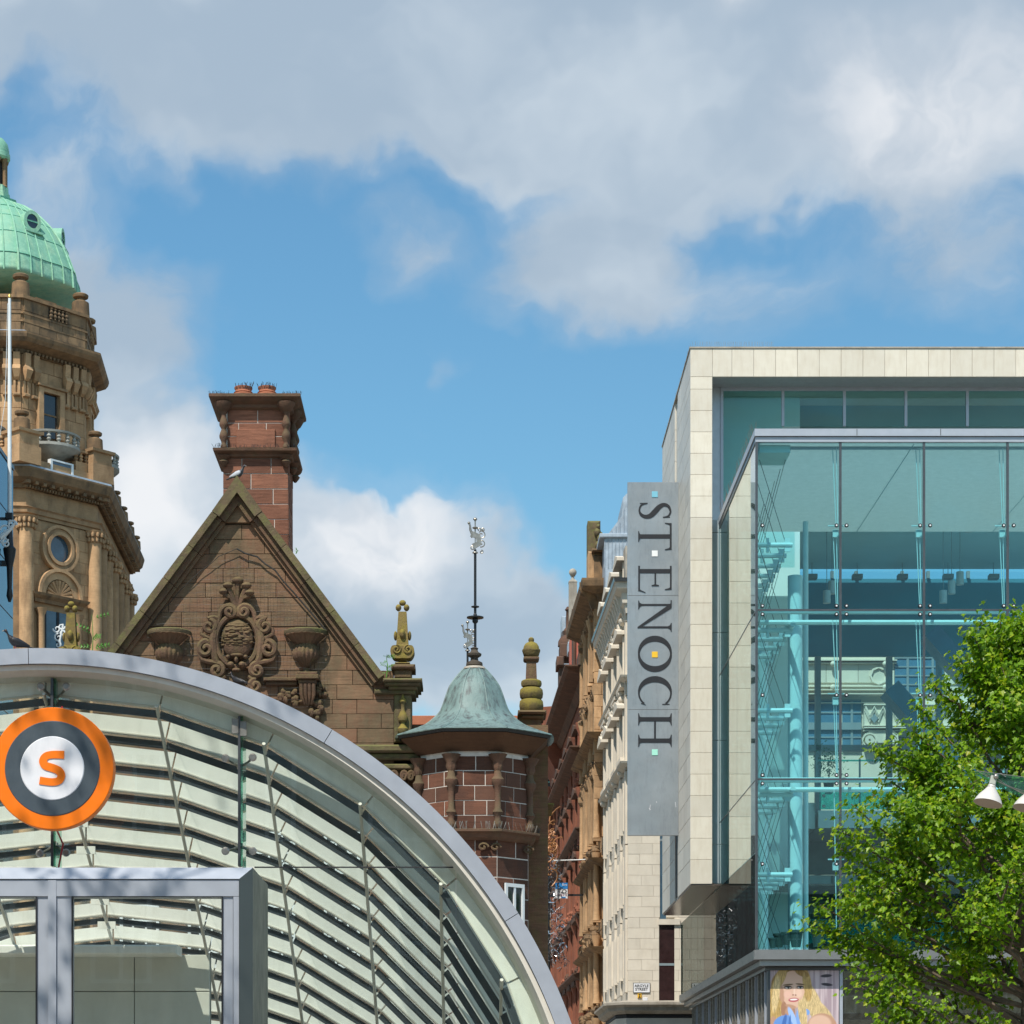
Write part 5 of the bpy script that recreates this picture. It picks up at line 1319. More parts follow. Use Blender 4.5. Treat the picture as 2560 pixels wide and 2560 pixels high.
# --- weather vanes
def vane(u, v, y, v0, lab, s=1.0):
    t = thing('weather_vane', P(u, v0, y), lab, 'weather vane', 'weather vanes on the station roof')
    X = XP(u, y); k = y/FPX*.33651*s
    def z(dv): return ZP(v, y) - dv*k              # dv measured down from the top knob
    MB().tube([(X, y, ZP(v0, y)), (X, y, z(238))], .022*s if s == 1 else .02, 8).build('pole', M_iron, t, True)
    pts = [(12, 12), (16, 30), (4, 36), (4, 45), (22, 54), (20, 60), (6, 66), (4, 110), (4, 232), (20, 236), (22, 244), (8, 248)]
    MB().lathe([(6*k, z(0)), (14*k, z(6)), (16*k, z(14)), (6*k, z(24))] + [(a*k, z(b+20)) for a, b in pts[3:]], X, y, 10).build('spindle', M_silver, t, True)
    MB().ribbon([(X-30*k, z(120)), (X+22*k, z(140)), (X+30*k, z(190)), (X-15*k, z(215))], 42*k, y-.012, y+.012).build('flag_plate', M_silver, t)
    MB().tube([(X-46*k, y, z(40)), (X-38*k, y, z(60)), (X-36*k, y, z(90)), (X-24*k, y, z(125)), (X-26*k, y, z(150))], [8*k, 7*k, 9*k, 8*k, 5*k], 6).build('figurehead', M_silver, t, True)
    MB().ell((X-46*k, y, z(40)), 11*k, 8, 5).build('figurehead_ball', M_silver, t, True)
    def curl(cx, cz, r, a0, turns, sg_):
        return [(X+(cx+r*(1-.75*i/18)*math.cos(a0+sg_*2*PI*turns*i/18))*k, y, z(cz)+r*(1-.75*i/18)*k*math.sin(a0+sg_*2*PI*turns*i/18)) for i in range(19)]
    for cu in (curl(46, 130, 32, PI*.6, 1.2, -1), curl(46, 190, 30, -PI*.6, 1.2, 1), curl(28, 90, 18, -PI/2, 1, 1), curl(56, 88, 14, -PI/2, 1.1, 1), curl(46, 255, 14, PI/2, 1.1, -1), curl(-18, 225, 18, PI/2, 1.1, 1)):
        MB().tube(cu, 4.5*k, 5).build('curl', M_silver, t, True)
    return t
vt = vane(1188, 1294, TY, 1619, 'tall weather vane with long iron pole on the copper turret roof')
for (v, r, h) in ((1517, 30, 5), (1538, 14, 10), (1544, 64, 6), (1552, 22, 14)):
    MB().lathe([(r*.3*.3365*TY/FPX, ZP(v+h*.6, TY)), (r*.3365*TY/FPX, ZP(v+h*.2, TY)), (r*.3365*TY/FPX, ZP(v-h*.2, TY)), (r*.3*.3365*TY/FPX, ZP(v-h*.6, TY))], XP(1188, TY), TY, 14).build('pole_collar', M_iron, vt, True)
vane(1169, 1552, 44.5, 1800, 'small weather vane low on a pole just behind the turret roof', .85)
# --- weeds on the ledges
M_weed = plain('weed_leaf', (.10, .26, .04), .6, 0, .25, 20)
def weed(u, v, y, h, n, lab, seed):
    r_ = random.Random(seed); b = P(u, v, y)
    t = thing('wall_weed', b, lab, 'weed', 'weeds growing on the old stonework')
    MB().tube([b, b+Vector((.02, 0, h*.5)), b+Vector((.0, 0, h))], [.010, .008, .004], 4).build('stem', M_weed, t)
    m = MB()
    for i in range(n):
        q = b + Vector((.01, 0, h*(.2+.8*r_.random()))); a = r_.uniform(0, 2*PI); d = Vector((math.cos(a), math.sin(a)*.6, r_.uniform(-.1, .4)))*h*.32
        sdv = Vector((-d.y, d.x, .02)).normalized()*h*.06
        for k in range(1, 5):
            c = q + d*k/4
            for s in (-1, 1):
                e = Vector((d.z, 0, -d.x)).normalized()*h*.04*s
                m.add([c, c+e+d*.12, c+e*1.4+d*.2+sdv*.4, c+d*.14], [(0, 1, 2, 3)])
    tag(m.build('leaves', M_weed, t, recalc=False), kind='stuff')
weed(966, 1694, BY-.1, .35, 16, 'small green weed beside the lichen-yellow finial', 2)
weed(740, 1384, BY+.2, .10, 10, 'tuft of weed on the right gable slope below the chimney', 3)
# --- pigeons
def loft(rings, seg=12):
    m = MB(); o = []; fs = []
    for (c, r) in rings:
        for i in range(seg):
            a = 2*PI*i/seg; o.append((c[0], c[1]+r[0]*math.cos(a), c[2]+r[1]*math.sin(a)))
    for k in range(len(rings)-1):
        for i in range(seg):
            j = (i+1) % seg; fs.append((k*seg+i, k*seg+j, k*seg+seg+j, k*seg+seg+i))
    fs.append(tuple(range(seg))); fs.append(tuple(range(len(o)-seg, len(o))))
    return m.add(o, fs)
M_pig = plain('pigeon_dark', (.05, .055, .065), .5, 0, .3, 30); M_pigg = plain('pigeon_grey', (.48, .50, .54), .6, 0, .1, 30); M_pigb = plain('pigeon_black', (.014, .013, .016), .5, 0, .3, 30); M_pigl = plain('pigeon_leg', (.42, .10, .11), .6); M_beak = plain('pigeon_beak', (.30, .27, .22), .5); M_pign = plain('pigeon_neck_green', (.05, .15, .13), .3, .3, .3, 20)
def pigeon(base, length, face, lab, dark=False, head_low=False):
    """body profile runs tail to beak along local x; pitch leans it up"""
    t = thing('pigeon', base, lab, 'pigeon', 'pigeons perched on the buildings'); s = length/.34
    Mx = Matrix.Translation(base) @ Matrix.Rotation(face, 4, 'Z') @ Matrix.Diagonal((s, s, s, 1))
    body = [((-.19, 0, .070), (.020, .006)), ((-.12, 0, .085), (.034, .014)), ((-.06, 0, .105), (.052, .042)), ((.0, 0, .125), (.060, .060)), ((.05, 0, .145), (.056, .062)), ((.085, 0, .175), (.040, .048)), ((.10, 0, .205), (.028, .034)), ((.108, 0, .235), (.024, .028)), ((.122, 0, .262), (.027, .026)), ((.14, 0, .270), (.022, .022)), ((.155, 0, .268), (.010, .010))]
    if head_low: body[6:] = [((.115, 0, .185), (.030, .034)), ((.14, 0, .19), (.028, .030)), ((.165, 0, .185), (.026, .026)), ((.18, 0, .178), (.018, .018)), ((.19, 0, .172), (.009, .009))]
    dk = M_pigb if dark else M_pig
    m = loft(body); m.M = None
    m.v = [Mx @ Vector(p) for p in m.v]; bo = m.build('body', dk, t, 'all')
    for sd in (-1, 1):
        w = loft([((-.17, 0, .085), (.006, .008)), ((-.10, 0, .105), (.014, .030)), ((-.03, 0, .128), (.020, .046)), ((.04, 0, .145), (.018, .042)), ((.07, 0, .150), (.006, .02))]); w.v = [Mx @ (Vector(p) + Vector((0, sd*.045, 0))) for p in w.v]
        wo = w.build('wing', M_pigb if dark else M_pigg, t, 'all')
        if not dark:
            for xx in (-.075, -.03): 
                q = MB(); q.box(xx-.010, xx+.010, sd*.05+(-.0 if sd < 0 else -.016), sd*.05+(.016 if sd < 0 else .0)+sd*.016, .085, .165); q.v = [Mx @ Vector(p) for p in q.v]; q.build('wing_bar', M_pig, wo)
        lg = MB().tube([(0.01, sd*.025, .08), (.015, sd*.025, .0)], .006, 5)
        for dxy in ((.04, 0), (.03, .02), (.03, -.02), (-.02, 0)): lg.tube([(.015, sd*.025, .004), (.015+dxy[0], sd*.025+dxy[1], .003)], .004, 4)
        lg.v = [Mx @ Vector(p) for p in lg.v]; lg.build('leg', M_pigl, t)
    hx, hz = (.155, .268) if not head_low else (.19, .172)
    bk = MB().tube([(hx-.004, 0, hz), (hx+.012, 0, hz-.004), (hx+.026, 0, hz-.012)], [.007, .006, .002], 6); bk.v = [Mx @ Vector(p) for p in bk.v]; bk.build('beak', M_beak, t)
    tl = MB().prism([(-.16, .085), (-.26, .055), (-.262, .047), (-.16, .070)], -.025, .025); tl.v = [Mx @ Vector(p) for p in tl.v]; tl.build('tail', dk, t)
    ey = MB()
    for sd in (-1, 1): ey.ell((hx-.022, sd*.022, hz+.005), .005, 6, 4)
    ey.v = [Mx @ Vector(p) for p in ey.v]; ey.build('eyes', plain('pigeon_eye', (.55, .18, .02), .2) if 'pigeon_eye' not in MAT else MAT['pigeon_eye'], bo)
pigeon(Vector((ax-.01, BY+.1, az+.032)), .30, R(-25), 'grey and white pigeon perched on the tip of the gable')
pigeon(c3(735, 1775)-Vector((-.03, .22, .0)), .34, R(150), 'dark pigeon sitting at the foot of the carved coat of arms', True, False)

pbx = (40-U0)/FPX*(KY+.15)
pigeon(Vector((pbx, KY+.15, KZ + math.sqrt(KR**2 - (pbx-KX)**2))), .215, R(200), 'black pigeon standing on top of the canopy arch', True, False)
# ================================================================ domed corner building, far left
DXc, DYc = XP(-13, 104), 104.0
dome_b = thing('domed_building', (DXc, DYc, 0), 'blond sandstone corner tower with green copper dome, far left', 'building')
PH = 26.0
def o8(c): return [(DXc + .957*c*math.sin(R(PH+45*i)), DYc - .957*c*math.cos(R(PH+45*i))) for i in range(8)]
YK = 99.5
def zv(v): return ZP(v, YK)
def oct_stack(name, prof, mat, par=dome_b): return MB().stackz([(o8(c), z) for c, z in prof]).build(name, mat, par)
oct_stack('upper_shaft', [(4.52, zv(1180)), (4.52, zv(850))], M_blondd)
oct_stack('main_cornice', [(4.60, zv(872)), (4.66, zv(866)), (4.66, zv(862)), (4.95, zv(856)), (5.20, zv(851)), (5.32, zv(842)), (5.36, zv(834)), (5.36, zv(829)), (4.9, zv(822))], M_blondd)
oct_stack('lead_flashing', [(5.34, zv(828)), (4.86, zv(818)), (4.7, zv(817))], M_lead)
par_ = oct_stack('parapet', [(4.60, zv(824)), (4.60, zv(735))], M_blondd)
for z0, z1, c in ((793, 789, 4.68), (773, 769, 4.70), (735, 727, 4.78)): oct_stack('parapet_course', [(c, zv(z0)), (c, zv(z1))], M_blondd)
faces = []
pts8 = o8(4.62)
def face_frame(i, c):
    p = o8(c); a, b = Vector((*p[i % 8], 0)), Vector((*p[(i+1) % 8], 0))
    return frame(a, b-a), (b-a).length
# which faces the camera sees: 7 (frontal-left), 0 (front-right), 6 and 1 edge-on
for fi in (6, 7, 0, 1):
    Fo, w = face_frame(fi, 4.60)
    # parapet stones with an open balustrade in the middle
    ashlar(dome_b, Fo, .05, w-.05, zv(824), zv(735), .50, .85, M_blondd, .01, .07, .012, 'parapet_stone', 40+fi, None, [(w*.40, w*.70, zv(768), zv(737))], .15, -.06)
    MB(Fo).box(w*.40, w*.70, -.02, .1, zv(768), zv(737)).build('parapet_opening', M_dark, dome_b)
    for k in range(5):
        x = w*(.43+.06*k); p = Fo @ Vector((x, -.08, 0))
        baluster(p.x, p.y, zv(767), zv(738), .10, M_blondd, dome_b, 'baluster', 8)
    # shaft stones
    Fs, ws = face_frame(fi, 4.55)
    wx0, wx1 = ws*.30, ws*.56
    ashlar(dome_b, Fs, .02, ws-.02, zv(1180), zv(872), .545, .80, M_blond, .012, .08, .012, 'stone', 60+fi, None, [(wx0-.25, wx1+.25, zv(1068), zv(945))], .15)
    wo = MB(Fs).box(wx0, wx1, -.02, .06, zv(1066), zv(957)).build('window', M_wglass, dome_b)
    MB(Fs).box(wx0-.25, wx0, -.20, .14, zv(1068), zv(945)).box(wx1, wx1+.25, -.20, .14, zv(1068), zv(945)).box(wx0, wx1, -.199, .14, zv(956), zv(945)).build('window_surround', M_blond, wo)
    MB(Fs).box(wx0-.33, wx1+.33, -.30, .0, zv(944), zv(938)).build('window_hood', M_blond, wo)
    MB(Fs).box(wx0, wx1, -.05, .0, zv(1012), zv(1008)).box(wx0, wx0+.07, -.06, .0, zv(1066), zv(957)).box(wx1-.07, wx1, -.06, .0, zv(1066), zv(957)).build('sash_frame', M_blondd, wo)
    # paired carved brackets under the cornice at each corner
    for x in (.18, .62, ws-1.05, ws-.62, ws-.2):
        b = MB(Fs).stackz([([(x-.16*k, -.03), (x+.16*k, -.03), (x+.16*k, -.03-d), (x-.16*k, -.03-d)], z) for k, d, z in ((.55, .05, zv(940)), (.7, .16, zv(934)), (1.0, .30, zv(915)), (1.0, .22, zv(905)), (.85, .16, zv(903)), (.85, .2, zv(872)))]).build('bracket', M_blond, dome_b)
        MB(Fs).box(x-.14, x-.05, -.08, -.0, zv(972), zv(941)).box(x+.04, x+.13, -.08, -.0, zv(972), zv(941)).cbox(x-.15, x+.15, -.16, 0, zv(980), zv(972), .03).build('bracket_drop', M_blond, b)
    dn = MB(Fs)
    x = .1
    while x < ws-.1: dn.box(x, x+.09, -.22, -.02, zv(871), zv(864)); x += .2
    dn.build('dentils', M_blondd, dome_b)
    # rounded balcony
    Fb, wb = face_frame(fi, 4.62)
    bx = ws*.43; c = Fb @ Vector((bx, 0, 0)); th = math.atan2((Fb.to_3x3() @ Vector((0, -1, 0))).x, -(Fb.to_3x3() @ Vector((0, -1, 0))).y)
    def half(prof, name, par=None, seg=16): return MB().lathe(prof, c.x, c.y, seg, th-PI/2, th+PI/2).build(name, M_blondg, par or dome_b, True)
    bo = half([(.15, zv(1145)), (.45, zv(1135)), (.75, zv(1120)), (1.15, zv(1112)), (1.30, zv(1104)), (1.30, zv(1097)), (1.05, zv(1096))], 'balcony')
    half([(1.12, zv(1072)), (1.28, zv(1071)), (1.30, zv(1066)), (1.10, zv(1064))], 'balcony_rail', bo)
    for k in range(9):
        a = th - PI/2 + PI*(k+.5)/9
        baluster(c.x+1.18*math.sin(a), c.y-1.18*math.cos(a), zv(1097), zv(1072), .10, M_blondg, bo, 'baluster', 8)
# urns on parapet corners
def urn(x, y, z, s, par, mat):
    return MB().lathe([(.62*s, z), (.62*s, z+.15*s), (.58*s, z+.9*s), (.34*s, z+1.05*s), (.30*s, z+1.15*s), (.52*s, z+1.25*s), (.55*s, z+1.42*s), (.45*s, z+1.5*s), (.3*s, z+1.52*s)], x, y, 14).build('urn', mat, par, True)
for i in (0, 1, 7, 2):
    p = o8(4.35)[i]; urn(p[0], p[1], zv(727), .62, dome_b, M_blondd)
# dome
dz = lambda v: ZP(v, 104)
dp = [(745, 213), (704, 209), (684, 202), (648, 188), (612, 169), (583, 147), (550, 114), (534, 92), (525, 77), (517, 56)]
dps = spl(dp, 3); k104 = 104/FPX
dome = MB().stackz([([(DXc + r*k104*(1+.03*math.cos(8*(2*PI*i/64)))*math.sin(2*PI*i/64+R(PH)), DYc - r*k104*(1+.03*math.cos(8*(2*PI*i/64)))*math.cos(2*PI*i/64+R(PH))) for i in range(64)], dz(v)) for v, r in dps]).build('dome', M_copper, dome_b, 'all')
for i in range(40):
    a = 2*PI*i/40 + R(PH); big = i % 5 == 0
    kk = 1+.03*math.cos(8*2*PI*i/40)
    MB().tube([(DXc + r*k104*kk*1.004*math.sin(a), DYc - r*k104*kk*1.004*math.cos(a), dz(v)) for v, r in dps], .055 if big else .032, 5).build('seam', M_copper, dome, True)
for v, r in ((700, 208.5), (640, 184), (590, 152.5), (555, 120)):
    MB().tube([(DXc + r*k104*(1.03+.03*math.cos(8*2*PI*i/64)-.028)*math.sin(2*PI*i/64+R(PH)), DYc - r*k104*(1.03+.03*math.cos(8*2*PI*i/64)-.028)*math.cos(2*PI*i/64+R(PH)), dz(v)) for i in range(64)], .025, 4, True).build('seam', M_copd, dome, True)
for ad in (43, 88, -2):
    a = R(ad); r = 169*k104; c = Vector((DXc + r*math.sin(a)*1.0, DYc - r*math.cos(a), dz(600)))
    Mo = Matrix.Translation(c) @ Matrix.Rotation(a, 4, 'Z')
    lo = MB(Mo).ring(0, 0, .28, .42, -.06, .9, 24, sz=1.08).build('round_dormer', M_copper, dome, True)
    MB(Mo).prism([(.3*math.sin(q), .325*math.cos(q)) for q in [2*PI*k/24 for k in range(24)]], -.02, .02).build('pane', M_wglass, lo)
    MB(Mo).box(-.3, .3, -.045, -.02, -.03, .03).build('glazing_bar', M_copd, lo)
    MB(Mo).box(-.46, .46, -.20, .5, -.52, -.43).build('dormer_sill', M_copper, lo)
oct_stack('collar', [(.95, dz(520)), (1.06, dz(514)), (1.08, dz(508)), (.82, dz(503))], M_copd)
lt = MB().lathe([(.66, dz(503)), (.65, dz(488)), (.60, dz(486)), (.58, dz(470))], DXc, DYc, 8).build('lantern', M_copper, dome_b)
for i in range(8):
    a = R(PH+45*i); MB().lathe([(.14, dz(471)), (.10, dz(465)), (.10, dz(412)), (.14, dz(407)), (.16, dz(402))], DXc+.46*math.sin(a), DYc-.46*math.cos(a), 8).build('lantern_column', M_blondd, lt, True)
MB().lathe([(.32, dz(471)), (.32, dz(402))], DXc, DYc, 8).build('lantern_core', M_dark, lt)
MB().lathe([(.56, dz(403)), (.66, dz(398)), (.66, dz(388)), (.61, dz(386)), (.62, dz(378)), (.56, dz(362)), (.4, dz(350)), (.16, dz(344)), (.05, dz(330)), (.02, dz(308))], DXc, DYc, 20).build('lantern_dome', M_copper, lt, True)
dw_ = MB(face_frame(0, 3.85)[0]).box(.9, 1.95, -.12, .6, zv(741), zv(706)).build('dome_window', M_blondd, dome); MB(face_frame(0, 3.85)[0]).box(1.0, 1.85, -.14, -.13, zv(738), zv(713)).build('pane', M_wglass, dw_)
# lower stage: chamfered corner
A0 = Vector((XP(64, 99.3), 99.3, 0)); d1 = Vector((math.cos(R(48.5)), math.sin(R(48.5)), 0)); B0_ = A0 + d1*3.73
d2 = Vector((-.033, 1, 0)).normalized(); C0 = B0_ + d2*12.6
d0 = Vector((math.cos(R(3.5)), math.sin(R(3.5)), 0)); Z0_ = A0 - d0*9
def zl_(v): return ZP(v, 99.3)
plan = [Z0_, A0, B0_, C0, C0 - Vector((12, 0, 0)), Z0_ + Vector((0, 14, 0))]
def off_plan(o):
    """outward offset of the visible corner line"""
    n0, n1, n2 = (Vector((d.y, -d.x, 0)) for d in (d0, d1, d2))
    def meet(P_, da, na, db, nb):
        p, q = P_ + na*o, P_ + nb*o
        den = da.x*db.y - da.y*db.x; t = ((q-p).x*db.y - (q-p).y*db.x)/den
        return p + da*t
    a, b = meet(A0, d0, n0, d1, n1), meet(B0_, d1, n1, d2, n2)
    return [tuple((Z0_+n0*o)[:2]), tuple(a[:2]), tuple(b[:2]), tuple((C0+n2*o + d2*min(o, .4))[:2]), tuple((C0 - Vector((12, -o, 0)))[:2]), tuple((Z0_ + Vector((0, 14, 0)))[:2])]
def lower(name, prof, mat): return MB().stackz([(off_plan(o), z) for o, z in prof]).build(name, mat, dome_b)
lower('lower_wall', [(-.08, 0), (-.08, zl_(1180))], M_blondd)
lower('architrave', [(.12, zl_(1292)), (.12, zl_(1284)), (.19, zl_(1282)), (.20, zl_(1272)), (.27, zl_(1268)), (.1, zl_(1264))], M_blond)
lower('frieze', [(.06, zl_(1264)), (.06, zl_(1222))], M_blond)
lower('lower_cornice', [(.20, zl_(1222)), (.25, zl_(1212)), (.45, zl_(1208)), (.62, zl_(1200)), (.68, zl_(1188)), (.72, zl_(1180)), (.72, zl_(1176)), (.4, zl_(1172))], M_blondd)
lower('lead_flashing', [(.71, zl_(1176)), (.69, zl_(1171)), (.2, zl_(1167))], M_lead)
lower('attic_course', [(.35, zl_(1172)), (.35, zl_(1150)), (.30, zl_(1148))], M_blond)
for (P_, dd, wd, tag_) in ((A0, d1, 3.73, 'c'), (B0_, d2, 12.6, 's')):
    Fr = frame(P_, dd)
    dn = MB(Fr); x = -.3
    while x < wd+.2: dn.box(x, x+.16, -.52, -.1, zl_(1214), zl_(1206)); x += .42
    x = -.2
    while x < wd+.1: dn.box(x, x+.07, -.33, -.05, zl_(1222), zl_(1216)); x += .15
    dn.build('dentils', M_blondd, dome_b)
# piers and balustrade on the attic
for (P_, x, y) in ((A0, -.35, -.2), (A0, 3.6, -.1), (A0, -2.9, .3)):
    Fr = frame(P_, d1 if x > -1 else d0)
    pz = MB(Fr).stackz([([(x-w, y-w), (x+w, y-w), (x+w, y+w), (x-w, y+w)], z) for w, z in ((.56, zl_(1170)), (.56, zl_(1125)), (.50, zl_(1124)), (.50, zl_(1096)), (.60, zl_(1094)), (.62, zl_(1087)), (.5, zl_(1085)))]).build('attic_pier', M_blond, dome_b)
    q = Fr @ Vector((x, y, 0)); urn(q.x, q.y, zl_(1085), .55, pz, M_blondd)
Fc = frame(A0, d1)
for x0, x1 in ((2.5, 3.05), (-1.9, -.95)):
    Fz = Fc if x0 > 0 else frame(A0, d0)
    b = MB(Fz).box(x0-.1, x1+.1, -.3, -.05, zl_(1170), zl_(1125)).build('attic_balustrade', M_blond, dome_b)
    MB(Fz).box(x0-.1, x1+.1, -.3, -.05, zl_(1100), zl_(1094)).build('rail', M_blond, b)
    for k in range(3):
        q = (Fc if x0 > 0 else frame(A0, d0)) @ Vector((x0+(x1-x0)*k/2, -.17, 0)); baluster(q.x, q.y, zl_(1125), zl_(1100), .1, M_blond, b, 'baluster', 8)
aw = MB(Fc).box(1.05, 2.2, -.34, -.2, zl_(1172), zl_(1140)).build('attic_window', M_wind, dome_b); MB(Fc).box(1.0, 1.1, -.40, -.19, zl_(1172), zl_(1138)).box(2.1, 2.2, -.40, -.19, zl_(1172), zl_(1138)).box(1.1, 2.1, -.40, -.19, zl_(1142), zl_(1138)).build('window_frame', M_white, aw)
# ashlar of the chamfer face with the round window and the arch
xo, zo = 1.63, zl_(1357); zA = zl_(1478)
holes_ = [(xo-.85, xo+.85, zl_(1420), zl_(1300)), (xo-1.2, xo+1.2, zl_(1480), zl_(1415)), (xo-1.25, xo+.95, 0, zl_(1482))]
ashlar(dome_b, Fc, .3, 3.45, zl_(1660), zl_(1293), .48, .72, M_blond, .012, .1, .012, 'stone', 77, None, holes_, .15, -.06)
MB(Fc).box(.05, 3.68, -.045, .02, zl_(1660), zl_(1293)).build('chamfer_wall', M_blond, dome_b)
ro = MB(Fc).ring(xo, zo, .62, .95, -.22, .02, 40, sz=1.02).build('round_window', M_blond, dome_b, True)
MB(Fc).ring(xo, zo, .56, .70, -.30, .0, 40).build('moulding', M_blond, ro, True); MB(Fc).ring(xo, zo, .84, .97, -.28, .0, 40).build('moulding', M_blond, ro, True)
MB(Fc).prism([(xo+.58*math.sin(q), zo+.58*math.cos(q)) for q in [2*PI*k/32 for k in range(32)]], -.06, -.05).build('pane', M_wind, ro)
ao = MB(Fc).ring(xo, zA, .72, 1.12, -.20, .02, 32, R(-90), R(90)).build('shell_arch', M_blond, dome_b, True)
MB(Fc).ring(xo, zA, 1.02, 1.16, -.30, .0, 32, R(-90), R(90)).build('moulding', M_blond, ao, True)
for k in range(11):
    a = R(-85+17*k); MB(Fc).tube([(xo, -.12, zA+.05), (xo+.66*math.sin(a), -.16, zA+.02+.66*math.cos(a))], [.03, .09], 6).build('shell_flute', M_blond, ao, True)
MB(Fc).prism([(xo+.7*math.sin(R(a)), zA+.7*math.cos(R(a))) for a in range(-90, 91, 10)], -.06, -.05).build('shell_back', M_blondd, ao)
MB(Fc).stackz([([(xo-1.25-o, .02), (xo-1.25-o, -.15-o), (xo+1.25+o, -.15-o), (xo+1.25+o, .02)], z) for o, z in ((.02, zl_(1500)), (.05, zl_(1492)), (.2, zl_(1484)), (.24, zl_(1478)))]).build('door_hood', M_blondd, dome_b)
dwn = MB(Fc).box(xo-.72, xo+.72, -.055, -.05, 0, zl_(1516)).build('tall_window', M_wind, dome_b)
MB(Fc).box(xo-.06, xo+.06, -.09, -.06, 0, zl_(1516)).box(xo-.72, xo-.62, -.09, -.06, 0, zl_(1516)).box(xo+.62, xo+.72, -.09, -.06, 0, zl_(1516)).build('window_frame', M_dark, dwn)
for x in (xo-.98, xo+.98): MB(Fc).lathe([(.17, 0), (.15, zl_(1540)), (.15, zl_(1532)), (.24, zl_(1520)), (.26, zl_(1516))], x, -.2, 12).build('small_column', M_blond, dome_b, True)
def column(pt, r, name='column'):
    k = MB().lathe([(r*1.05, 0), (r, zl_(1700)), (r*.95, zl_(1320))], pt.x, pt.y, 20).build(name, M_blond, dome_b, True)
    cp = MB().lathe([(r*1.02, zl_(1322)), (r*1.1, zl_(1318)), (r*1.0, zl_(1316)), (r*1.1, zl_(1305)), (r*1.5, zl_(1296)), (r*1.55, zl_(1293))], pt.x, pt.y, 14).build('capital', M_blond, k, True)
    lv = MB(); rr_ = random.Random(int(pt.x*100))
    for i in range(26):
        a = 2*PI*i/13; zz_ = zl_(1316 - 12*(i // 13)) ; q = r*(1.15+.25*(i // 13))
        lv.ell((pt.x+q*math.sin(a), pt.y-q*math.cos(a), zz_), (.08, .08, .12), 6, 4)
    lv.build('leaf_carving', M_blond, cp, True)
column(Fc @ Vector((.0, -.05, 0)), .31)
column(Fc @ Vector((3.55, -.12, 0)), .31)
Fside = frame(B0_, d2)
for k in range(6): column(Fside @ Vector((.9+2.2*k, -.12, 0)), .26)
for k in range(5):
    x = 1.5 + 2.2*k
    wv = MB(Fside).box(x, x+1.0, -.02, .0, zl_(1620), zl_(1330)).build('window', M_wind, dome_b); [MB(Fside).box(*b_).build('jamb', M_blond, wv) for b_ in ((x-.12, x, -.14, .0, zl_(1620), zl_(1320)), (x+1.0, x+1.12, -.14, .0, zl_(1620), zl_(1320)))]
rnd = random.Random(3)
for k in range(5):
    q = Fside @ Vector((.6+2.7*k, -.45, 0)); urn(q.x, q.y, zl_(1170), .42, dome_b, M_blondd)

# ================================================================ blue glass clad block at the left edge
bg_x = XP(33, 75.0)
blue = thing('glass_clad_building', (bg_x-4, 70, 0), 'block clad in dark blue glass panels at the left edge', 'building')
ztop = ZP(1176, 75)
MB().box(bg_x-10, bg_x-.05, 60, 75, 0, ztop-.02).build('core', M_alumd, blue)
Fbl = frame((bg_x, 60, 0), (0, 1))
for r in range(16):
    for c in range(3):
        z1 = ztop - 1.55*r
        if z1 < 1.5: break
        k = (5.0, 1.55)
        block(blue, Fbl, c*5+.015, z1-1.55+.015, 4.97, 1.52, M_bluecl, .04, .006, 'glass_panel')
MB().box(bg_x-10, bg_x+.03, 59.9, 75.03, ztop, ztop+.12).build('roof_edge', M_alumd, blue)
MB().box(bg_x-10, bg_x-.02, 75.0, 75.05, 0, ztop-.02).build('end_wall', M_bluecl, blue)
# flagpole on the block
FPY = 73.2; fxp = XP(24, FPY)
fpz = thing('flagpole', P(24, 1310, FPY), 'white flagpole with gilt knob beside the blue glass block', 'flagpole')
MB().lathe([(.065, ZP(1310, FPY)), (.06, ZP(1000, FPY)), (.045, ZP(746, FPY))], fxp, FPY, 12).build('pole', M_white, fpz, True)
MB().lathe([(.02, ZP(746, FPY)), (.06, ZP(744, FPY)), (.05, ZP(739, FPY)), (.02, ZP(735, FPY))], fxp, FPY, 10).build('knob', plain('gilt', (.45, .30, .08), .35, .7), fpz, True)
MB().tube([(fxp-.05, FPY-.05, ZP(760, FPY)), (fxp-.12, FPY-.05, ZP(1000, FPY)), (fxp-.32, FPY-.05, ZP(1110, FPY))], .008, 4).build('halyard', M_white, fpz)
MB().cbox(fxp-.12, fxp+.10, FPY-.1, FPY+.1, ZP(1300, FPY), ZP(1283, FPY), .02).box(bg_x-.05, fxp, FPY-.05, FPY+.05, ZP(1300, FPY), ZP(1294, FPY)).build('upper_bracket', M_iron, fpz)
MB().lathe([(.04, ZP(1505, FPY)), (.10, ZP(1490, FPY)), (.07, ZP(1470, FPY)), (.09, ZP(1420, FPY)), (.18, ZP(1385, FPY)), (.20, ZP(1372, FPY)), (.12, ZP(1365, FPY)), (.07, ZP(1310, FPY))], fxp, FPY, 10).box(bg_x-.05, fxp, FPY-.06, FPY+.06, ZP(1415, FPY), ZP(1402, FPY)).build('lower_bracket', M_iron, fpz, True)
orn = thing('scroll_ornament', P(16, 1370, FPY-.4), 'white painted scroll ornament beside the flagpole bracket', 'ornament')
def wcurl(u, v, r, a0, tr, s, Y, par, rad=.035, mat=M_white):
    k = Y/FPX
    MB().tube([(XP(u, Y)+r*k*(1-.8*i/20)*math.cos(a0+s*2*PI*tr*i/20), Y, ZP(v, Y)+r*k*(1-.8*i/20)*math.sin(a0+s*2*PI*tr*i/20)) for i in range(21)], [rad*(1-.5*i/20) for i in range(21)], 6).build('curl', mat, par, True)
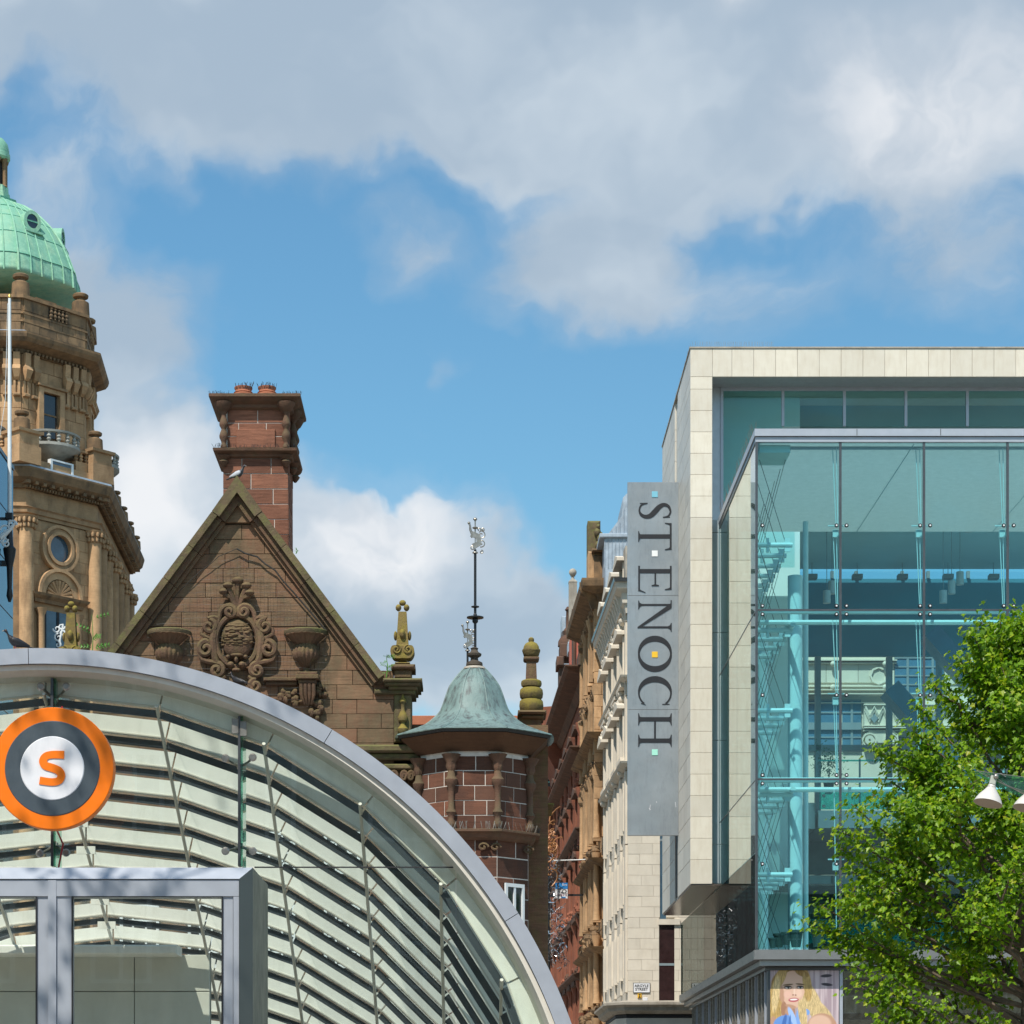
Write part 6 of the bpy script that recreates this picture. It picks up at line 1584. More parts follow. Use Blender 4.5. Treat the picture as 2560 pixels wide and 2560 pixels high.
for a in ((30, 1312, 12, 0, 1.2, 1), (14, 1325, 14, PI, 1.1, -1), (8, 1348, 12, 0, 1.2, -1), (16, 1358, 12, PI/2, 1.1, 1), (2, 1335, 12, PI/2, 1, 1)): wcurl(*a, FPY-.4, orn)
MB().tube([P(0, 1345, FPY-.4), P(12, 1335, FPY-.4), P(26, 1322, FPY-.4), P(40, 1305, FPY-.4)], [.09, .08, .06, .03], 7).build('stem', M_white, orn, True)
orn2 = thing('iron_scrollwork', P(150, 1620, 72), 'white iron scroll standing behind the mossy finial by the tower window', 'ornament')
for a in ((142, 1572, 10, PI, 1.1, 1), (154, 1566, 9, 0, 1.1, -1), (146, 1594, 11, PI/2, 1.2, 1), (156, 1584, 8, 0, 1.1, 1), (145, 1612, 8, PI/2, 1.1, -1)): wcurl(*a, 72, orn2, .03)
MB().tube([P(150, 1700, 72), P(150, 1600, 72), P(158, 1560, 72)], .03, 6).build('stem', M_white, orn2)
weed(230, 1650, 45, .85, 9, 'spindly green weed rising above the canopy, left of the gable', 12)

# ================================================================ street on the right of the gap
X_S = lambda Y: 6.5 - .0217*(Y-100)
sd = Vector((-.0217, 1, 0)).normalized()
def street_frame(Y): return frame((X_S(Y), Y, 0), (-sd.x, -sd.y))   # local x runs towards the camera, y into the building
def bandS(par, Y0, Y1, z0, z1, out, mat, name, back=0.0):
    M = street_frame(Y1); Lh = (Y1-Y0)/sd.y
    return MB(M).box(-back, Lh, -out, .3, z0, z1).build(name, mat, par)
def corn(par, Y0, Y1, prof, mat, name='cornice', ret=True):
    M = street_frame(Y1); Lh = (Y1-Y0)/sd.y
    return MB(M).stackz([([(0, .3), (0, -o), (Lh+(o if ret else 0), -o), (Lh+(o if ret else 0), .3)], z) for o, z in prof]).build(name, mat, par)
# --- white limestone corner building
wl = thing('limestone_building', (9, 103, 0), 'white limestone corner block with street name plate, behind the grey sign', 'building')
WY0, WY1 = 100.0, 112.3
z_w = ZP(1456, 100)
wx1 = XP(1760, 100)
MB().prismz([(X_S(WY0)+.06, WY0+.06), (wx1, WY0+.06), (wx1, WY1), (X_S(WY1)+.06, WY1)], 0, z_w-.1).build('core', M_lime, wl)
Fw0 = frame((0, WY0, 0), (1, 0)); Fws = street_frame(WY1)
dark_h = [(XP(1650, 100), XP(1665, 100), ZP(2300, 100), ZP(1900, 100)), (XP(1648, 100), XP(1686, 100), ZP(2512, 100), ZP(2310, 100))]
ashlar(wl, Fw0, X_S(WY0), wx1, ZP(2505, 100), z_w-1.2, .44, .92, M_lime, .007, .06, .005, 'stone', 5, None, dark_h, .05)
for h in dark_h:
    w = MB().box(h[0], h[1], WY0+.03, WY0+.05, h[2], h[3]).build('window', M_wind if h[0] > XP(1649, 100) else plain('dark_window', (.035, .018, .018), .15, 0, .3), wl)
    MB().box(h[0], h[1], WY0+.01, WY0+.05, (h[2]+h[3])/2-.05, (h[2]+h[3])/2+.05).build('window_bar', M_interd, w)
MB().box(XP(1646, 100), XP(1700, 100), WY0-.10, WY0+.05, ZP(2312, 100), ZP(2298, 100)).build('lintel', M_lime, wl)
Lw = (WY1-WY0)/sd.y
ashlar(wl, Fws, 0, Lw, ZP(2505, 100), z_w-1.2, .44, 1.5, M_lime, .009, .06, .006, 'stone', 6, None, (), .2)
corn(wl, WY0, WY1, [(.1, z_w-1.3), (.15, z_w-1.0), (.25, z_w-.9), (.28, z_w-.5), (.52, z_w-.35), (.57, z_w-.12), (.6, z_w-.08), (.6, z_w), (.4, z_w+.03)], M_lime, 'main_cornice')
corn(wl, WY0-.05, WY1, [(.62, z_w-.10), (.65, z_w+.05), (.4, z_w+.10)], M_alumd, 'lead_gutter')
MB().stackz([([(X_S(WY0)-o, WY0-o), (wx1, WY0-o), (wx1, WY0+.3), (X_S(WY0), WY0+.3)], z) for o, z in ((.1, z_w-1.3), (.15, z_w-1.0), (.25, z_w-.9), (.28, z_w-.5), (.52, z_w-.35), (.57, z_w-.12), (.6, z_w-.08), (.6, z_w), (.4, z_w+.03))]).build('main_cornice', M_lime, wl)
MB(Fws).box(Lw-.9, Lw+.12, -.12, .3, z_w-.1, z_w+1.5).box(Lw-4.6, Lw-.95, .0, .4, z_w-.1, z_w+1.2).build('parapet', M_ledge, wl)
rnd = random.Random(31)
for fl in range(6):                                        # bays: projecting frames, hoods and aprons, rough with carving
    zf0 = ZP(2480, 100) + fl*3.1
    for b in range(4):
        x = .9 + b*3.0
        w = MB(Fws).box(x, x+1.5, -.012, .02, zf0+.7, zf0+2.5).build('window', M_wind, wl)
        [MB(Fws).box(*b_).build('jamb', M_lime, w) for b_ in ((x-.16, x, -.16, .02, zf0+.6, zf0+2.6), (x+1.5, x+1.66, -.16, .02, zf0+.6, zf0+2.6))]
        if fl > 2:
            MB(Fws).prism([(x-.35, zf0+2.62), (x+1.85, zf0+2.62), (x+1.85, zf0+2.75), (x+.75, zf0+3.05), (x-.35, zf0+2.75)], -.42, .02).build('hood', M_lime, w)
            MB(Fws).box(x-.25, x+1.75, -.28, .02, zf0+.42, zf0+.58).build('sill', M_lime, w)
            m = MB(Fws)
            for i in range(5): m.ell((x+rnd.uniform(-.2, 1.7), -.1, zf0+rnd.uniform(.0, .4)), (.18, .2, .16), 7, 5)
            tag(m.build('carving', M_lime, w, True), kind='stuff')
    for x in (.25, 3.3, 6.3, 9.3, Lw-.5):
        MB(Fws).box(x-.28, x+.28, -.10, .02, zf0, zf0+3.05).build('pilaster', M_lime, wl)
for v in (1690, 1905): corn(wl, WY0, WY1, [(.1, ZP(v+12, 100)), (.3, ZP(v+5, 100)), (.34, ZP(v, 100)), (.1, ZP(v-3, 100))], M_lime, 'string_course')
br_ = random.Random(2)
for k in range(15): MB(Fws).stackz([([(.3+.8*k-.12, .0), (.3+.8*k+.12, 0), (.3+.8*k+.12, -d), (.3+.8*k-.12, -d)], z) for d, z in ((.08, z_w-1.5), (.2, z_w-1.2), (.42, z_w-.55), (.48, z_w-.4))]).build('modillion', M_lime, wl)
# ground-floor ledge and fascia
MB().stackz([([(X_S(WY0)-.55-o, WY0+8), (X_S(WY0)-.55-o, WY0+.5-o), (X_S(WY0)-.1-o*.4, WY0-.5-o), (wx1, WY0-.5-o), (wx1, WY0+8)], z) for o, z in ((.05, ZP(2536, 100)), (.25, ZP(2528, 100)), (.28, ZP(2520, 100)), (.45, ZP(2514, 100)), (.45, ZP(2508, 100)), (.1, ZP(2503, 100)))]).build('ledge', M_ledge, wl)
MB().prismz([(X_S(WY0)-.5, WY0+8), (X_S(WY0)-.5, WY0+.4), (X_S(WY0)-.1, WY0-.4), (wx1, WY0-.4), (wx1, WY0+8)], ZP(2545, 100), ZP(2537, 100)).build('fascia_band', M_dark, wl)
MB().prismz([(X_S(WY0)-.48, WY0+8), (X_S(WY0)-.48, WY0+.4), (X_S(WY0)-.1, WY0-.38), (wx1, WY0-.38), (wx1, WY0+8)], 0, ZP(2546, 100)).build('shop_fascia', plain('cream_fascia', (.62, .58, .50), .6), wl)
# lead mansard behind it
mr = thing('lead_roof_house', (8, 112, 0), 'pale blue lead mansard roof showing above the white limestone block', 'roof')
ML = 110.0
mx0, mx1 = XP(1507, ML), XP(1600, ML)
MB().box(mx0+.12, mx1, ML, ML+4, ZP(1480, ML), ZP(1345, ML)).build('roof_wall', M_lead, mr)
MB().cbox(mx0-.15, mx1, ML-.15, ML+4.2, ZP(1345, ML)+.003, ZP(1335, ML), .03).build('roof_eave', M_lead, mr)
MB().prism([(XP(1520, ML), ZP(1335, ML)), (mx1, ZP(1335, ML)), (mx1, ZP(1228, ML)), (XP(1572, ML), ZP(1228, ML)), (XP(1558, ML), ZP(1242, ML)), (XP(1555, ML), ZP(1288, ML))], ML+.1, ML+4).build('roof_slope', M_lead, mr)
for k in range(7): MB().tube([(XP(1512+9*k, ML), ML-.0, ZP(1420, ML)), (XP(1512+9*k, ML), ML-.0, ZP(1347, ML))], .03, 4).build('seam', M_lead, mr)
for k in range(5): MB().tube([(XP(1530+10*k, ML), ML+.09, ZP(1333, ML)), (XP(1530+10*k, ML), ML+.09, ZP(1333-10*k-8 if k < 3 else 1290-20*k+40, ML))], .025, 4).build('seam', M_lead, mr)
# --- blond building
bl = thing('blond_building', (8, 118, 0), 'tall narrow blond sandstone front with statue block, between the white and red buildings', 'building')
QY0, QY1 = 112.6, 123.8
zq = ZP(1463, 113)
MB().prismz([(X_S(QY0)+.06, QY0+.05), (15, QY0+.05), (15, QY1), (X_S(QY1)+.06, QY1)], 0, zq-.1).build('core', M_blondd, bl)
Fq = street_frame(QY1); Lq = (QY1-QY0)/sd.y; Fq0 = frame((X_S(QY0)-.5, QY0, 0), (1, 0))
ashlar(bl, Fq, 0, Lq, 2, zq-1.2, .55, 1.6, M_blond, .014, .06, .012, 'stone', 15, None, (), .2)
ashlar(bl, Fq0, 0, 2.2, ZP(2000, 113), zq-.9, .55, .75, M_blond, .014, .06, .012, 'quoin_stone', 16, None, (), .2)
corn(bl, QY0, QY1, [(.1, zq-1.2), (.3, zq-.9), (.45, zq-.6), (1.1, zq-.35), (1.15, zq-.1), (1.15, zq), (.6, zq+.04)], M_blondd, 'main_cornice')
MB().stackz([([(X_S(QY0)-.6-o, QY0-o*.4), (X_S(QY0)+2, QY0-o*.4), (X_S(QY0)+2, QY0+.5), (X_S(QY0)-.6, QY0+.5)], z) for o, z in ((.0, zq-1.2), (.2, zq-.8), (.6, zq-.35), (.6, zq))]).build('main_cornice', M_blondd, bl)
for v, o in ((1618, .35), (1655, .25), (1840, .9), (1912, .5), (2150, .8), (2370, .8)):
    z = ZP(v, 113)
    corn(bl, QY0, QY1, [(.08, z-.45), (.2, z-.3), (o*.8, z-.12), (o, z), (.1, z+.06)], M_blondd if o > .3 else M_blond, 'string_course')
rnd = random.Random(77)
for fl in range(6):
    z0 = 3.2+fl*3.9
    for b in range(3):
        x = 1.4+b*3.6
        w = MB(Fq).box(x, x+1.5, -.012, .0, z0+.5, z0+2.9).build('window', M_wind, bl)
        [MB(Fq).box(*b_).build('jamb', M_blond, w) for b_ in ((x-.35, x-.0, -.35, .0, z0+.2, z0+3.2), (x+1.5, x+1.85, -.35, .0, z0+.2, z0+3.2))]
        for q in (-.55, 2.05):
            MB(Fq).lathe([(.19, z0+.1), (.15, z0+.4), (.13, z0+2.8), (.22, z0+3.1), (.24, z0+3.3)], x+q, -.35, 10).build('half_column', M_blond, w, True)
        m = MB(Fq)
        for i in range(10): m.ell((x+rnd.uniform(-.5, 2), -.35, z0+rnd.uniform(3.0, 3.7)), (.2, .25, .18), 6, 4)
        tag(m.build('carving', M_blondd, w, True), kind='stuff')
# attic: pier with a carved figure
at = MB().cbox(XP(1470, 113), XP(1512, 113), 112.8, 114.5, zq, ZP(1380, 113), .08).build('attic_pier', M_blond, bl)
MB().cbox(XP(1484, 113), XP(1512, 113), 112.6, 112.85, zq+.2, ZP(1392, 113), .05).build('attic_panel', M_blondd, at)
MB().cbox(XP(1478, 113), XP(1545, 113), 112.3, 114.6, ZP(1386, 113), ZP(1380, 113)+.003, .04).build('attic_cap', M_blondd, at)
MB().cbox(XP(1470, 113), XP(1502, 113), 113.2, 114.4, ZP(1380, 113)+.004, ZP(1298, 113), .10).build('statue_block', M_moss, at)
fg = MB()
for (u, v, ru, rv) in ((1496, 1318, 5, 8), (1494, 1332, 9, 12), (1499, 1348, 8, 14), (1496, 1364, 9, 12), (1503, 1340, 5, 10)): fg.ell(P(u, v, 113.1), (ru*.0188, .25, rv*.0188), 9, 6)
fg.build('carved_figure', M_moss, at, True)
MB().cbox(XP(1491, 113), XP(1515, 113), 112.7, 113.4, ZP(1380, 113)+.005, ZP(1368, 113), .06).build('figure_base', M_moss, at)
# --- red sandstone building
rd = thing('red_building', (6, 137, 0), 'ornate red sandstone street front with stepped roofline, right of the copper turret', 'building')
VY0, VY1 = 124.1, 153
zr0 = ZP(1700, 126)
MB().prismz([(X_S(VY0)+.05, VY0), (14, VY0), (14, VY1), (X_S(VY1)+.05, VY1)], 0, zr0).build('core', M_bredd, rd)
Fv = street_frame(VY1); Lv = (VY1-VY0)/sd.y
ashlar(rd, Fv, 0, Lv, 2, zr0-.4, .62, 2.4, M_bred, .016, .06, .012, 'stone', 25, None, (), .2)
def vx(Y): return (VY1-Y)/sd.y
for v, o in ((1690, 1.25), (1885, 1.0), (2082, .7), (2290, .6), (2440, .8)):
    z = ZP(v, 126)
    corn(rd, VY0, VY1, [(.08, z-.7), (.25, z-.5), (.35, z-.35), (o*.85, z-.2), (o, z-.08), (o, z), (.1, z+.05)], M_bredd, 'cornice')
rnd = random.Random(55)
M_pink = stone('pink_plaster', (.50, .15, .10), (.42, .12, .085), 2, .1, .1, .2)
for fl in range(6):
    z0 = 2.6+fl*3.35
    for b in range(7):
        x = 1.3+b*4.0
        w = MB(Fv).box(x, x+1.7, -.012, .0, z0+.5, z0+2.6).build('window', M_wind, rd)
        [MB(Fv).box(*b_).build('jamb', M_bred, w) for b_ in ((x-.3, x, -.4, .0, z0+.2, z0+2.8), (x+1.7, x+2.0, -.4, .0, z0+.2, z0+2.8))]
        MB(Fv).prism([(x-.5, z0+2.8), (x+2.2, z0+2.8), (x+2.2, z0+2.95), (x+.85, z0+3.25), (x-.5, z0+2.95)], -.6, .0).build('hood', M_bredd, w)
        MB(Fv).lathe([(.24, z0), (.2, z0+.3), (.17, z0+2.4), (.3, z0+2.7), (.34, z0+3.0)], x+2.9, -.25, 10).build('half_column', M_bred, w, True)
        m = MB(Fv)
        for i in range(8): m.ell((x+rnd.uniform(-.5, 2.8), -.3, z0+rnd.uniform(-.1, .5)), (.18, .22, .16), 6, 4)
        tag(m.build('carving', M_bredd if rnd.random() < .5 else M_bred, w, True), kind='stuff')
# projecting bay and big corbelled arch at the far end
ba = MB(Fv).stackz([([(1.0, .2), (1.0, -o), (6.5, -o), (6.5, .2)], z) for o, z in ((.1, ZP(2020, 148)), (.3, ZP(1990, 148)), (.45, ZP(1930, 148)), (.9, ZP(1895, 148)), (1.6, ZP(1880, 148)), (1.75, ZP(1866, 148)), (1.75, ZP(1850, 148)), (1.2, ZP(1842, 148)), (1.2, ZP(1800, 148)), (1.9, ZP(1790, 148)), (1.9, ZP(1780, 148)), (.3, ZP(1775, 148)))]).build('corbelled_bay', M_bred, rd)
MB(Fv).lathe([(.25, ZP(2160, 148)), (.25, ZP(2000, 148)), (.4, ZP(1975, 148)), (.45, ZP(1960, 148))], 3.5, -.5, 12).build('bay_column', M_bred, ba, True)
# roofline: turrets, gablets, lead dormers, ball finial
def rt(u0, u1, v0, v1, Y, mat, name, d=2.2, c=.06): return MB().cbox(XP(u0, Y), XP(u1, Y), Y, Y+d, ZP(v1, Y), ZP(v0, Y), c).build(name, mat, rd)
rt(1398, 1424, 1660, 1800, 146, M_bredd, 'roof_turret'); rt(1392, 1410, 1640, 1664, 145.6, M_bredd, 'turret_cap'); rt(1400, 1428, 1608, 1642, 146, M_bredd, 'turret_drum')
MB().lathe([(.62, ZP(1608, 146)), (.6, ZP(1596, 146)), (.45, ZP(1586, 146)), (.25, ZP(1580, 146)), (.3, ZP(1570, 146)), (.12, ZP(1560, 146)), (.10, ZP(1520, 146)), (.18, ZP(1516, 146)), (.05, ZP(1508, 146))], XP(1421, 146), 147, 14).build('turret_dome', M_bredd, rd, True)
rt(1420, 1432, 1604, 1630, 141, M_lead, 'lead_dormer', 1.5); rt(1436, 1464, 1538, 1565, 134, M_lead, 'lead_dormer', 2); rt(1440, 1462, 1500, 1524, 137, M_lead, 'lead_dormer', 2); rt(1404, 1416, 1540, 1580, 149, M_lead, 'lead_dormer', 2)
rt(1426, 1440, 1590, 1705, 139, M_pink, 'roof_strip', 2); rt(1442, 1453, 1565, 1680, 135, M_pink, 'roof_strip', 2)
rt(1430, 1470, 1522, 1532, 136, M_bredd, 'roof_cornice'); rt(1433, 1441, 1565, 1700, 135.5, M_bredd, 'roof_pier'); rt(1455, 1474, 1560, 1605, 130, M_bredd, 'gablet'); rt(1450, 1474, 1604, 1632, 129, M_bredd, 'gablet'); rt(1446, 1473, 1630, 1690, 128.5, M_bredd, 'gablet')
MB().prism([(XP(1453, 130), ZP(1588, 130)), (XP(1476, 130), ZP(1588, 130)), (XP(1464, 130), ZP(1572, 130))], 129.6, 131).build('gablet_roof', M_bredd, rd)
rt(1395, 1432, 1786, 1800, 143, M_bredd, 'turret_base'); rt(1396, 1426, 1720, 1735, 145.5, M_bredd, 'turret_band')
bf = MB().stackz([([(XP(1432, 142)-a, 142-a), (XP(1432, 142)+a, 142-a), (XP(1432, 142)+a, 142+a), (XP(1432, 142)-a, 142+a)], ZP(v, 142)) for a, v in ((.24, 1640), (.24, 1460), (.26, 1456), (.14, 1450))]).build('ball_finial', M_ledge, rd)
MB().lathe([(.12, ZP(1452, 142)), (.08, ZP(1442, 142)), (.16, ZP(1440, 142))], XP(1432, 142), 142, 12).ell((XP(1432, 142), 142, ZP(1431, 142)), .23, 14, 9).build('ball', M_ledge, bf, True)
# --- scaffolded block closing the street
sb = thing('scaffolded_block', (4.6, 176, 0), 'dark block with pale scaffold rails at the far end of the street', 'building')
SBY = 175
MB().box(-16, XP(1420, SBY), SBY, SBY+6, 0, ZP(1838, SBY)).build('wall', plain('dark_brick', (.040, .038, .042), .7, 0, .3, 1), sb)
for k, v in enumerate((1850, 1868, 1886, 1905, 1918, 1936, 1958, 1980, 1990, 2010, 2028, 2048, 2062)):
    mt = M_rail if k % 3 else plain('mint_rail', (.25, .62, .52), .5) if 'mint_rail' not in MAT else (M_rail if k % 3 else MAT['mint_rail'])
    MB().tube([(XP(1335, SBY), SBY-.6, ZP(v, SBY)), (XP(1405, SBY), SBY-.6, ZP(v, SBY))], .05 if k % 2 else .03, 5).build('rail', mt, sb)
for v in (1895, 1945, 2000): MB().box(XP(1335, SBY), XP(1405, SBY), SBY-.9, SBY, ZP(v+4, SBY), ZP(v-3, SBY)).build('deck', plain('deck_grey', (.22, .22, .21), .8) if 'deck_grey' not in MAT else MAT['deck_grey'], sb)
for u in (1352, 1368, 1384): MB().tube([(XP(u, SBY), SBY-.8, 0), (XP(u, SBY), SBY-.8, ZP(1845, SBY))], .04, 5).build('standard', M_rail, sb)
# --- ribbon sculpture and tinsel in the street
rb_ = thing('ribbon_sculpture', P(1372, 2230, 118), 'tangle of curled copper-brown ribbons hanging in the street gap', 'sculpture')
rnd = random.Random(14); M_rib = plain('copper_ribbon', (.36, .165, .065), .45, .2, .3, 3); M_tin = plain('tinsel', (.62, .66, .70), .22, .8, .3, 6); M_tind = plain('dark_tinsel', (.03, .035, .045), .3, .4, .3, 6)
for i in range(34):
    u, v = rnd.uniform(1358, 1384), rnd.uniform(2060, 2190); Y = 118+rnd.uniform(-1, 1)
    a = P(u, v, Y); ph = rnd.uniform(0, 2*PI); am = rnd.uniform(.08, .22)
    d = Vector((rnd.uniform(-.5, .5), 0, rnd.uniform(-1, 1)))
    MB().tube([a + d*(k/8)*.8 + Vector((am*math.sin(ph+k*.7), .1*math.cos(k), am*math.cos(ph+k*.6))) for k in range(9)], .032, 5).build('ribbon', M_rib, rb_, True)
MB().tube([P(1320, 2150, 118), P(1370, 2152, 118), P(1440, 2150, 118), P(1520, 2146, 118)], .03, 4).build('span_wire', M_white, rb_)
ti = thing('tinsel_decoration', P(1370, 2700, 120), 'glittering silver and black tinsel mass low in the street gap', 'decoration')
for nm, mt, n, sd_ in (('silver_strands', M_tin, 520, 1), ('black_strands', M_tind, 620, 2)):
    r_ = random.Random(sd_); m = MB()
    for i in range(n):
        v = r_.uniform(2130, 2420); u = r_.uniform(1352, 1393 + (v-2130)*.09); Y = 120+r_.uniform(-1, 2)
        a = P(u, v, Y); d = Vector((r_.uniform(-1, 1), r_.uniform(-.3, .3), r_.uniform(-1, 1)))*r_.uniform(.1, .3); w = Vector((r_.uniform(-1, 1), 0, r_.uniform(-1, 1)))*.035
        m.add([a, a+d, a+d+w, a+w], [(0, 1, 2, 3)])
    tag(m.build(nm, mt, ti, recalc=False), kind='stuff')
MB().tube([P(1372, 2120, 120), P(1372, 2800, 120)], .05, 6).build('support_pole', M_iron, ti)
far = thing('cream_shopfront', P(1385, 2800, 160), 'cream stone front low at the far end of the street gap', 'building')
MB().box(XP(1340, 160), XP(1420, 160), 160, 163, 0, ZP(2300, 160)).build('wall', M_blond, far)
for k in range(9): MB().box(XP(1360+6*k, 160), XP(1362.5+6*k, 160), 159.7, 160.1, 0, ZP(2302+8*k, 160)).build('mullion', M_dark, far)
# --- letting board and street name plate
lb_ = thing('letting_board', P(1403, 2246, 122), 'small blue and white TO LET board on the red street front', 'sign')
LBY = 121.0
MB().box(XP(1388, LBY), XP(1419, LBY), LBY, LBY+.06, ZP(2246, LBY), ZP(2207, LBY)).build('board', M_whten, lb_)
M_bsign = plain('sign_blue', (.02, .20, .52), .4)
MB().box(XP(1388, LBY), XP(1419, LBY), LBY-.012, LBY-.001, ZP(2222, LBY), ZP(2207, LBY)).box(XP(1403, LBY), XP(1414, LBY), LBY-.012, LBY-.001, ZP(2245, LBY), ZP(2242, LBY)).build('blue_band', M_bsign, lb_)
text_mesh('text_upper', 'Ros', .17, M_whten, lb_, Matrix.Translation(P(1411.5, 2212, LBY-.016)), .003)
text_mesh('text_to', 'TO', .27, M_black, lb_, Matrix.Translation(P(1406, 2228.5, LBY-.008)), .003, sx=1.2)
text_mesh('text_phone', '0141 2', .15, plain('sign_maroon', (.25, .03, .08), .5), lb_, Matrix.Translation(P(1405, 2237.5, LBY-.008)), .003, sx=1.2)
MB().tube([tuple(P(1392.5+dx, 2210+dy, LBY-.02)) for dx, dy in ((0, 2), (2.5, 0), (4.5, 2), (3.5, 5), (1, 8), (5, 9))], .025, 5).build('logo', M_whten, lb_)
MB().box(XP(1419, LBY), X_S(LBY)+.3, LBY+.01, LBY+.05, ZP(2240, LBY), ZP(2235, LBY)).build('bracket', M_iron, lb_)
an = thing('street_name_plate', P(1604, 2482, 99.9), 'white street name plate reading ARGYLE STREET on the limestone corner', 'sign')
AY = WY0 - .05
MB().cbox(XP(1583, AY), XP(1625.5, AY), AY, AY+.06, ZP(2482, AY), ZP(2457, AY), .01).build('plate', M_black, an)
MB().box(XP(1584.2, AY), XP(1624.3, AY), AY-.006, AY+.002, ZP(2480.8, AY), ZP(2458.2, AY)).build('plate_face', M_whten, an)
text_mesh('text_upper', 'ARGYLE', .155, M_black, an, Matrix.Translation(P(1604, 2465, AY-.008)), .002, bold=.004, sx=1.05)
text_mesh('text_lower', 'STREET', .155, M_black, an, Matrix.Translation(P(1604, 2473.5, AY-.008)), .002, bold=.004, sx=1.05)
hs_ = thing('hazard_plate', P(1599, 2495, 99.9), 'tiny yellow and black plate just below the street name plate', 'sign')
MB().cbox(XP(1594, AY), XP(1604, AY), AY, AY+.05, ZP(2495, AY), ZP(2484, AY), .01).build('plate', plain('hazard_yellow', (.75, .42, .02), .5), hs_)
MB().prism([(XP(1596, AY), ZP(2493.5, AY)), (XP(1602, AY), ZP(2493.5, AY)), (XP(1599, AY), ZP(2489, AY))], AY-.01, AY+.01).prism([(XP(1596, AY), ZP(2485, AY)), (XP(1602, AY), ZP(2485, AY)), (XP(1599, AY), ZP(2489, AY))], AY-.012, AY+.01).build('symbol', M_black, hs_)
fl_l = thing('floodlight', P(1613, 2503, 99.5), 'small white floodlight on the ledge by the street name plate', 'lamp')
MB().cbox(XP(1607, 99.5), XP(1619, 99.5), 99.4, 99.6, ZP(2504, 99.5), ZP(2494, 99.5), .02).build('head', M_whten, fl_l); MB().box(XP(1612, 99.5), XP(1614, 99.5), 99.45, 99.55, ZP(2507, 99.5), ZP(2504, 99.5)).build('stem', M_black, fl_l)

# ================================================================ art deco front seen through the glass hall
de = thing('deco_building', P(2250, 2800, 106), 'pale art deco stone front with zigzag frieze, seen through the glass hall', 'building')
EY = 104.0
M_deco = stone('deco_stone', (.72, .66, .54), (.66, .60, .49), 1, 0, .08, .1)
def xe(u): return XP(u, EY)
def ze(v): return ZP(v, EY)
MB().box(xe(1960), xe(2700), EY, EY+5, 0, ze(1560)).build('wall', M_deco, de)
FE = frame((0, EY-.06, 0), (1, 0))
ashlar(de, FE, xe(1985), xe(2225), ze(1708), ze(1660), .83, 1.3, M_deco, .016, .06, .01, 'stone', 3, None, (), 0)
ashlar(de, FE, xe(2225), xe(2700), ze(1712), ze(1600), .6, 1.2, M_deco, .016, .06, .01, 'stone', 4, None, [(xe(2236), xe(2300), ze(1820), ze(1640)), (xe(2303), xe(2360), ze(1820), ze(1640))], 0)
for v, d in ((1652, .3), (1658, .2), (1716, .2), (1726, .35), (1738, .5), (1758, .25)):
    MB().box(xe(1960), xe(2240), EY-d, EY+.02, ze(v+2.5), ze(v)).build('moulding', M_deco, de)
for u in (2080, 2210): MB().ell((xe(u), EY-.3, ze(1663)), .12, 10, 6).ell((xe(u), EY-.3, ze(1721)), .12, 10, 6).build('boss', M_deco, de, True)
MB().ring(xe(2196), ze(1690), .32, .40, EY-.14, EY, 8).build('octagon', M_deco, de)
for (a, b, c, d) in ((2236, 2300, 1646, 1735), (2303, 2358, 1646, 1735), (1985, 2100, 1752, 1875), (2105, 2152, 1752, 1875)):
    w = MB().box(xe(a), xe(b), EY-.09, EY-.07, ze(d), ze(c)).build('window', plain('deco_pane', (.07, .17, .26), .15, 0, .3, 1) if 'deco_pane' not in MAT else MAT['deco_pane'], de)
    m = MB()
    for k in range(5): m.box(xe(a), xe(b), EY-.13, EY-.09, ze(c+(d-c)*k/4)-.03, ze(c+(d-c)*k/4)+.03)
    m.box(xe((a+b)/2)-.05, xe((a+b)/2)+.05, EY-.125, EY-.09, ze(d), ze(c)).build('glazing_bars', M_interd, w)
MB().box(xe(1985), xe(2152), EY-.2, EY-.1, ze(1826), ze(1808)).build('spandrel', M_interd, de)
# zigzag frieze
MB().box(xe(2158), xe(2700), EY-.30, EY-.04, ze(1818), ze(1762)).build('frieze', M_deco, de)
for rr_, (va, vb) in enumerate(((1808, 1780), (1800, 1772), (1792, 1770))):
    pts = [(xe(2160+11*k), ze(va if k % 2 else vb)) for k in range(26)]
    MB().ribbon(pts, .07, EY-.38-.02*rr_, EY-.29).build('zigzag', M_deco, de)
for k in range(10): MB().prism([(xe(2182+36*k)+a*.16, ze(1776 if k % 2 else 1800)+b*.2) for a, b in ((0, 1), (1, 0), (0, -1), (-1, 0))], EY-.42, EY-.29).build('diamond', M_interd, de)
for v, d in ((1764, .42), (1816, .42), (1822, .5), (1828, .34)): MB().box(xe(2156), xe(2700), EY-d, EY-.03, ze(v+2.5), ze(v)).build('moulding', M_deco, de)
MB().prism([(xe(2158), ze(1860)), (xe(2158), ze(1838)), (xe(2172), ze(1830)), (xe(2230), ze(1830)), (xe(2242), ze(1838)), (xe(2242), ze(1860))], EY-.36, EY-.02).build('door_hood', M_deco, de)
for u in (2170, 2224): MB().ring(xe(u), ze(1854), .05, .2, EY-.45, EY-.3, 16).ring(xe(u), ze(1854), .26, .32, EY-.42, EY-.3, 16).build('rosette', M_deco, de)
MB().box(xe(2243), xe(2700), EY-.25, EY-.05, ze(1990), ze(1845)).build('doorway', M_dark, de)

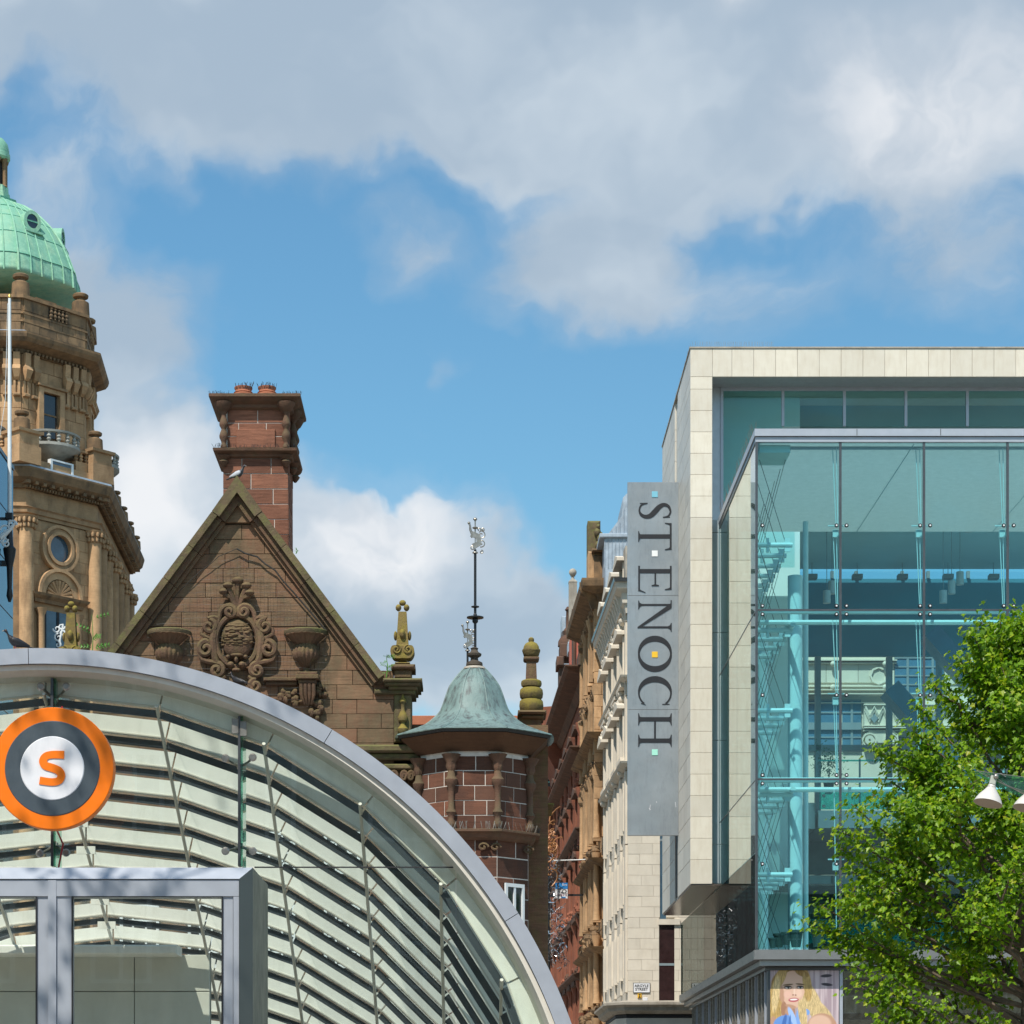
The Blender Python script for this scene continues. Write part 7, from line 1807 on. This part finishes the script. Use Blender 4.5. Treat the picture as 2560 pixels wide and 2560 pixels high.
# ================================================================ terrace on the near side of the square, mirrored in the glass
tr_ = thing('sandstone_terrace', (0, -24, 0), 'brown sandstone terrace with white sash windows, seen only mirrored in the glass', 'building')
MB().box(-46, 46, -34, -24, 0, 16.5).build('wall', M_red, tr_)
MB().box(-46.3, 46.3, -34.3, -23.5, 16.5, 17.1).build('cornice', M_carve, tr_)
MB().box(-46.2, 46.2, -34.2, -23.7, 4.6, 5.0).build('string_course', M_carve, tr_)
_wp = MB().box(0, 1.3, 0, .05, 0, 2.2).mesh('window', M_wglass)
_wf = MB().box(-.12, 0, 0, .12, -.1, 2.3).box(1.3, 1.42, 0, .12, -.1, 2.3).box(0, 1.3, 0, .12, 2.2, 2.3).box(0, 1.3, 0, .12, -.1, 0).box(.6, .7, 0, .10, 0, 2.2).box(0, .6, 0, .10, 1.05, 1.15).box(.7, 1.3, 0, .10, 1.05, 1.15).mesh('sash_frame', M_white)
for f_i in range(4):
    for b_i in range(26):
        w = put(bpy.data.objects.new('window', _wp), tr_); w.matrix_basis = Matrix.Translation((-44+3.45*b_i, -24+.003, 1.4+3.85*f_i))
        q = bpy.data.objects.new('sash_frame', _wf); COL.objects.link(q); q.parent = w
# ================================================================ maple tree
TRY = 42.0; TS = TRY/FPX
tree = thing('maple_tree', (XP(2585, TRY), TRY, 0), 'leafy green maple tree in front of the shopping centre, at the right edge', 'tree')
rt_ = random.Random(42)
tcx = XP(2585, TRY)
# silhouette of the crown: height (photo row) against half-width
env = [(1535, 30), (1575, 110), (1640, 145), (1706, 200), (1820, 265), (1860, 330), (2003, 455), (2100, 490), (2260, 535), (2310, 555), (2371, 500), (2420, 455), (2549, 395), (2650, 300)]
def env_r(z):
    v = V0 - (z-EYE)/TS
    if v <= env[0][0] or v >= env[-1][0]: return 0
    for (a, ra), (b, rb) in zip(env[:-1], env[1:]):
        if a <= v <= b: return (ra+(rb-ra)*(v-a)/(b-a))*TS
base = Vector((tcx, TRY, 0))
limbs = MB(); trunk = MB()
def path(p, q, n, wob, up=0.):
    o = []
    for i in range(n+1):
        t = i/n
        o.append(p.lerp(q, t) + Vector((rt_.gauss(0, wob), rt_.gauss(0, wob), 0))*math.sin(PI*t) + Vector((0, 0, up*math.sin(PI*t))))
    return o
top = Vector((tcx-.25, TRY, ZP(1600, TRY)))
tp = path(base, top, 14, .10)
trunk.tube(tp, [.17*(1-.85*i/14)+.02 for i in range(15)], 10)
tips = []
def along(pts, t):
    k = t*(len(pts)-1); i = min(int(k), len(pts)-2); return pts[i].lerp(pts[i+1], k-i)
def sub(pts, r0, level):
    n = 6 if level == 1 else 3
    for j in range(n):
        t = rt_.uniform(.3, .98); s = along(pts, t)
        d = (pts[-1]-pts[0]).normalized()
        a = d.orthogonal().normalized(); a.rotate(Matrix.Rotation(rt_.uniform(0, 2*PI), 3, d))
        dirn = (d*.75 + a*.8 + Vector((0, 0, .35))).normalized()
        Ln = (pts[-1]-pts[0]).length*rt_.uniform(.28, .48)
        e = s + dirn*Ln
        R_ = env_r(e.z); h = Vector((e.x-tcx, e.y-TRY, 0))
        if R_ <= 0: continue
        R_ *= .86
        if h.length > R_: 
            h *= R_/h.length; e = Vector((tcx+h.x, TRY+h.y, e.z))
        q = path(s, e, 5, .03)
        limbs.tube(q, [r0*(1-.7*i/5) for i in range(6)], 5)
        if level == 1: sub(q, r0*.5, 2)
        tips.append((q[-1], (q[-1]-q[0]).normalized()))
        tips.append((q[3], (q[-1]-q[0]).normalized()))
nl = 30
for k in range(nl):
    t = .22 + .74*k/nl
    s = along(tp, t); az = k*2.39996 + rt_.uniform(-.3, .3)
    ztip = min(s.z + rt_.uniform(1.2, 2.6)*(1.1-.5*t), ZP(1560, TRY))
    R_ = env_r(ztip)*rt_.uniform(.62, .92)
    e = Vector((tcx + R_*math.cos(az), TRY + R_*math.sin(az)*.85, ztip))
    q = path(s, e, 8, .08, -.12)
    limbs.tube(q, [.065*(1-.75*i/8)*(1.15-t*.5) for i in range(9)], 6)
    tips.append((q[-1], (q[-1]-q[-3]).normalized()))
    sub(q, .028, 1)
# boughs that make the outline seen in the photograph
for (u, v) in ((2450, 1548), (2418, 1580), (2402, 1650), (2335, 1712), (2300, 1770), (2280, 1822), (2188, 1868), (2245, 1868), (2128, 2010), (2180, 1985), (2095, 2070), (2100, 2120), (2150, 2090), (2050, 2262), (2110, 2240), (2018, 2310), (2075, 2330), (2090, 2372), (2140, 2415), (2140, 2462), (2200, 2490), (2195, 2545), (2530, 1550), (2490, 1600), (2500, 1545), (2300, 1900), (2130, 2180), (2170, 2240), (2360, 1720), (2255, 2540), (2230, 2440)):
    e = P(u, v, TRY + rt_.uniform(-.8, .3)); zs_ = max(1.8, e.z - rt_.uniform(1.0, 2.2)); s = along(tp, min(.95, zs_/tp[-1].z))
    q = path(s, e, 8, .08, -.1)
    limbs.tube(q, [.045*(1-.8*i/8) for i in range(9)], 5)
    for t in (.62, .72, .82, .90, .96, 1.0): tips.append((along(q, t), (q[-1]-q[-3]).normalized()))
# fill the body of the crown
for i in range(210):
    z = ZP(rt_.uniform(1560, 2600), TRY); R_ = env_r(z)
    if R_ <= 0: continue
    a = rt_.uniform(0, 2*PI); q = R_*math.sqrt(rt_.uniform(.03, .62))
    c = Vector((tcx+q*math.cos(a), TRY+q*math.sin(a)*.85, z))
    tips.append((c, Vector((math.cos(a), math.sin(a), .5)).normalized()))
# maple leaves
half_l = [(0, 0), (.20, -.06), (.47, .02), (.37, .20), (.58, .50), (.31, .54), (0, .98)]
verts, faces_, cols = [], [], []
for c, d in tips:
    nlf = rt_.randint(22, 38)
    side = d.orthogonal().normalized()
    spread = rt_.uniform(.08, .16)
    for k in range(nlf):
        o = c + d*rt_.uniform(-.30, .16) + Vector((rt_.gauss(0, spread), rt_.gauss(0, spread), rt_.gauss(0, spread*.8)))
        s = rt_.triangular(.04, .125, .09)
        # blade hangs outward and down, face turned up and out
        out = Vector((o.x-c.x, o.y-c.y, 0))*2 + Vector((d.x, d.y, 0))*.6 + Vector((rt_.gauss(0, .5), rt_.gauss(0, .5), rt_.gauss(-.45, .35)))
        out.normalize()
        nrm = Vector((rt_.gauss(0, .45) + d.x*.4, rt_.gauss(0, .45) + d.y*.4 - .15, 1.0)); nrm.normalize()
        sx = out.cross(nrm)
        if sx.length < .1: continue
        sx.normalize(); nn = sx.cross(out)
        b = len(verts); fold = rt_.uniform(.15, .5)
        for (x, y) in half_l: verts.append(tuple(o + sx*(x*s) + out*(y*s) + nn*(abs(x)*fold*s - y*y*s*.25)))
        for (x, y) in half_l[1:-1]: verts.append(tuple(o - sx*(x*s) + out*(y*s) + nn*(abs(x)*fold*s - y*y*s*.25)))
        faces_.append((b, b+1, b+2, b+3, b+4, b+5, b+6)); faces_.append((b, b+6, b+11, b+10, b+9, b+8, b+7))
        cv = rt_.random(); cols += [cv]*14
me = bpy.data.meshes.new('crown'); me.from_pydata(verts, [], faces_)
at_ = me.attributes.new('leaf_tone', 'FLOAT', 'CORNER'); at_.data.foreach_set('value', cols)
def leaf_mat():
    m, N, Lk = _mat('maple_leaf')
    a = N.new('ShaderNodeAttribute'); a.attribute_name = 'leaf_tone'
    rmp = N.new('ShaderNodeValToRGB'); Lk.new(a.outputs['Fac'], rmp.inputs[0])
    e = rmp.color_ramp.elements
    e[0].position = 0; e[0].color = (.07, .15, .008, 1); e[1].position = 1; e[1].color = (.35, .37, .020, 1)
    for p, c in ((.35, (.145, .275, .010)), (.7, (.22, .37, .012)), (.93, (.32, .41, .018))):
        x = rmp.color_ramp.elements.new(p); x.color = (*c, 1)
    bs = N.new('ShaderNodeBsdfPrincipled'); Lk.new(rmp.outputs[0], bs.inputs['Base Color']); bs.inputs['Roughness'].default_value = .42; bs.inputs['Specular IOR Level'].default_value = .45
    tr = N.new('ShaderNodeBsdfTranslucent'); Lk.new(_mix(N, Lk, 1.0, rmp.outputs[0], (1.3, 1.45, .55), 'MULTIPLY'), tr.inputs[0])
    ms = N.new('ShaderNodeMixShader'); ms.inputs[0].default_value = .45; Lk.new(bs.outputs[0], ms.inputs[1]); Lk.new(tr.outputs[0], ms.inputs[2])
    o = N.new('ShaderNodeOutputMaterial'); Lk.new(ms.outputs[0], o.inputs[0])
    return m
me.materials.append(leaf_mat())
tag(put(bpy.data.objects.new('crown', me), tree), kind='stuff')
trunk.build('trunk', M_bark, tree, True)
limbs.build('limbs', M_bark, tree, True)
print('leaves', len(faces_)//2)

# ================================================================ lamp standard with two bell shades
PYl = 36.0; lk = PYl/FPX
lp = thing('street_lamp', (XP(2700, PYl), PYl, 0), 'street lamp with two pale bell shades under a green glass blade, right edge', 'street lamp')
MB().lathe([(.10, 0), (.09, .3), (.07, 4), (.06, ZP(1965, PYl)+.6)], XP(2700, PYl), PYl, 16).build('post', M_alum, lp, True)
A, B, C, D = P(2437, 1926, PYl), P(2700, 1960, PYl), P(2700, 2060, PYl), P(2478, 1958, PYl)
MB().prism([(A.x, A.z), (B.x, B.z), (C.x, C.z), (D.x, D.z)], PYl+.02, PYl+.035).build('glass_blade', G_fin, lp)
MB().tube([P(2440, 1927, PYl-.01), P(2570, 1944, PYl-.01), P(2700, 1960, PYl-.01)], .006, 5).build('edge_wire', M_silver, lp)
for k in range(4):
    MB().tube([P(2448+10*k, 1930+2*k, PYl-.02), P(2480+14*k, 1948+6*k, PYl-.03), P(2530+10*k, 1968+6*k, PYl-.03), P(2700, 2020+10*k, PYl-.02)], .004, 4).build('stay_wire', M_silver, lp)
M_shade = plain('shade_enamel', (.62, .58, .53), .4, .1, .05, 5, .5, (.45, .40, .34), .3)
M_shin = plain('shade_inside', (.34, .26, .20), .5)
for (u, v, lab) in ((2480, 1963, 'front'), (2578, 1976, 'back')):
    M = Matrix.Translation(P(u, v, PYl-.05)) @ Matrix.Rotation(R(14), 4, 'Y') @ Matrix.Rotation(R(-8), 4, 'X')
    pr = [(.036, 0), (.056, -.006), (.060, -.03), (.066, -.045), (.105, -.10), (.155, -.165), (.195, -.235), (.212, -.285), (.218, -.29)]
    s_ = MB(M).lathe(pr, 0, 0, 32).build('shade', M_shade, lp, True)
    MB(M).lathe([(.06, -.05), (.1, -.105), (.15, -.17), (.19, -.24), (.212, -.292)], 0, 0, 32).build('shade_lining', M_shin, s_, True)
    fn_ = MB(M)
    for j in range(18):
        a = 2*PI*j/18; fn_.box(-.002, .002, -.002, .002, 0, 0) if False else fn_.tube([(.062*math.sin(a), .062*math.cos(a), -.028), (.068*math.sin(a), .068*math.cos(a), -.048)], .004, 4)
    fn_.build('cooling_fins', M_silver, s_)
    MB(M).cbox(-.045, .045, -.04, .04, .0, .14, .012).build('lamp_neck', stone('neck_paint', (.42, .44, .38), (.36, .38, .33), 5, 0, 0, .1) if 'neck_paint' not in MAT else MAT['neck_paint'], s_)
    MB(M).ell((.02, -.05, .13), .04, 10, 7).build('pivot', M_silver, s_, True)
    MB(M).tube([(.02, 0, .13), (.04, 0, .19), (.10, .02, .215), (.18, .03, .19)], .010, 6).build('feed_pipe', M_silver, s_, True)

# a second, smaller tree outside the left edge of the view: its twigs dapple the doorway
plaza = thing('plaza_tree', (-5.6, 13.0, 0), 'slim young tree just outside the left edge, casting dappled shade on the doors', 'tree')
pt_, pl_, r2 = MB(), MB(), random.Random(11)
pt_.tube([(-5.6, 13.0, 0), (-5.55, 13.0, 3), (-5.5, 13.05, 6), (-5.45, 13.0, 15.4)], [.11, .09, .06, .02], 8)
for k in range(34):
    z = 6.2 + 8.6*k/34; a = k*2.4; Lr = 1.9*(1-.5*(k/34)); s0 = Vector((-5.5, 13.0, z)); e0 = s0 + Vector((math.cos(a)*Lr, math.sin(a)*Lr, .9))
    pt_.tube([s0, s0.lerp(e0, .5)+Vector((0, 0, -.1)), e0], [.03, .02, .006], 5)
    for j in range(30):
        o = s0.lerp(e0, r2.uniform(.35, 1.05)) + Vector((r2.gauss(0, .16), r2.gauss(0, .16), r2.gauss(0, .14))); q = Vector((r2.uniform(-1, 1), r2.uniform(-1, 1), r2.uniform(-.5, .5))).normalized()*.10; w = q.cross(Vector((r2.uniform(-1, 1), r2.uniform(-1, 1), 1))).normalized()*.045
        pl_.add([o, o+q*.5+w, o+q, o+q*.5-w], [(0, 1, 2, 3)])
pt_.build('trunk', M_bark, plaza, True)
tag(pl_.build('crown', MAT['maple_leaf'], plaza, recalc=False), kind='stuff')
